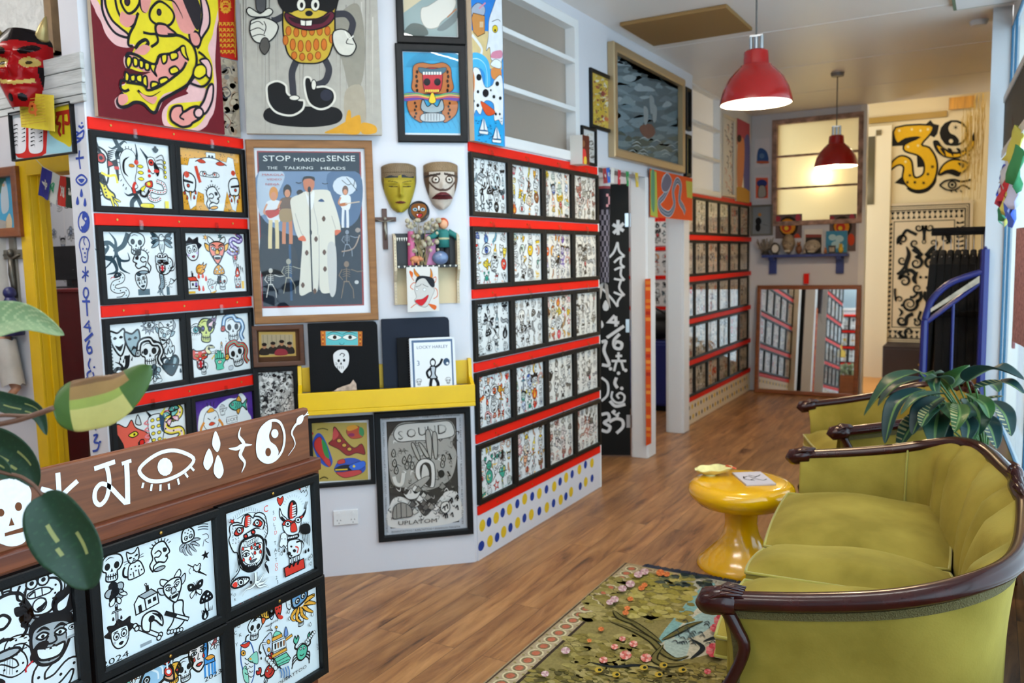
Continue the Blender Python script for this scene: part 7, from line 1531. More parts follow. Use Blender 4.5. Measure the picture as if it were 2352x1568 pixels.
# ---- back wall: prints, shelf with skulls, mirror
PKf=PK
def blob(cols,seed,n=30,r0=2,r1=5):
 def fn(a):
  r=random.Random(seed);a.pm(a.g,lv=1)
  x0,x1,y0,y1=a.box
  for i in range(n):a.lv=1+i%6;a.E(r.uniform(x0,x1),r.uniform(y0,y1),r.uniform(r0,r1),r.choice(cols),r.uniform(r0,r1)*1.2)
 return fn
def pic(label,c,border,depth,mf,draw,bg,d=.0,name='print',cat='picture'):
 x0,y0,x1,y1=c
 def fn(a):a.pm(a.g,lv=1);draw(a)
 return wallpic(name,label,cat,PK,[(x0,y0),(x1,y0),(x1,y1),(x0,y1)],border,depth,mf,fn,bg=bg,d=d)
M_card=mat('card','dcd8d0',.6)
def d1(a):a.F([(1741,345),(1750,340),(1762,350),(1764,372),(1740,374)],'3a5a92',None);a.E(1750,358,6,'5f7fb0');a.F([(1740,370),(1764,370),(1764,375),(1740,375)],'c8644a',None)
pic('small white print of blue figure high on the back wall',(1734,318,1768,384),0,.004,M_card,d1,'dedae0')
def d2(a):a.F([(1736,408),(1764,408),(1764,455),(1736,455)],'e2664a',None,sm=0);a.E(1750,421,12,'33407e',9);a.F([(1744,428),(1757,428),(1759,450),(1742,452)],'a8a49c',K,.006)
pic('small coral print of blue haired figure on the back wall',(1732,402,1768,459),0,.004,M_card,d2,'dedae0')
def d3(a):a.E(1742,508,7,'1c1c20',9);a.E(1741,522,6,'1c1c20',10);a.E(1745,493,4,'c98a4a');a.L([(1752,515),(1764,518)],.006,'6a6a72')
pic('dull grey painting with small dark bird, corner of back wall',(1724,470,1775,541),.02,.03,mat('grey_frame','6f6c66',.5),d3,'8a9096',name='framed_painting',cat='painting')
for x0,s_ in ((1781,'left'),(1905,'right')):
 y1=547 if s_=='left' else 577
 def dp(a,x0=x0):a.F([(x0,490),(x0+62,490),(x0+62,580),(x0,580)],'6a5a5a',None,sm=0);a.E(x0+30,520,22,'2a2420',24);a.E(x0+28,520,18,'d9902c',18);a.E(x0+26,522,11,'c03a2c',11);a.E(x0+25,524,5,'e8c83a',5);a.E(x0+6,503,6,'a83a48',7);a.E(x0+52,500,6,'b8485a',9);a.E(x0+50,550,8,'c8482c',14)
 pic('colourful round figure print standing behind the blue shelf, %s one'%s_,(x0,492,x0+61,y1),0,.01,M_card,dp,'8a7a78',d=.002)
def d5(a):a.F([(1850,538),(1887,538),(1887,582),(1850,582)],'3a3634',None,sm=0);a.E(1870,560,13,'8a8480',10);a.F([(1850,538),(1887,538),(1887,545),(1850,545)],'8c4a44',None,sm=0)
pic('black and white photograph standing on the blue shelf',(1847,526,1889,582),0,.008,M_card,d5,'e2dfda',d=.03,name='photo',cat='photo')
def d6(a):
 for x,y,r in ((1912,545,9),(1928,548,10),(1920,562,11),(1932,565,6)):a.E(x,y,r,'a8ccd8',r*.8)
pic('blue card with pale drawing standing on the blue shelf',(1897,530,1946,580),0,.012,M_card,d6,'3f88b0',d=.08,name='card',cat='card')
s0=PK.uw(1750,586,.13);s1=PK.uw(1947,586,.13);zs=(s0[1]+s1[1])/2;bu0,bu1=PK.uw(1774,600,.05)[0],PK.uw(1928,600,.05)[0]
M_bshelf=mat('blue_shelf','23377f',.4)
t=thing('wall_shelf','blue painted shelf with two brackets above the leaning mirror','shelf',PK.world(s0[0],zs),rz=0)
obj('board',MB().box(0,s1[0]-s0[0],-.15,0,-.02,.012),M_bshelf,t,bevel=.003)
for u in (bu0,bu1):obj('bracket',MB().box(u-s0[0]-.04,u-s0[0]+.04,-.03,0,-.20,-.02).box(u-s0[0]-.03,u-s0[0]+.03,-.12,-.03,-.05,-.02),M_bshelf,t,bevel=.003)
zs+=.0125
def on(px,d=.085):u=PK.uw(px,575,d)[0]; return PK.world(u,zs,d)
M_bone=mat('bone','a39888',.6,noise=.3,nscale=22);M_dk=mat('dark_bits','2a2622',.6,noise=.4,nscale=30)
def skull3(px,H_,W_,label,m):
 t=thing('skull_ornament',label,'skull',on(px));b=MB()
 def sf(i,j):
  q=2*pi*i;v=pi*j;r=1.0;x,y,z=sin(v)*cos(q),sin(v)*sin(q),cos(v)
  jaw=max(0,-z);f=max(0,-y);w=1-.42*jaw;x*=w;y=y*(1-.3*jaw)-.18*jaw*f
  for s in (-1,1):y+=.32*bell(x,z,.36*s,.02,.17,.17)*f
  y+=.25*bell(x,z,0,-.22,.09,.12)*f-.0
  return (x*W_/2,y*W_*.55,H_/2+z*H_/2)
 b.grid(sf,28,22,cu=True);obj('cranium',b,m,t,smooth=True)
 b=MB()
 for i in range(7):b.box(W_*(-.2+.06*i),W_*(-.2+.06*i+.045),-W_*.5,-W_*.40,H_*.12,H_*.22)
 obj('teeth',b,mat('ivory','c9bfa8',.5),t);b=MB()
 for s in (-1,1):b.ball((s*W_*.18,-W_*.36,H_*.51),W_*.085,W_*.04,H_*.085)
 obj('eye_sockets',b,mat('socket','1a1614',.8),t,smooth=True)
 return t
skull3(1866,.15,.17,'pale skull ornament in the middle of the blue shelf',M_bone);skull3(1811,.22,.14,'tall brown skull ornament left of the middle on the blue shelf',mat('old_bone','8a7a64',.6,noise=.4,nscale=20))
t=thing('ornament','grey spiky coral ornament at the left end of the blue shelf','ornament',on(1758));r=random.Random(3);b=MB()
for i in range(26):q=r.random()*6.28;e=r.uniform(.05,.11);b.tube([(0,0,.03),(e*.6*cos(q),e*.3*sin(q),.08),(e*cos(q),e*.5*sin(q),r.uniform(.06,.19))],[.014,.01,.004],6)
obj('branches',b,mat('grey_coral','7f766c',.7,noise=.3),t,smooth=True);obj('base',MB().lathe([(0,0),(.05,0),(.03,.04),(0,.045)],12),M_dk,t)
t=thing('round_frame','small oval framed portrait on the left of the blue shelf','picture frame',on(1781,.12))
obj('rim',MB().lathe([(.036,0),(.05,.004),(.052,.012),(.04,.016),(.036,.012)],24,sy=1.25),M_dk,t,loc=(0,.0,.065),rot=(pi/2-.1,0,0),smooth=True);obj('portrait',MB().lathe([(0,.008),(.037,.008)],24,sy=1.25),mat('pale_card','d8d4cc',.5),t,loc=(0,0,.065),rot=(pi/2-.1,0,0));obj('foot',MB().box(-.03,.03,-.005,.03,0,.012),M_dk,t)
def critter(px,s,m,label,d=.1):
 t=thing('figurine',label,'figurine',on(px,d));obj('body',MB().ball((0,0,.45*s),.3*s,.26*s,.45*s).ball((0,-.1*s,.95*s),.2*s,.2*s,.2*s),m,t,smooth=True)
 for q in (-1,1):obj('ear',MB().lathe([(.08*s,0),(.05*s,.12*s),(0,.2*s)],8),m,t,loc=(q*.12*s,-.08*s,1.08*s))
critter(1835,.11,mat('brown_figurine','7a4a2c',.5,noise=.4,nscale=30),'brown animal figurine between the two skulls on the shelf');critter(1896,.055,mat('orange_figurine','b06a38',.5),'tiny orange figurine right of the pale skull');critter(1931,.085,mat('yellow_figurine','c9a92c',.5),'yellow figurine at the right end of the blue shelf',.12)
critter(1848,.05,M_bone,'tiny pale figurine beside the brown animal on the shelf',.12)
t=thing('box','small dark box on the blue shelf before the blue card','box',on(1911,.12));obj('body',MB().box(-.035,.035,-.015,.015,0,.085),M_dk,t,bevel=.003);obj('front_label',MB().box(-.025,.025,-.0165,-.015,.02,.065),M_bone,t)
mb=[onZ(1730,906,.0),onZ(1964,914,.0)];mw=PK.uw(1971,655,.03)[0]-PK.uw(1734,655,.03)[0];yb=9.245;lean=radians(5.4)
p0=onY(1848,910,yb);mh=(onY(1850,655,9.35).z)/cos(lean)
t=thing('mirror','large brown framed mirror leaning on the back wall above the floor','mirror',(p0.x,yb,0),rot=(-lean,0,0))
M_mf=wood('mirror_frame','6e3c1c','8a4e26',.35,(1,8,8),4)
obj('frame',MB().frame(mw,mh,.045,.03),M_mf,t,loc=(0,0,mh/2));obj('mirror_glass',MB().add([(-mw/2+.04,-.014,.04),(mw/2-.04,-.014,.04),(mw/2-.04,-.014,mh-.04),(-mw/2+.04,-.014,mh-.04)],[(0,1,2,3)]),mat('mirror','e6e6e4',.015,1.),t)
q=PK.uw(1852,640,.06);t=thing('clip','red strap holding the top of the leaning mirror to the wall','strap',PK.world(q[0],q[1]),rz=0);obj('strap',MB().box(-.028,.028,-.06,0,.05,.056).box(-.028,.028,-.062,-.056,-.055,.056),M_red,t,bevel=.003)
# ---- alcove: mural, tapestry, tinsel, clothes rack
def vz(ox,oy,k): return zoom(PV,ox,oy,k)
a=Art(.002,.0004);T=vz(1680,160,3.5);a.pm(T,lv=1);y_,b_='e0ae1a','17140c';lw=.02
a.F([(1285,525),(1560,440),(1600,405),(1625,435),(1670,445),(1655,515),(1630,545),(1600,530),(1510,545),(1400,610),(1290,615)],b_,None,sm=0)
a.F([(1490,690),(1540,720),(1550,780),(1495,785)],b_,None,sm=0);a.F([(1310,910),(1375,855),(1400,930)],b_,None,sm=0);a.F([(1640,830),(1645,900),(1590,970),(1520,995),(1450,985),(1410,950),(1520,960),(1600,920)],b_,None)
a.F([(1320,465),(1600,445),(1605,510),(1530,600),(1590,625),(1640,700),(1655,790),(1630,890),(1570,955),(1480,970),(1410,935),(1375,870),(1385,790),(1360,765),(1320,775),(1280,805),(1290,745),(1350,695),(1410,700),(1450,740),(1465,850),(1500,865),(1545,830),(1545,750),(1500,690),(1395,655),(1395,600),(1510,545),(1400,555),(1330,590)],y_,b_,lw,sm=1,n=3)
for x,y in ((1350,490),(1450,480),(1520,490),(1580,480),(1420,620),(1500,610),(1400,740)):a.star(x,y,14,'f0e0a0',5,.5)
for x,y in ((1615,780),(1580,840),(1545,910),(1475,905),(1415,905),(1435,850)):a.star(x,y,18,b_,5,.35)
a.E(1790,510,108,'e0cfa6',97,b_,.022);a.F([(1790,415),(1740,420),(1690,470),(1685,540),(1720,600),(1770,610),(1815,600),(1830,570),(1800,530),(1760,510),(1745,470),(1765,430)],b_,None);a.E(1765,575,17,'e0cfa6',17);a.star(1803,465,26,b_,6,.25)
a.F([(1620,580),(1660,570),(1700,620),(1780,660),(1860,650),(1910,590),(1955,500),(1955,600),(1900,670),(1820,712),(1720,705),(1650,660)],b_,None);a.F([(1645,610),(1690,620),(1760,670),(1850,665),(1910,610),(1950,560),(1940,630),(1860,690),(1790,708),(1700,690)],y_,b_,.014)
for x in (1700,1760,1830,1890):a.F([(x-22,635),(x+10,640),(x+25,700)],b_,None)
a.F([(1668,845),(1700,770),(1770,725),(1850,730),(1905,760),(1880,810),(1830,830),(1740,810)],y_,b_,lw);a.F([(1675,855),(1720,815),(1780,800),(1840,830),(1820,860),(1740,835)],b_,None);a.F([(1820,750),(1870,755),(1860,790)],b_,None)
a.L([(1675,930),(1720,895),(1790,885),(1850,900),(1925,885)],.022,b_);a.L([(1675,930),(1730,965),(1800,965),(1860,930),(1920,960)],.018,b_);a.E(1775,925,30,None,28,b_,.016);a.E(1775,925,12,b_,12)
for x in (1760,1800,1840):a.L([(x,970),(x+14,985)],.014,b_,sm=0)
t=thing('wall_mural','yellow and black painted lettering mural with eye on the cream alcove wall','mural',PV.world(0,0),rz=0);obj('paint',a.mesh('paint',M_wallart),None,t)
def tap(a):
 T= lambda x,y:a.g(1960+x/3.268,420+y/3.268);a.pm(T,lv=1);k_='1a1c1a';c='d9c6a2'
 def Q(u,v):
  xl=188+(162-188)*v;xr=885+(870-885)*v;yt=168-28*u;yb=1205+25*u;x=xl+(xr-xl)*u; return (x,yt+(yb-yt)*v)
 a.pm(lambda u,v:T(*Q(u,v)),lv=1)
 for e,w in ((.02,.012),(.04,.008),(.062,.014),(.175,.01)):a.L([(e,e*.7),(1-e,e*.7),(1-e,1-e*.7),(e,1-e*.7)],w,k_,sm=0,closed=True)
 for i in range(15):
  for v0,v1 in ((.052,.105),(.9,.95)):u=.1+.8*i/14;a.F([(u-.025,v0),(u+.025,v0),(u,v0+.025),(u+.02,v1),(u-.02,v1),(u,v0+.028)],k_,None,sm=0)
 for i in range(24):
  for u0,u1 in ((.075,.155),(.845,.925)):v=.13+.74*i/23;a.F([(u0,v),(u0+.035,v+.012),(u1,v),(u1,v+.018),(u0,v+.022)],k_,None,sm=0)
 for s in (-1,1):
  X= lambda x:.5+s*(x-.5)
  def spi(cx,cy,r0,tn,a0,w,tail=None):
   n=int(10*abs(tn))+4;q=[(cx+r0*(1-.85*k/n)*cos(a0+2*pi*tn*k/n),cy+r0*.62*(1-.85*k/n)*sin(a0+2*pi*tn*k/n)) for k in range(n+1)]
   a.L([(X(x),y) for x,y in (tail or [])+q],w,k_,tp=1 if tail else 2,n=4)
  spi(.44,.17,.045,1.3,-.5,.03,[(.5,.26),(.5,.22)]);spi(.27,.25,.055,1.4,2.5,.035,[(.42,.22),(.36,.2),(.3,.19)]);spi(.40,.28,.045,1.2,1.5,.03,[(.47,.36),(.44,.33)])
  spi(.42,.42,.07,1.4,-1.5,.045,[(.38,.32),(.42,.34),(.47,.36)]);spi(.27,.40,.05,1.2,.5,.03,[(.22,.5),(.27,.47),(.31,.43)]);spi(.30,.55,.065,1.3,-2.5,.045,[(.42,.5),(.36,.47),(.28,.49)])
  spi(.44,.60,.05,1.2,1.5,.03,[(.36,.66),(.4,.66)]);spi(.36,.71,.085,1.9,-.4,.04,[(.47,.62),(.48,.66),(.45,.69)]);spi(.25,.68,.04,1.1,3,.025,[(.2,.6),(.2,.64)])
  spi(.28,.83,.055,1.2,.6,.045,[(.4,.78),(.36,.79),(.33,.81)]);spi(.44,.84,.045,1.3,-1.2,.03,[(.48,.76),(.46,.8)]);spi(.36,.91,.05,1.1,2.4,.035,[(.24,.91),(.28,.94),(.32,.95)])
  a.L([(X(.31),.30),(X(.34),.36),(X(.31),.44),(X(.34),.5)],.05,k_,tp=2);a.L([(X(.44),.48),(X(.40),.53),(X(.43),.57)],.05,k_,tp=2);a.L([(X(.24),.74),(X(.28),.77),(X(.25),.8)],.03,k_,tp=2)
  for x,y in ((.25,.28),(.34,.5),(.42,.82),(.28,.72),(.47,.52)):a.E(X(x),y,.016,k_,.01)
 a.E(.5,.27,.018,None,.013,k_,.01)
wallpic('tapestry','cream cloth tapestry with black swirling animals hanging in the alcove','tapestry',PV,[(2013,471),(2232,458),(2228,800),(2008,790)],0,.006,mat('cream_cloth','d9c6a2',.9),tap,bg='d9c6a2',d=.02)
q=[onY(x,y,9.9) for x,y in ((2262,190),(2240,470))];t=thing('tinsel_curtain','gold tinsel strips hanging beside the pier in the alcove','curtain',(q[0].x-.05,9.9,0));t['kind']='stuff';r=random.Random(8);b=MB()
for i in range(46):
 x=r.uniform(-.14,.06);y=r.uniform(-.25,.25);z1=3.15-r.random()*.25+x*1.2;z0=2.0+r.random()*.5;p=[(x+r.uniform(-.012,.012),y,z1+(z0-z1)*j/6) for j in range(7)];b.tube(p,.007,4,flat=.3)
obj('strips',b,mat('gold_tinsel','c9a53a',.3,.6),t)
M_rack=mat('rack_blue','15206a',.35)
t=thing('clothes_rack','blue metal clothes rack beside the grey pier','clothes rack',(0,0,0));Y0=6.165
P3= lambda x,y,Y=Y0:onY(x,y,Y)
l0,l1,rr0,rr1=P3(2124,735),P3(2116,880),P3(2263,572),P3(2256,850);l1=Vector((l0.x-.01,Y0,0));rr1=Vector((rr0.x-.0,Y0,0))
obj('post',MB().tube([l1,l0],.024,8),M_rack,t);obj('post',MB().tube([rr1,rr0],.026,8),M_rack,t)
arc=[P3(x,y) for x,y in ((2124,735),(2140,690),(2175,655),(2215,637),(2264,622))];obj('arched_bar',MB().tube(smoothpts([tuple(p) for p in arc],False,5),.022,8),M_rack,t,smooth=True)
obj('lower_bar',MB().tube([P3(2130,738),P3(2262,640)],.016,8),M_rack,t);obj('thin_post',MB().tube([P3(2190,690),Vector((P3(2190,690).x,Y0,0))],.010,6),M_rack,t)
obj('foot',MB().box(l1.x-.03,rr1.x+.03,Y0-.02,Y0+.02,0,.03),M_rack,t)
h0,h1=P3(2158,531,6.75),P3(2272,530,6.75);zr=(h0.z+h1.z)/2
obj('hanging_rail',MB().tube([(h0.x-.05,6.75,zr),(rr0.x+.02,6.75,zr)],.03,10),mat('fuzzy_black','0a0a0c',.95,bump=.8,bscale=90),t);obj('rail_arm',MB().tube([(rr0.x,Y0,rr0.z),(rr0.x,6.75,zr)],.012,6).tube([(rr0.x,6.75,0),(rr0.x,6.75,zr)],.02,8),M_rack,t)
t=thing('magazine','folded white and yellow leaflet tucked under the arched bar of the rack','leaflet',P3(2150,712));b=MB();p0,p1=P3(2138,718),P3(2250,645);e=p1-p0;o_=P3(2150,712)
b.add([tuple(p0-o_+Vector((0,-.03,.005))),tuple(p1-o_+Vector((0,-.03,-.01))),tuple(p1-o_+Vector((0,-.03,.035))),tuple(p0-o_+Vector((0,-.03,.03)))],[(0,1,2,3)]);obj('sheet',b,mat('leaflet','a8a090',.5,noise=.3,nscale=14),t,solid=.004)
M_shirt=mat('black_cotton','070708',.95,bump=.3,bscale=30)
for i in range(8):
 x=h0.x-.02+i*.048;t=thing('t_shirt','black t-shirt hanging on the blue clothes rack','t-shirt',(x,6.75,zr-.03),group='black shirts on the rack')
 w=.27-.004*i;hh_=1.05 if i<4 else .98;ol=[(-.07,-.1),(-w*.55,-.13),(-w,-.2),(-w-.12,-.52),(-w-.02,-.56),(-w*.98,-hh_),(w*.98,-hh_),(w+.02,-.56),(w+.12,-.52),(w,-.2),(w*.55,-.13),(.07,-.1)]
 n=len(ol);b=MB();b.v=[(.0255*s*(1 if 0<k_<n-1 else .6)-(.05*max(0,-z-.3) if i==0 else 0),y,z) for s in (-1,1) for k_,(y,z) in enumerate(ol)];b.f=[list(range(n)),list(range(2*n-1,n-1,-1))]+[[k_,k_+n,(k_+1)%n+n,(k_+1)%n] for k_ in range(n)];b.mi=[0]
 obj('shirt',b,M_shirt,t,bevel=.012);obj('hanger',MB().tube([(0,0,.03),(0,.02,.045),(0,.025,.02),(0,0,-.03),(0,0,-.11)],.003,6).tube([(0,-w*.7,-.15),(0,0,-.11),(0,w*.7,-.15)],.004,6),M_steel,t)
x0=PV.uw(2038,800)[0];t=thing('cupboard','low dark brown cupboard under the tapestry','cupboard',(x0+.45,10.62,0));h=onY(2050,795,10.4).z;M_db=mat('dark_brown','231412',.5)
obj('carcass',MB().box(-.45,.45,-.22,.24,0,h),M_db,t,bevel=.005)
for s in (-1,1):d_=obj('door',MB().box(min(0,s*.44)+.004,max(0,s*.44)-.004,-.24,-.22,.04,h-.03),M_db,t,bevel=.004);obj('knob',MB().ball((s*.06,-.25,h*.55),.014),M_brass,d_)
t=thing('low_table','low dark bench with shoes and papers at foot of the clothes rack','bench',(-.24,6.75,0));obj('top',MB().box(-.16,.2,-.2,.3,.42,.46),mat('bench_brown','2c2018',.5),t,bevel=.004)
for x in (-.13,.17):
 for y in (-.17,.27):obj('leg',MB().box(x-.02,x+.02,y-.02,y+.02,0,.42),mat('bench_brown','2c2018',.5),t)
t=thing('paper_stack','stack of leaflets lying on the dark bench','papers',(-.26,6.65,.4605));obj('sheets',MB().box(-.12,.06,-.08,.1,0,.03),mat('leaflet','a8a090',.5,noise=.3,nscale=14),t,bevel=.002)
# ---- red pendant lamps
def bulb_mat():
 m,tt,b=nt('warm_bulb');b.inputs['Emission Color'].default_value=(1,.74,.45,1);b.inputs['Emission Strength'].default_value=BULB;b.inputs['Base Color'].default_value=(1,.9,.8,1); return m
BULB=300;M_bulb=bulb_mat();M_shade=mat('red_enamel','9a0a08',.2,coat=.2);M_in=mat('white_enamel','f2efe8',.35)
def pendant(x,y,zr_,R_,label):
 t=thing('pendant_lamp',label,'lamp',(x,y,CEIL),group='red pendant lamps');z=zr_-CEIL;h=R_*1.5
 k_=[(1.0,0),(1.0,.02),(.97,.16),(.9,.4),(.76,.66),(.56,.87),(.45,.96),(.43,1.0),(.36,1.02),(.34,1.28),(.33,1.36),(.27,1.4),(.0,1.4)]
 s_=obj('shade',MB().lathe([(R_*r,z+h*.7*v) for r,v in k_],40),M_shade,t,smooth=35)
 obj('inner_lining',MB().lathe([(R_*r*.975,z+h*.7*v-.002) for r,v in k_[:8]]+[(.0,z+h*.68)],40),M_in,s_,smooth=True)
 zt=z+h*.98;cp=obj('socket',MB().tube([(0,0,zt),(0,0,zt+.07)],.012,10),M_steel,t)
 for q in (-1,1):obj('pin',MB().tube([(q*.028,0,zt-.005),(q*.028,0,zt+.075)],.010,8),M_steel,t,smooth=40)
 obj('cap_bar',MB().box(-.035,.035,-.008,.008,zt+.07,zt+.08),M_steel,t)
 obj('cord',MB().tube([(0,0,zt+.07),(0,0,-.03)],.005,6),mat('cord_grey','5a5652',.6),t);obj('ceiling_rose',MB().lathe([(0,-.035),(.05,-.03),(.055,0)],20),mat('rose_dark','6a6058',.4),t,smooth=40)
 obj('bulb',MB().ball((0,0,z+h*.25),.05,.05,.06,16,12),M_bulb,t,smooth=True)
pz_=onY(1736,238,4.6);pendant(pz_.x,4.6,pz_.z,.19,'larger looking nearer red dome pendant lamp with white inside')
pz_=onY(1920,382,7.62);pendant(pz_.x,7.62,pz_.z,.178,'smaller looking farther red dome pendant lamp before the back window')
t=thing('globe_lamp','round glowing globe lamp behind the frosted back window','lamp',(0,0,0));p=onY(1893,405,9.54);t.location=(p.x,p.y,3.3);obj('globe',MB().ball((0,0,p.z-3.3),.06,None,None,20,14),mat('pale_globe',(1,.87,.66,1),emit=40.),t,smooth=True);obj('stem',MB().tube([(0,0,p.z-3.3+.07),(0,0,0)],.006,6),M_steel,t)
q0,q1=onZ(2190,14,CEIL),onZ(2345,2,CEIL);t=thing('ceiling_panel','green edged panel on the ceiling above the grey pier','panel',(q0.x,q0.y,CEIL));obj('panel',MB().box(0,q1.x-q0.x,-.3,0,-.03,0),mat('green_edge','5f7a66',.5),t,bevel=.004);obj('inset',MB().box(.02,q1.x-q0.x-.02,-.28,-.02,-.032,-.03),M_trim,t)
q0=onZ(2248,48,CEIL);t=thing('smoke_alarm','small white smoke alarm on the ceiling by the grey pier','smoke alarm',(q0.x,q0.y,CEIL));obj('body',MB().lathe([(0,-.035),(.045,-.032),(.055,-.015),(.055,0)],20),M_trim,t,smooth=40);obj('base',MB().lathe([(.06,0),(.06,-.006),(.0,-.006)],20),M_trim,t)
# ---- carved olive velvet sofa and armchair
def velvet(name,c1,c2):
 m,t,b=nt(name);N=t.nodes.new;Lk=t.links.new
 tc=N('ShaderNodeTexCoord');n=N('ShaderNodeTexNoise');n.inputs['Scale'].default_value=5;n.inputs['Detail'].default_value=5;Lk(tc.outputs['Object'],n.inputs['Vector'])
 r=N('ShaderNodeValToRGB');e=r.color_ramp.elements;e[0].position=.35;e[1].position=.65;e[0].color=hx(c1);e[1].color=hx(c2);Lk(n.outputs[0],r.inputs[0]);Lk(r.outputs[0],b.inputs['Base Color'])
 b.inputs['Roughness'].default_value=.85;b.inputs['Specular IOR Level'].default_value=.15;b.inputs['Sheen Weight'].default_value=.35;b.inputs['Sheen Roughness'].default_value=.35;b.inputs['Sheen Tint'].default_value=hx('c9bb70')
 n2=N('ShaderNodeTexNoise');n2.inputs['Scale'].default_value=160;Lk(tc.outputs['Object'],n2.inputs['Vector']);bp=N('ShaderNodeBump');bp.inputs['Strength'].default_value=.12;bp.inputs['Distance'].default_value=.004;Lk(n2.outputs[0],bp.inputs['Height']);Lk(bp.outputs[0],b.inputs['Normal'])
 return m
M_vel=velvet('olive_velvet','7e6e28','978538');M_pip=mat('velvet_piping','9a9034',.7,sheen=.3);M_braid=mat('olive_braid','5a5026',.8,bump=.8,bscale=220)
M_mah=mat('mahogany','2c0706',.24,spec=.35,noise=.3,nscale=18,coat=.1)
def lerp3(p,q,t): return tuple(p[i]+(q[i]-p[i])*t for i in range(3))
def settee(name,label,cat,loc,rz,hl,ncush,bounds,nfl):
 t=thing(name,label,cat,loc,rz=rz);k=hl/.868
 half=[(-.012,.868,.617),(.08,.872,.628),(.22,.87,.648),(.38,.862,.678),(.5,.845,.71),(.60,.80,.74),(.67,.70,.752),(.712,.55,.755),(.745,.3,.757),(.762,.12,.768),(.765,0,.775)]
 def sy(p): return (p[0],(p[1]-.868)*min(1,k*1.1)+hl if p[1]>.6 else p[1]/.6*((.6-.868)*min(1,k*1.1)+hl),p[2])
 h=[sy(p) for p in half];path=[(x,-y,z) for x,y,z in h]+[p for p in h[-2::-1]]
 P=smoothpts(path,False,6);n=len(P)
 rad=[]
 for i in range(n):
  f=min(i,n-1-i)/(n-1)*2;rad.append(.030+.006*(f<.05)+.012*max(0,1-((f-1)/.1)**2)*(1 if f>.9 else 0))
 obj('carved_rail',MB().tube(P,rad,12,flat=.85),M_mah,t,smooth=True)
 nrm=[]
 for i in range(n):
  a_=P[max(i-1,0)];b_=P[min(i+1,n-1)];dx,dy=b_[0]-a_[0],b_[1]-a_[1];l=hypot(dx,dy) or 1;nrm.append((-dy/l,dx/l))
 for s in (-1,1):
  y=s*hl;sc=MB();sc.tube([(.03,y,.615),(-.005,y,.617),(-.045,y,.607),(-.062,y,.588)],[.036,.043,.042,.026],12,flat=.9)
  for i in range(5):sc.tube([(-.05,y-.03+.015*i,.618),(-.0,y-.034+.017*i,.655-.004*abs(i-2)),(.05,y-.03+.015*i,.648)],[.004,.008,.003],6)
  obj('carved_scroll',sc,M_mah,t,smooth=True)
  q=smoothpts([(.0,y,.60),(.03,y,.545),(.052,y,.49),(.02,y,.40),(-.025,y,.31),(-.03,y,.22),(.0,y,.13)],False,4);m_=len(q)
  obj('arm_post',MB().tube(q,[.02-.004*sin(pi*i/(m_-1)) for i in range(m_)],10),M_mah,t,smooth=True)
  lg=MB().tube([(.0,y*.985,.15),(-.035,y*.99,.10),(-.03,y*.99,.05),(-.012,y*.985,0)],[.04,.034,.022,.026],10);obj('leg',lg,M_mah,t,smooth=True)
  obj('leg',MB().tube([(.62,y*.86,.15),(.65,y*.87,.0)],[.032,.022],8),M_mah,t,smooth=True)
 cr=MB();zc=.787
 for i in range(7):q=-1+2*i/6;cr.tube([(.758,q*.05,zc+.01),(.742,q*.10,zc+.045-.03*q*q),(.76,q*.15,zc+.015-.02*abs(q))],[.006,.016,.005],6)
 cr.ball((.748,0,zc+.03),.02,.028,.03);obj('carved_crest',cr,M_mah,t,smooth=True)
 def outer(i,j):
  f=i*(n-1);a_=int(min(f,n-2));w=f-a_;p=lerp3(P[a_],P[a_+1],w);nx,ny=nrm[min(int(f+.5),n-1)];v=j
  z=p[2]-.02+(.14-p[2]+.02)*v;ins=.008+.03*sin(pi*min(1,v*1.2))*.6+.05*v*v*(1 if p[0]>.3 else .3);xx=p[0]+nx*ins
  if p[0]<.15:xx+=(.03*sin(v*pi*1.1)-.03*v)*(1-p[0]/.15)
  return (xx,p[1]+ny*ins,z)
 obj('outer_cover',MB().grid(outer,72,14),M_vel,t,smooth=True,solid=.004)
 br=[lerp3(outer(i/70,.045),outer(i/70,.045),0) for i in range(71)]
 obj('braid',MB().grid(lambda i,j:(lambda p,q:(p[0]-q[0]*.006,p[1]-q[1]*.006,p[2]))(outer(i,.022+.045*j),nrm[min(int(i*(n-1)+.5),n-1)]),72,1),M_braid,t,solid=.004)
 for s in (0,1):e=[outer(s,j/8) for j in range(9)];obj('braid',MB().grid(lambda i,j:(lambda p:(p[0]+.012+.018*i,p[1]+(.006 if s else -.006),p[2]))(e[int(j*8)]),1,8),M_braid,t,solid=.003)
 def inner(i,j):
  f=i*(n-1);a_=int(min(f,n-2));w=f-a_;p=lerp3(P[a_],P[a_+1],w);nx,ny=nrm[min(int(f+.5),n-1)];v=j
  back=max(0,min(1,(p[0]-.48)/.2));ins=.012+.035*sin(pi*min(1,v*1.05)*.9)+(.05+.06*back)*v
  if back>0:
   ph=(i-.5)*(1+.45*v)*nfl*2.2;ins+=back*.065*abs(cos(pi*ph))**.5*(1-.35*v)*min(1,v*6)
  z=p[2]+.012+(.36-p[2])*v;y=p[1]+ny*ins;y=y*(1-.10*back*v)
  return (p[0]+nx*ins,y,z)
 obj('inner_cover',MB().grid(inner,200,16),M_vel,t,smooth=True,solid=.004)
 for i0 in (.17,.83):obj('seam_piping',MB().tube([(lambda p,q:(p[0]+q[0]*.006,p[1]+q[1]*.006,p[2]))(inner(i0,j/10),nrm[int(i0*(n-1))]) for j in range(10)],.004,6),M_pip,t,smooth=True)
 obj('seat_deck',MB().box(.02,.66,-hl*.9,hl*.9,.13,.35),M_vel,t,bevel=.015)
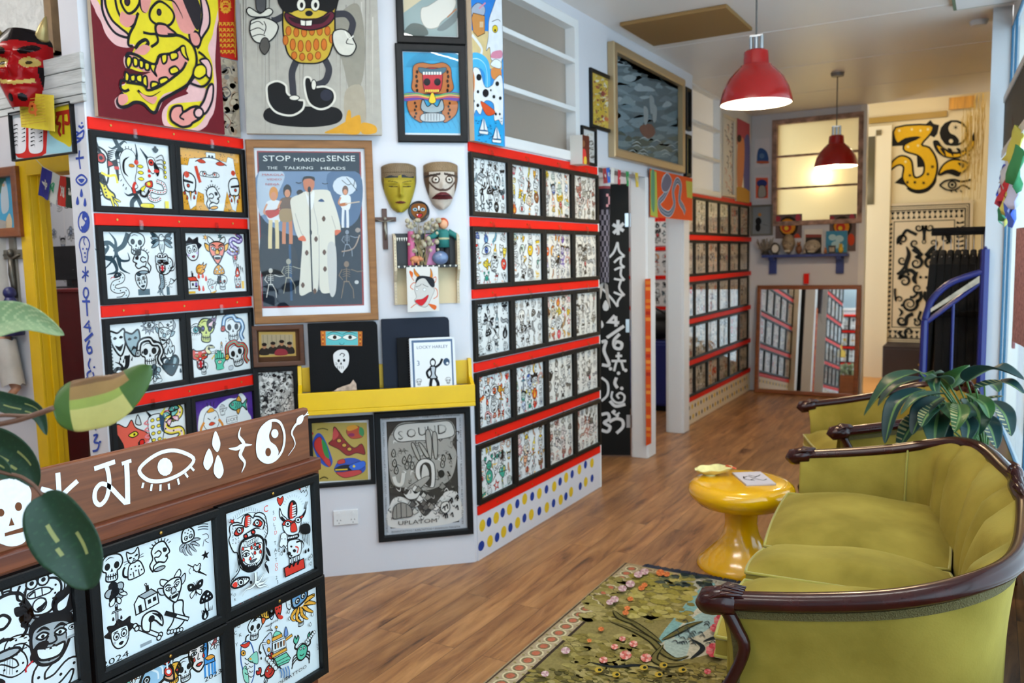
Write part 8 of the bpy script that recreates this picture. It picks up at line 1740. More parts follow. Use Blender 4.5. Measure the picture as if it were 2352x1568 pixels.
 obj('front_rail',MB().tube([(-.015,-hl,.165),(-.03,-hl*.5,.15),(-.03,0,.135),(-.03,hl*.5,.15),(-.015,hl,.165)],.026,8),M_mah,t,smooth=True)
 for ci,(y0,y1) in enumerate(bounds):
  c0,w_=(y0+y1)/2,(y1-y0)/2-.004;rr=random.Random(ci);tl=(.0,-.02,.015)[ci%3]
  def top(i,j,s=1):
   a_=2*i-1;b_=2*j-1;ed=max(0,1-abs(a_)**5)*max(0,1-abs(b_)**5)
   x=.26+(.31+.012*(1-b_*b_))*a_;y=c0+w_*b_*(1-.02*a_*a_)
   return (x,y,.425+s*(.028+.066*ed)+.008*sin(5*a_+ci)*ed+tl*b_)
  b=MB();b.grid(lambda i,j:top(i,j,1),20,16);b.grid(lambda i,j:top(1-i,j,-1),20,16)
  rim=[(i/20,0) for i in range(21)]+[(1,j/16) for j in range(1,17)]+[(1-i/20,1) for i in range(1,21)]+[(0,1-j/16) for j in range(1,16)]
  vs=[top(i,j,s) for s in (1,-1) for i,j in rim];m_=len(rim);b.add(vs,[(k_,(k_+1)%m_,m_+(k_+1)%m_,m_+k_) for k_ in range(m_)])
  c=obj('seat_cushion',b,M_vel,t,smooth=50)
  for s in (1,-1):pp=[top(i,j,s) for i,j in rim];obj('piping',MB().tube(pp+pp[:1],.0055,6),M_pip,c,smooth=True)
 return t
settee('sofa','olive green velvet sofa with dark carved wooden rail, nearest the camera','sofa',(-.66,2.985,.0085),radians(4.27),.868,3,[(-.76,-.29),(-.29,.09),(.09,.755)],5)
settee('armchair','olive green velvet armchair with carved wooden arms behind the sofa','armchair',(-.80,4.848,0),radians(22.5),.38,1,[(-.31,.31)],3)
# ---- yellow mushroom table, dish, booklet
tx,ty=-1.045,4.0
M_ty=mat('yellow_lacquer','eeb206',.16,coat=.5,noise=.08,nscale=4)
tz=.435
t=thing('side_table','glossy yellow mushroom shaped side table on the rug edge','table',(tx,ty,0))
obj('top',MB().lathe([(0,tz-.13),(.08,tz-.13),(.15,tz-.128),(.215,tz-.11),(.25,tz-.075),(.258,tz-.05),(.252,tz-.025),(.23,tz-.006),(.2,tz),(0,tz)],48),M_ty,t,smooth=True)
obj('pedestal',MB().lathe([(0,0),(.212,0),(.216,.01),(.205,.035),(.16,.075),(.115,.12),(.088,.17),(.078,.22),(.082,tz-.13),(.0,tz-.13)],48),M_ty,t,smooth=50)
p=onZ(1630,1090,tz);t=thing('dish','yellow shell shaped dish on the side table','dish',(p.x,p.y,tz),rz=.4)
b=MB();b.grid(lambda i,j:((.02+.055*j)*(1.25+.25*cos(2*pi*i))*cos(2*pi*i)*1.0,(.02+.055*j)*.85*sin(2*pi*i),.004+.032*j**1.6*(1+.25*cos(2*pi*i*1))+.003*sin(2*pi*i*7)*j),48,8,cu=True)
b.lathe([(0,.004),(.03,.004)],16);b.lathe([(0,0),(.03,0),(.03,.006)],16);obj('bowl',b,mat('yellow_ceramic','e2da98',.25,noise=.15,nscale=25),t,smooth=True,solid=.003)
b=MB()
for i in range(5):b.ball((.09+.008*i,.03-.012*i,.04),.008,.008,.005,8,6)
obj('painted_sprig',b,mat('coral_spot','c8522c',.4),t)
p=[onZ(x,y,tz) for x,y in ((1683,1089),(1748,1087),(1782,1113),(1712,1117))];c=sum(p,Vector())/4;e=p[1]-p[0];ang=atan2(e.y,e.x);W_=(p[1]-p[0]).length;H_=(p[3]-p[0]).length
t=thing('booklet','white booklet with black scribble on the yellow side table','booklet',(c.x,c.y,tz+.0005),rz=ang);obj('pages',MB().box(-W_/2,W_/2,-H_/2,H_/2,0,.009),mat('lilac_white','c9c4cc',.5),t,bevel=.001)
a=Art(0);a.at(0,0,1)
for q in ([(-.05,0),(-.02,.03),(0,0),(.03,.03)],[(-.03,-.04),(0,-.02),(.03,-.05),(.055,-.03)],[(-.01,.05),(.02,.02),(.05,.05)],[(-.04,.03),(-.05,-.02),(-.01,-.05)]):a.L(q,.006,K)
me=a.mesh('cover_drawing',M_print);obj('cover_drawing',me,None,t,loc=(0,0,.0094),rot=(-pi/2,0,0))
# ---- tapestry rug with dark fringe
RX0,RX1,RY0,RY1=-1.565,-.45,1.35,3.755
t=thing('rug','tapestry rug with woven trees, blossoms and patterned border under the sofa','rug',(0,0,0));M_rug=art_mat('rug_weave',.95,.32,70,.05)
obj('pile',MB().box(RX0,RX1,RY0,RY1,.0,.008),mat('rug_base','8a7d4a',.95),t)
a=Art(.0085,.00006);U= lambda x,y:(x,y)
def gp(zx,zy):p=onZ(1100+zx/2.76,1000+zy/2.76,.009); return (max(RX0+.01,min(RX1,p.x)),max(RY0+.01,min(RY1-.01,p.y)))
a.pm(U,lv=1);a.rect(RX0,RX1,RY0,RY1,'9c8a6a');r=random.Random(12)
a.rect(RX0+.02,RX0+.105,RY0,RY1-.03,'a8967a');a.rect(RX0+.118,RX1,RY0,RY1-.07,'85794a');a.rect(RX0+.105,RX0+.118,RY0,RY1-.07,'3a3028');a.rect(RX0+.006,RX0+.014,RY0,RY1,'4a3a30')
y=RY0+.03
while y<RY1-.05:a.lv=5;a.E(RX0+.062,y,.029,'7a6a50',.029,'c9bd98',.007);a.E(RX0+.062,y,.016,'b0664c',.018);a.E(RX0+.026,y+.03,.006,'85794a');a.E(RX0+.1,y+.03,.006,'85794a');y+=.066
x=RX0+.15
while x<RX1:a.lv=5;a.E(x,RY1-.04,.016,'7a5a44',.012,'c9b890',.004);x+=.045
a.pm(gp,lv=6)
a.F([(1000,900),(1400,900),(1800,980),(1650,1300),(1250,1420),(1150,1280),(1330,1000)],'c4bca4',None)
a.F([(1400,970),(1490,970),(1190,1290),(1150,1270)],'7fa8a4',None);a.F([(1390,1130),(1560,1120),(1400,1260),(1240,1280)],'9ab4b0',None);a.F([(1180,1300),(1330,1290),(1300,1420),(1210,1400)],'a8b8ae',None)
def clump(pts,n,cols,r0,r1,ys=1.):
 xs=[p[0] for p in pts];yy=[p[1] for p in pts];l0=a.lv
 r0*=.55;r1*=.6;n=int(n*2.6)
 for i in range(n):a.lv=l0+i%9;x,y=r.uniform(min(xs),max(xs)),r.uniform(min(yy),max(yy));rr=r.uniform(r0,r1);a.F([(x+rr*1.5*cos(q*1.05)*r.uniform(.5,1.2)+rr*.5*sin(q*1.05),y+rr*ys*.6*sin(q*1.05)*r.uniform(.6,1.1)) for q in range(6)],r.choice(cols),('3a3820' if r.random()<.2 else None),.002)
 a.lv=l0+9
G_=['80743c','8c8048','786c38','958950','a0925c']
clump([(640,880),(1350,1180)],70,G_,30,60);clump([(560,1260),(1100,1560)],80,G_,30,60);clump([(1300,1450),(1700,1568)],30,G_,20,45);clump([(960,880),(1350,1160)],26,['a3964e','b0a25e','92863e'],34,60)
clump([(300,1480),(1500,1568)],60,['8a7c42','675e2e','a0925e','5a5232'],18,40);clump([(1150,880),(1500,960)],16,['2f3a38','4a5048','6a6c4a'],20,40)
for p in ([(830,1180),(960,1230),(1090,1300),(1170,1380),(1250,1420),(1330,1400)],[(870,1150),(960,1180),(1080,1260),(1160,1320)],[(850,1110),(900,1160),(1000,1200)],[(1160,1300),(1240,1260),(1330,1210),(1420,1180)],[(1170,1330),(1110,1420),(1200,1460),(1330,1450)]):a.L(p,.035,'2a2818',tp=2);a.L(p,.02,'6a6238',tp=2)
for p in ([(700,1440),(850,1470),(1000,1460),(1150,1480)],[(1340,1290),(1420,1350),(1340,1420)],[(1420,1310),(1520,1280),(1650,1290)]):a.L(p,.02,'24282a',tp=2)
for i in range(24):x,y=r.uniform(1200,1480),r.uniform(1180,1330);a.L([(x,y),(x+25,y-12),(x+40,y+8)],.006,'3a4448',tp=2)
def bloom(x,y,s,cs):
 s*=.85
 for i in range(9):q=i*.7;a.E(x+s*cos(q)*.8,y+s*sin(q)*.6,s*.45,cs[i%len(cs)],s*.35)
 a.E(x,y,s*.3,cs[0],s*.3)
for x,y,s in ((790,1430,26),(930,1400,36),(980,1330,26),(1060,1420,34),(860,1350,22),(910,1300,20)):bloom(x,y,s,['c8645a','d88a7c','e0b0a4'])
for x,y,s in ((1150,880,26),(1190,890,20),(1050,960,18),(1030,980,20),(960,1050,18),(940,1110,18),(930,1140,20),(775,1245,18),(700,1320,14)):bloom(x,y,s,['c86a3c','d9844a'])
for x,y,s in ((1050,880,26),(1010,900,26),(960,960,28),(910,990,26),(860,1060,26),(830,1080,22),(550,1390,28),(420,1540,24)):bloom(x,y,s,['c9a8a8','d8c0bc','b88c94'])
for x,y,s in ((1500,1390,60),(1540,1200,50),(1500,1250,34),(1450,1530,22)):bloom(x,y,s,['b8444c','c86468','d07a7c'])
for x,y in ((760,1520),(870,1550),(1045,1505),(1170,1490),(1140,1550),(1290,1520)):a.E(x,y,26,'b89a3a',18);a.E(x+6,y,12,'20281e',9)
obj('woven_picture',a.mesh('woven_picture',M_rug),None,t,rot=(0,0,0));pic_=bpy.data.objects['woven_picture'] if 'woven_picture' in bpy.data.objects else None
for v in pic_.data.vertices:v.co=Vector((v.co.x,v.co.z,-v.co.y))
b=MB();x=RX0+.1;r=random.Random(2)
while x<RX1:q=r.uniform(-.012,.012);b.tube([(x,RY1-.012,.008),(x+q*.5,RY1+.02,.007),(x+q,RY1+.03+r.random()*.014,.003)],[.006,.007,.004],5,flat=.6);x+=.0085
obj('fringe',b,mat('navy_fringe','1a2438',.9),t)['kind']='stuff'
# ---- plants
M_leaf=art_mat('leaf',.42,.12,30,.4)
def leaf(parent,pts,w,colf,up=(0,0,1),cup=.25,name='leaf',wave=.0,nu=44,nv=16,prof=None):
 """blade along the 3D centre line pts, w wide; colf(t, s) colour"""
 C_=smoothpts([tuple(p) for p in pts],False,8);n=len(C_);up=Vector(up);b=MB();b.c=[]
 prof=prof or (lambda t:sin(pi*t**.8)**.75*(1-.25*t))
 def fn(i,j):
  f=j*(n-1);k_=min(int(f),n-2);p=Vector(lerp3(C_[k_],C_[k_+1],f-k_));tg=(Vector(C_[min(k_+1,n-1)])-Vector(C_[max(k_-1,0)])).normalized();sd=tg.cross(up);sd.normalize();nn=sd.cross(tg);s=2*i-1;ww=w/2*max(prof(min(max(j,0),1)),.01)
  return tuple(p+sd*(s*ww)+nn*(cup*ww*abs(s)**1.5+wave*w*sin(9*j+2*s)*s*s))
 b.grid(fn,nv,nu)
 for j in range(nu):
  for i in range(nv):b.c.append(hx(colf((j+.5)/nu,2*(i+.5)/nv-1)))
 return obj(name,b.mesh(name,M_leaf,True),None,parent,solid=.0008)
def atD(px,py,D): return CO+ray(px,py)*D
pb=Vector((-.0,4.33,0));t=thing('potted_plant','leafy green peace lily in a pot between the sofa and the window','plant',pb)
obj('pot',MB().lathe([(0,.30),(.10,.30),(.12,.42),(.135,.56),(.125,.565),(.115,.54),(0,.54)],24),mat('terracotta','8a5a48',.6),t,smooth=40)
st_=obj('stand',MB().lathe([(0,.29),(.13,.29),(.13,.305),(0,.305)],20),M_teakd,t)
for q in range(3):obj('stand_leg',MB().tube([(.10*cos(q*2.1),.10*sin(q*2.1),.29),(.13*cos(q*2.1),.13*sin(q*2.1),0)],.012,8),M_teakd,t)
def Lz(x,y,Y): return onY(1880+x/4.983,800+y/4.983,Y)-pb
base=Vector((0,0,.55));rg=random.Random(5)
for q in (((1150,270),(820,400),(520,770),.085,4.1),((1200,470),(900,640),(760,1090),.085,4.0),((1400,560),(1200,720),(1075,990),.085,4.0),((1480,480),(1600,320),(1720,190),.09,4.35),((1700,380),(2000,240),(2352,360),.11,3.95),((1800,460),(2120,390),(2352,520),.07,3.9),((1650,620),(1880,590),(2110,550),.07,4.2),((1700,580),(1830,740),(1830,990),.085,4.05),((1560,740),(1680,850),(1760,1075),.085,4.0),((1380,720),(1340,900),(1330,1140),.085,4.0),((1980,600),(2130,760),(2205,1005),.065,4.0),((1820,760),(1960,900),(2040,1150),.075,4.1),((1220,740),(1050,920),(900,1190),.08,4.05),((1450,620),(1520,740),(1590,860),.075,4.0),((1300,330),(1200,280),(1440,420),.07,4.5),((1200,340),(900,430),(680,660),.075,4.2),((1350,330),(1320,420),(1370,580),.04,4.15),((1600,420),(1500,300),(1330,290),.075,4.5),((1300,560),(1100,500),(1030,570),.06,4.1),((1700,700),(1850,680),(1960,720),.06,4.3),((1250,850),(1400,950),(1480,1120),.08,4.1),((1420,640),(1250,760),(1180,900),.06,3.95),((1600,640),(1620,760),(1560,960),.06,3.95),((1500,420),(1380,330),(1180,380),.06,4.2),((1700,520),(1900,640),(1960,800),.06,4.0),((1450,520),(1150,560),(940,760),.055,3.95),((1650,760),(1720,900),(1690,1090),.06,3.95),((1900,420),(2000,420),(2060,500),.06,4.4)):
 a0,a1,a2,w,Y=q;p0,p1,p2=Lz(*a0,Y+.1),Lz(*a1,Y),Lz(*a2,Y-.05);hue=rg.random();st=rg.random()<.3
 def cf(tt,s,hue=hue,st=st):
  if abs(s)<.1: return '5f8048'
  if st and s>.2 and (int(tt*34)%3==0): return 'a8a070'
  return '2c5a2a' if hue<.25 else ('1f4434' if hue<.65 else '17383a')
 leaf(t,[p0,p1,p2],w*1.45,cf,cup=.35)
 obj('stem',MB().tube(smoothpts([tuple(base),tuple((base+p0)/2+Vector((0,0,.03))),tuple(p0)],False,5),.0045,6),mat('stem_green','3f6a34',.4),t,smooth=True)
D0=1.15;rt=atD(-330,1250,1.25);t=thing('potted_plant','broad leaved plant reaching in from the left before the wooden stand','plant',(rt.x,rt.y,0));O_=Vector((rt.x,rt.y,0))
obj('pot',MB().lathe([(0,.55),(.10,.55),(.13,.78),(.12,.785),(.11,.76),(0,.76)],24),mat('white_pot','c9c9c4',.4),t,smooth=40);obj('stand',MB().lathe([(0,0),(.14,0),(.14,.02),(.03,.05),(.03,.53),(.13,.55),(0,.55)],20),M_teakd,t,smooth=40)
F_= lambda x,y,D=D0:atD(x,y,D)-O_
vw=-CD
def c_dark(tt,s):
 if abs(s)<.06: return '4a6a40'
 if .3<tt<.62 and abs(s-.35-.5*(tt-.45))<.05 or .5<tt<.7 and abs(s+.3)<.04: return '8a8a50'
 return '203f26' if (tt*9-abs(s)*2.5)%1<.10 else '183520'
def c_pale(tt,s): return 'b0b08a' if abs(s)<.05 else ('9aa478' if (tt*11-abs(s)*2.5)%1<.22 else ('8a9a6e' if s>.3 else '7b9064'))
def c_brown(tt,s): return ('8c6a3c' if s>-.75 else '6a4a2a') if s<-.25 and tt>.2 and tt<.8 else ('3f5a22' if tt>.7 or tt<.2 or s<-.2 else ('b5a860' if s>.1 else '8a9242'))
leaf(t,[F_(-160,770),F_(-40,742),F_(60,728),F_(147,769)],.056,c_pale,up=vw,cup=.3)
leaf(t,[F_(122,936),F_(190,930),F_(270,905),F_(346,838)],.073,c_brown,up=vw,cup=-.2,wave=.03,prof=lambda q:min(1,sin(pi*min(q*1.02,1)**.7)**.6*1.05))
cl=MB();
leaf(t,[F_(96,1136),F_(135,1200),F_(180,1270),F_(205,1352)],.094,c_dark,up=vw,cup=.3,wave=.02,prof=lambda q:sin(pi*min(q*.97+.015,1)**.85)**.6)
leaf(t,[F_(-60,900,1.2),F_(20,925,1.2),F_(85,945,1.2),F_(107,999,1.2)],.034,c_dark,up=vw,cup=.3)
leaf(t,[F_(-80,1010,1.25),F_(0,1030,1.25),F_(60,1070,1.25),F_(85,1120,1.25)],.075,c_dark,up=vw,cup=.3);leaf(t,[F_(-70,1080),F_(-25,1075),F_(5,1080),F_(22,1098)],.05,c_dark,up=vw)
M_st=mat('brown_stem','5a3826',.5);M_st2=mat('stem_green','3f6a34',.4)
for p,r_ in (([(-330,1250),(-200,1020),(-60,985),(40,965),(125,936)],.004),([(-330,1250),(-150,1030),(-30,960),(60,955),(90,950)],.003),([(-330,1250),(-120,1080),(20,1088),(70,1108),(97,1137)],.0026),([(-330,1250),(-250,850),(-160,770)],.003),([(-330,1250),(-150,950),(-60,900)],.003),([(-330,1250),(-160,1050),(-80,1010)],.003),([(-330,1250),(-150,1100),(-70,1080)],.003)):
 q=[F_(x,y) if i else F_(-330,1250,1.25) for i,(x,y) in enumerate(p)];q=[Vector((0,0,.76))]+q;obj('stem',MB().tube(smoothpts([tuple(v) for v in q],False,6),r_,6),M_st,t,smooth=True)
# ---- white post with blue symbols, left wall and its keepsakes
PE=Plane((0,1.968,0),0);a=Art(.0005);T=zoom(PE,0,340,2.8);a.pm(T,lv=1);c='3a50a8';lw=.009
def S_(*p,**k):a.L(list(p),k.pop('w',lw),c,**k)
T0=zoom(PE,0,0,3.015);a.pm(T0);S_((510,905),(545,925),(520,950),(560,965),(530,990),(515,1030));S_((550,925),(580,905),(575,950),(555,960));S_((545,870),(565,885),(580,870));a.E(568,852,7,c);a.pm(T)
S_((512,15),(510,70),(518,135));S_((488,68),(540,60));a.F([(490,205),(525,172),(560,205),(525,238)],None,c,.008);a.F([(505,200),(545,200),(525,225)],c,None)
for x,y in ((525,290),(500,340),(548,350)):a.F([(x,y-30),(x+10,y+12),(x,y+26),(x-10,y+12)],c,None)
a.E(540,475,35,None,65,c,.007);a.F([(540,410),(572,440),(572,510),(545,540),(525,520),(550,480),(530,450)],c,None);a.E(552,455,7,'dfe0e4',10);a.E(528,508,5,c,8)
a.F([(512,620),(528,575),(560,575),(578,620),(565,670),(560,725),(535,730),(525,680)],None,c,.006);S_((545,575),(540,600),(550,625),w=.005)
for x,y in ((536,648),(560,648),(548,675),(550,700)):a.E(x,y,5,c,7)
for p in (((552,760),(552,860)),((532,790),(572,825)),((572,788),(530,835))):S_(*p,sm=0,w=.007)
a.E(555,930,16,None,32,c,.008);S_((557,962),(565,1080),sm=0);S_((532,985),(582,985),sm=0)
S_((578,1110),(545,1150),(588,1155),sm=0);S_((575,1130),(580,1185),sm=0);S_((548,1240),(600,1190),sm=0,w=.012);S_((580,1235),(562,1280),(572,1318),(592,1310),(588,1280),(568,1285))
S_((585,1352),(572,1390),(582,1420));S_((590,1430),(565,1450),(575,1485),(605,1470),(600,1440));S_((558,1475),(580,1512),(618,1490));a.E(610,1408,7,c)
a.pm(zoom(PE,0,500,2.8));S_((600,1280),(605,1320),(620,1365));S_((605,1400),(630,1395),(610,1440),(640,1450),(630,1490),(600,1500));a.E(648,1440,8,c)
pst=struct('trim_8',MB().box(-3.152,-3.028,1.968,1.975,0,2.22),mat('post_white','dfdfe4',.45));obj('painted_symbols',a.mesh('painted_symbols',M_wallart),None,pst,loc=(0,1.968,0))
def lw_pic(label,c4,border,depth,mf,fn,bg,name='picture',cat='picture',P=PL_,d=.0,**k): return wallpic(name,label,cat,P,[(c4[0],c4[1]),(c4[2],c4[1]),(c4[2],c4[3]),(c4[0],c4[3])],border,depth,mf,fn,bg=bg,d=d,**k)
M_crk=mat('crackled_white','c4c6c4',.35,noise=.10,nscale=14,bump=.9,bscale=22);M_wb=mat('weathered_white_board','b9bcbb',.6,noise=.22,nscale=5,bump=.3,bscale=14,stretch=(1,1,9))
z_= lambda y,x=120:PL_.uw(x,y)[1];x_= lambda x,y=130:PL_.uw(x,y)[0]
w1=struct('window_12',MB().box(-4.9,x_(131),2.27,2.3,z_(128),3.0),M_crk);obj('window_frame',MB().box(x_(131),x_(147),2.255,2.3,z_(131),3.0).box(-4.9,x_(147),2.26,2.3,z_(131),z_(126)),mat('bare_brown_wood','7a6244',.7,noise=.3,nscale=9),w1)
for i,(ya,yb) in enumerate(((131,168),(169,200),(201,226),(227,243))):struct('trim_%d'%(9+i),MB().box(-4.2,PE.uw(198,180)[0],1.948+.003*(i%2),1.966,PE.uw(150,yb)[1],PE.uw(150,ya)[1]),M_wb,bevel=.003)
def feet(a):
 T= lambda x,y:a.g(x/3.015,y/3.015);a.pm(T,lv=1);a.F([(70,840),(300,830),(320,1060),(90,1075)],'b8241e',None);a.F([(330,890),(495,880),(495,1060),(320,1065)],'9cc8d4',None,sm=0);a.F([(340,900),(370,760),(495,740),(495,1000),(440,990),(370,950)],'d8c428',None)
 for x in (120,240):a.F([(x-30,830),(x+50,830),(x+60,960),(x+50,1050),(x-30,1055),(x-40,960)],'dcdce0',None);[a.L([(x-25,870+28*i),(x,862+28*i),(x+5,880+28*i)],.006,K,tp=1) for i in range(6)];[a.L([(x+55,860+28*i),(x+30,870+28*i)],.006,K,tp=1) for i in range(5)]
 c='a82a1c';a.L([(390,790),(490,770)],.016,c,sm=0);a.L([(410,790),(395,850),(420,860),(410,910),(425,940)],.014,c);a.L([(440,785),(442,930)],.014,c,sm=0);a.L([(475,775),(480,850),(450,850)],.014,c)
lw_pic('board painted with striped white paws on red above the yellow door',(23,245,166,362),.006,.02,M_black,feet,'b9c4c8','painted_board','painting',P=PE,d=.0)
q=PE.uw(86,256,.045);t=thing('prayer_cloth','yellow printed cloth square hanging below the red devil mask','cloth',PE.world(q[0],q[1],.045),rz=0)
s_=PE.uw(127,256,.045)[0]-q[0];obj('cloth',MB().grid(lambda i,j:((2*i-1)*s_,-.01*sin(7*i)*(.3+j),(1-2*j)*s_*.58-.02*(2*i-1)),10,8),mat('yellow_cloth','d2bc2c',.8),t,solid=.002)
a=Art(.018);a.at(0,0,s_,sy=s_*.58)
for i in range(9):a.L([(-.7,.7-.17*i),(.7,.66-.17*i)],.03,'b08a2a',sm=0)
for p in ([(-.3,.3),(0,.4),(.2,.2)],[(-.1,.3),(-.2,0),(.1,-.1),(.25,.1)],[(.1,.3),(.15,-.3)]):a.L(p,.12,'c8642c')
obj('print',a.mesh('print',M_print),None,t)
def wD(v): return (1 if v>-.1 else 1-.5*((-.1-v)/.9)**1.3)*(1 if v<.6 else max(.45,1-((v-.6)/.4)**2*.5))
def fD(x,v): return .5*bell(x,v,0,-.05,.15,.2)+.3*bell(abs(x),v,.45,.38,.35,.1)+.25*bell(abs(x),v,.55,-.1,.2,.2)+.25*bell(x,v,0,-.75,.4,.2)-.15*bell(abs(x),v,.45,.12,.2,.1)+.12*bell(x,v,0,-.42,.5,.08)
def cD(x,v,s):
 ax=abs(x)
 if v>.68-.1*ax: return '120e10'
 if ((ax-.5)/.3)**2+((v-.42-.2*(ax-.5))/.11)**2<1: return '140c0e'
 if ((ax-.48)/.3)**2+((v-.1)/.14)**2<1: return '2a2010' if ((ax-.45)/.1)**2+((v-.1)/.06)**2<1 else 'a38a4a'
 if ax>.72 and -.5<v<.0: return '120c0e'
 if abs(v+.42-.12*ax)<.05 and ax<.6: return 'b39a52'
 if ((ax-.2)/.12)**2+((v+.78)/.1)**2<1: return '120c0e'
 return '8c0e12'
mk=facemask('devil_mask','glossy red devil mask with gold eyes and horns, upper left',PE,60,163,.225,.30,.085,wD,fD,cD,art_mat('red_lacquer',.15,.0),.03,rz=.55,nu=64,nv=80)
for s in (-1,1):obj('horn',MB().tube(smoothpts([(s*.08,-.02,.115),(s*.098,-.035,.155),(s*.112,-.035,.20)],False,4),[.028,.026,.024,.021,.018,.014,.01,.006,.002],10),mat('dull_gold','a89460',.35,.5),mk,smooth=True)
bunting('flag_string','string of small prayer flags across the yellow door frame',PL_,[(100,384),(135,402),(175,410),(215,412)],['2a2a86','dadcd4','c02a1c','1c3424','d98a2c','2a2a86'],.085,.135,.06,lead=(82,366))
def blu(a):a.pm(a.g,lv=1);a.F([(-20,395),(30,395),(32,540),(-20,540)],'4f9cc0',None,sm=0);a.F([(-10,395),(12,400),(10,430),(-10,450)],'3f6a5a',None);a.F([(4,430),(12,415),(18,440),(20,480),(6,490),(2,460)],'b8c4cc',None);a.E(8,425,3,'c9a080',4);a.F([(14,505),(22,490),(28,510),(24,532),(14,525)],'c9b89a',None)
lw_pic('brown framed blue painting of angels on the left wall',(-40,385,42,546),.045,.04,M_mf,blu,'5fa8c4','framed_painting','painting')
M_pla=mat('plaster','b9b4ac',.7,noise=.12,nscale=12)
q=PL_.world(*PL_.uw(2,612));t=thing('plaster_torso','white plaster torso sculpture hanging on the left wall','sculpture',q);obj('body',MB().grid(lambda i,j:((.09-.035*sin(pi*j)+.0*i)*(-1 if j<0 else 1)*cos(pi*i)*(1-.5*max(0,j-.75)*2),-(.075-.02*sin(pi*j*1.2))*sin(pi*i)*(1-.3*j*j),.22-.44*j+.01*sin(9*i)),20,18),M_pla,t,smooth=True);obj('neck',MB().ball((0,-.02,.225),.04,.035,.05),M_pla,t,smooth=True)
crucifix(PL_,38,630,.42,.17,'grey metal crucifix on the left wall beside yellow door frame',mat('pewter','8a8478',.4,.7),mat('pewter_dark','5a564e',.4,.7))
def gold(a):a.pm(a.g,lv=1);a.E(12,690,8,'8c6a2c',12);a.F([(6,700),(12,682),(18,700)],'d8b45a',None)
lw_pic('small gilded icon plaque on the left wall below the plaster torso',(-8,672,28,712),.012,.02,mat('gilt','9a7a3a',.35,.6),gold,'7a5a30','icon_plaque')
q=PL_.world(*PL_.uw(50,722));t=thing('figurine','dark blue figurine on the left wall beside the yellow frame','figurine',q);obj('body',MB().lathe([(0,-.1),(.05,-.1),(.045,-.02),(.03,.04),(.035,.06),(.02,.09),(0,.1)],14),mat('indigo','23265c',.4),t,loc=(0,-.05,0),smooth=True);obj('head',MB().ball((0,-.05,.11),.03),mat('indigo','23265c',.4),t,smooth=True)
q=PL_.world(*PL_.uw(47,815));t=thing('wall_doll','hanging pink doll legs wrapped in white cloth on the left wall','ornament',q);M_sk=mat('doll_pink','c08a6c',.5);obj('legs',MB().tube([(-.05,-.05,.16),(-.045,-.06,.02),(-.0,-.06,-.08),(.03,-.05,-.16),(.03,-.08,-.19)],[.04,.038,.028,.022,.018],10),M_sk,t,smooth=True);obj('wrap',MB().grid(lambda i,j:(.075*cos(2*pi*i)*(1-.25*j)+.06*j-.03,-.06-.05*sin(2*pi*i),.08-.22*j+.012*sin(14*i)),24,8,cu=True),M_pla,t,smooth=True)
lw_pic('flat grey panel low on the left wall',(-60,772,36,868),0,.015,mat('grey_panel','7c7e84',.5),None,'7f8188','panel','panel',d=.01)
PRB=Plane((0,3.5,0),0)
def sk(a):
 a.at(0,0,1,lv=1);
 for m,x,y,s in ((m_skull,-.18,.5,.2),(m_snake,.14,.45,.24),(m_rose,-.12,.02,.2),(m_hannya,.16,-.1,.22),(m_heart,-.1,-.5,.2),(m_bird,.15,-.6,.2)):put(a,m,x*a.W*2,y*a.H*.8,s*a.W*1.1,0,1,('e2e4e6','c9cdd4','9aa8c0'),lv=2)
for (x0,x1),lb in (((116,150),'pale pencil sketch sheet on the wall behind the yellow door, left one'),((151,200),'pale pencil sketch sheet behind the yellow door, right one')):lw_pic(lb,(x0,440,x1,640),0,.002,M_card,sk,'dcdfe4','sketch_sheet','picture',P=PRB)
xr=[PRB.uw(x,700,.5)[0] for x in (131,215)];zr=PRB.uw(150,671,.5)[1];t=thing('cabinet','dark red cabinet behind the yellow door','cabinet',((xr[0]+xr[1])/2+.3,3.23,0));hw=(xr[1]-xr[0])/2+.3;M_dr=mat('dark_red','6a100c',.45)
obj('body',MB().box(-hw,hw,-.23,.25,0,zr),M_dr,t,bevel=.006);obj('top',MB().box(-hw-.01,hw+.01,-.25,.26,zr,zr+.02),M_dr,t,bevel=.004)
q=PRB.uw(160,660,.3);t=thing('monitor','black monitor standing on the dark red cabinet','monitor',(q[0]+.06,3.18,zr+.0205));obj('screen',MB().box(-.26,.22,-.02,.02,.05,.27),mat('black_plastic','0c0c0e',.35),t,bevel=.005);obj('stand',MB().box(-.04,.02,-.01,.03,0,.06).box(-.1,.08,-.07,.07,0,.01),mat('black_plastic','0c0c0e',.35),t)
q=PRB.uw(160,850,.75);t=thing('cardboard_sheet','brown cardboard sheet leaning on the dark red cabinet','cardboard',(q[0],2.9,0),rot=(-.08,0,0));obj('sheet',MB().box(-.16,.14,-.006,.006,0,q[1]),mat('cardboard','7a6450',.8),t)
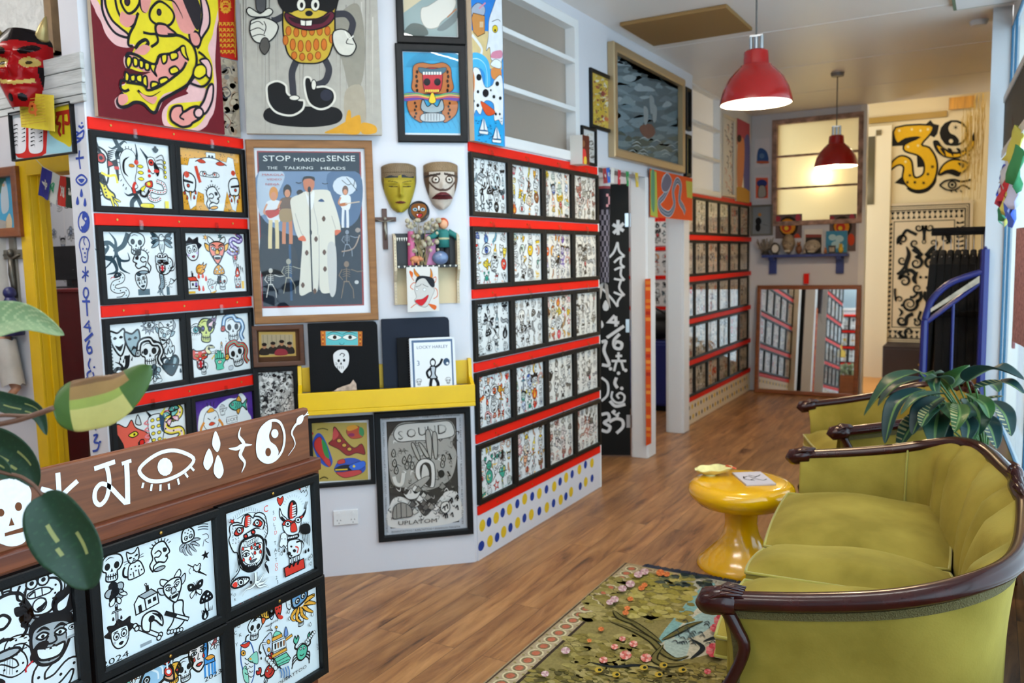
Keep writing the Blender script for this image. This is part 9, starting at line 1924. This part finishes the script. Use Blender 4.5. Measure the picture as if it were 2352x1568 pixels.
# ---- hung on the shopfront window
def lat(px,py,d): return PW.uw(px,py,d)
t0=PW.world(*lat(2332,300,.03),.03);t=thing('prayer_flags','bunch of coloured prayer flags hanging in the right window','bunting',t0,rz=PW.ang);fr=random.Random(3)
for i,(px,py,c) in enumerate(((2338,340,'c8c45a'),(2341,385,'2a7a4c'),(2320,400,'cfd6e4'),(2312,415,'3a4ab0'),(2326,410,'b02030'),(2316,440,'d6d6e8'),(2334,445,'b0b8e0'),(2322,465,'c9c86a'),(2313,475,'2a7a5a'),(2330,468,'3a5ac0'),(2318,430,'b83040'))):
 u,w=lat(px,py,.05);u-=lat(2332,300,.03)[0];w-=lat(2332,300,.03)[1];s_=.09
 obj('flag',MB().grid(lambda i_,j_:(s_*(i_-.5)*1.6,-.02-.05*fr.random()*j_-.02*sin(6*i_),s_*(1-2*j_)+.02*sin(5*i_)),5,5),mat('flag_'+c,c,.8),t,loc=(u,0,w),rot=(0,fr.uniform(-.6,.6),0),solid=.002,smooth=True)
obj('string',MB().tube([(-.3,0,.25),(0,-.01,.0),(.1,0,-.2)],.003,5),M_st,t)
u0,w1_=lat(2338,200,.02);ua,wa=lat(2314,238,.02);ub,wb_=lat(2314,340,.02);t=thing('slatted_blind','black slatted blind across the top of the right window','blind',PW.world(.12,(wa+wb_)/2,.03),rz=PW.ang);hb=(wa-wb_)/2
for i in range(24):obj('slat',MB().box(.075*i,.075*i+.055,-.008,.008,-hb,hb),mat('blind_black','111216',.5),t)
obj('bottom_rail',MB().box(-.02,1.82,-.014,.012,-hb-.05,-hb),M_trim,t);obj('top_rail',MB().box(-.02,1.82,-.014,.012,hb,hb+.04),M_trim,t)
u0=lat(2334,600,.03)[0];w0,w1_=lat(2340,790,.03)[1],lat(2340,525,.03)[1];t=thing('woven_hanging','pinkish woven textile hanging on the right window','textile',PW.world(u0,w0,.03),rz=PW.ang);M_wv=mat('pink_weave','8c6468',.95,noise=.4,nscale=60)
obj('cloth',MB().grid(lambda i,j:(.9*i,-.012*sin(9*i),(w1_-w0)*j),12,4),M_wv,t,solid=.006);obj('tassel',MB().box(.0,.05,-.006,.006,-.05,.0),M_wv,t)
# ---- front of the shop, seen only in the mirror: flash wall, bright window, planter
PQ=Plane((0,-1.2,0),pi)
struct('wall_shopfront',MB().box(-4.6,-1.9,-1.32,-1.2,0,2.22).box(-4.6,-1.9,-1.32,-1.2,2.85,CEIL),M_white)
w=struct('window_13',MB().frame(2.7,.63,.04,.02,rec=-.03,back=False),M_trim,loc=(-3.25,-1.2,2.535),rot=(0,0,pi));obj('pane',quad(-1.33,1.33,.02,-.29,.29),M_film,w)
for i,z in enumerate((2.10,1.735,1.37,1.005)):
 rail(PQ,2.0,4.55,z,'red rail on the shopfront wall seen in the mirror, %s from the top'%ORD[i],'red rails of the shopfront wall',2)
 if i==3:break
 for j in range(6):
  a=paper(GW,GH);sheet_random(a,GW,GH,700+i*6+j,'mix',3,3,fill=.55)
  picture('framed_flash_sheet','flash sheet on the shopfront wall seen in the mirror, %s row, %s from the left'%(ORD[i],SIX[j]),'picture',PQ,2.2+.385*j,z-.183,.379,.315,.024,.02,M_black,a,glass=False,group='flash sheets of the shopfront wall')
t=thing('planter','brown box planter with pale foliage seen in the mirror','planter',(-2.75,-.75,0));obj('box',MB().box(-.42,.42,-.2,.2,0,.72),M_mf,t,bevel=.01);r=random.Random(4);b=MB()
for i in range(60):x,y=r.uniform(-.4,.4),r.uniform(-.18,.18);b.ball((x,y,.74+r.random()*.2),.05,.02,.06,6,5)
obj('foliage',b,mat('pale_foliage','7f8a68',.6,noise=.4),t,smooth=True)['kind']='stuff'
t=thing('alcove_fill_globe','added warm fill globe, out of view above the cream alcove','ceiling light',(-.75,10.1,3.3));obj('globe',MB().ball((0,0,-.052),.036,None,None,16,12),mat('warm_fill_globe',(1,.78,.5,1),emit=95.),t,smooth=True);obj('base',MB().lathe([(.05,0),(.05,-.02),(0,-.02)],16),M_trim,t)  # warm fill lamp added to light the alcove, hidden above the ceiling edge
# ---- camera, daylight and lamps
cam=bpy.data.cameras.new('camera');co=bpy.data.objects.new('camera',cam);COL.objects.link(co)
cam.sensor_width=36;cam.lens=FPX/2352*36;cam.clip_start=.02
co.matrix_world=Matrix(((CR.x,CU.x,-CD.x,CO.x),(CR.y,CU.y,-CD.y,CO.y),(CR.z,CU.z,-CD.z,CO.z),(0,0,0,1)))
cam.dof.use_dof=True;cam.dof.focus_distance=2.0;cam.dof.aperture_fstop=4.6
scn.camera=co
wd=bpy.data.worlds.new('sky');scn.world=wd;wd.use_nodes=True
bg=wd.node_tree.nodes['Background'];bg.inputs[0].default_value=(.82,.92,1,1);bg.inputs[1].default_value=4.0
def area(name,loc,rot,sx,sy,power,col=(1,1,1),spread=None):
 l=bpy.data.lights.new(name,'AREA');l.shape='RECTANGLE';l.size=sx;l.size_y=sy;l.energy=power;l.color=col
 o=bpy.data.objects.new(name,l);COL.objects.link(o);o.location=loc;o.rotation_euler=rot
 return o
M_tube=mat('lit_tube',(1,.97,.92,1),emit=1.0)
M_tube.node_tree.nodes['Principled BSDF'].inputs['Emission Strength'].default_value=45
def tube_light(x,y,L,along='y',label='',z=CEIL,power=None):
 t=thing('ceiling_tube_light',label,'ceiling light',(x,y,z),rz=0 if along=='y' else pi/2,group='ceiling tube lights')
 obj('housing',MB().box(-.03,.03,-L/2,L/2,-.16,-.12),M_trim,t,bevel=.006)
 for s in (-.5,.5):obj('hanger',MB().tube([(0,s,-.12),(0,s,0)],.006,6),M_trim,t)
 for s in (-.035,.035):obj('tube',MB().tube([(s*1.7,-L/2+.03,-.14),(s*1.7,L/2-.03,-.14)],.013,10),M_tube,t)
for i,(x,y,al,lb) in enumerate(((-1.7,.6,'x','twin tube ceiling light over the front desk, behind the photographer'),(-1.2,2.4,'x','twin tube ceiling light above the rug and sofa'),(-2.6,-1.0,'x','twin tube ceiling light over the front of the shop'),(-4.3,1.3,'x','twin tube ceiling light before the yellow door'),(-3.3,5.3,'y','twin tube ceiling light in the room behind the black door'),(-3.6,8.2,'y','twin tube ceiling light in the room behind the far wall'),(-4.6,2.9,'x','twin tube ceiling light in the room behind the yellow door'))):
 tube_light(x,y,1.4,al,lb)
vs=scn.view_settings;scn.display_settings.display_device='sRGB'
vs.view_transform='Standard';vs.look='None';vs.gamma=1;vs.use_curve_mapping=False;vs.exposure=0.36
scn.cycles.max_bounces=7;scn.cycles.diffuse_bounces=3;scn.cycles.transparent_max_bounces=12;scn.cycles.use_denoising=True;scn.cycles.sample_clamp_indirect=6
scn.cycles.caustics_reflective=False;scn.cycles.caustics_refractive=False
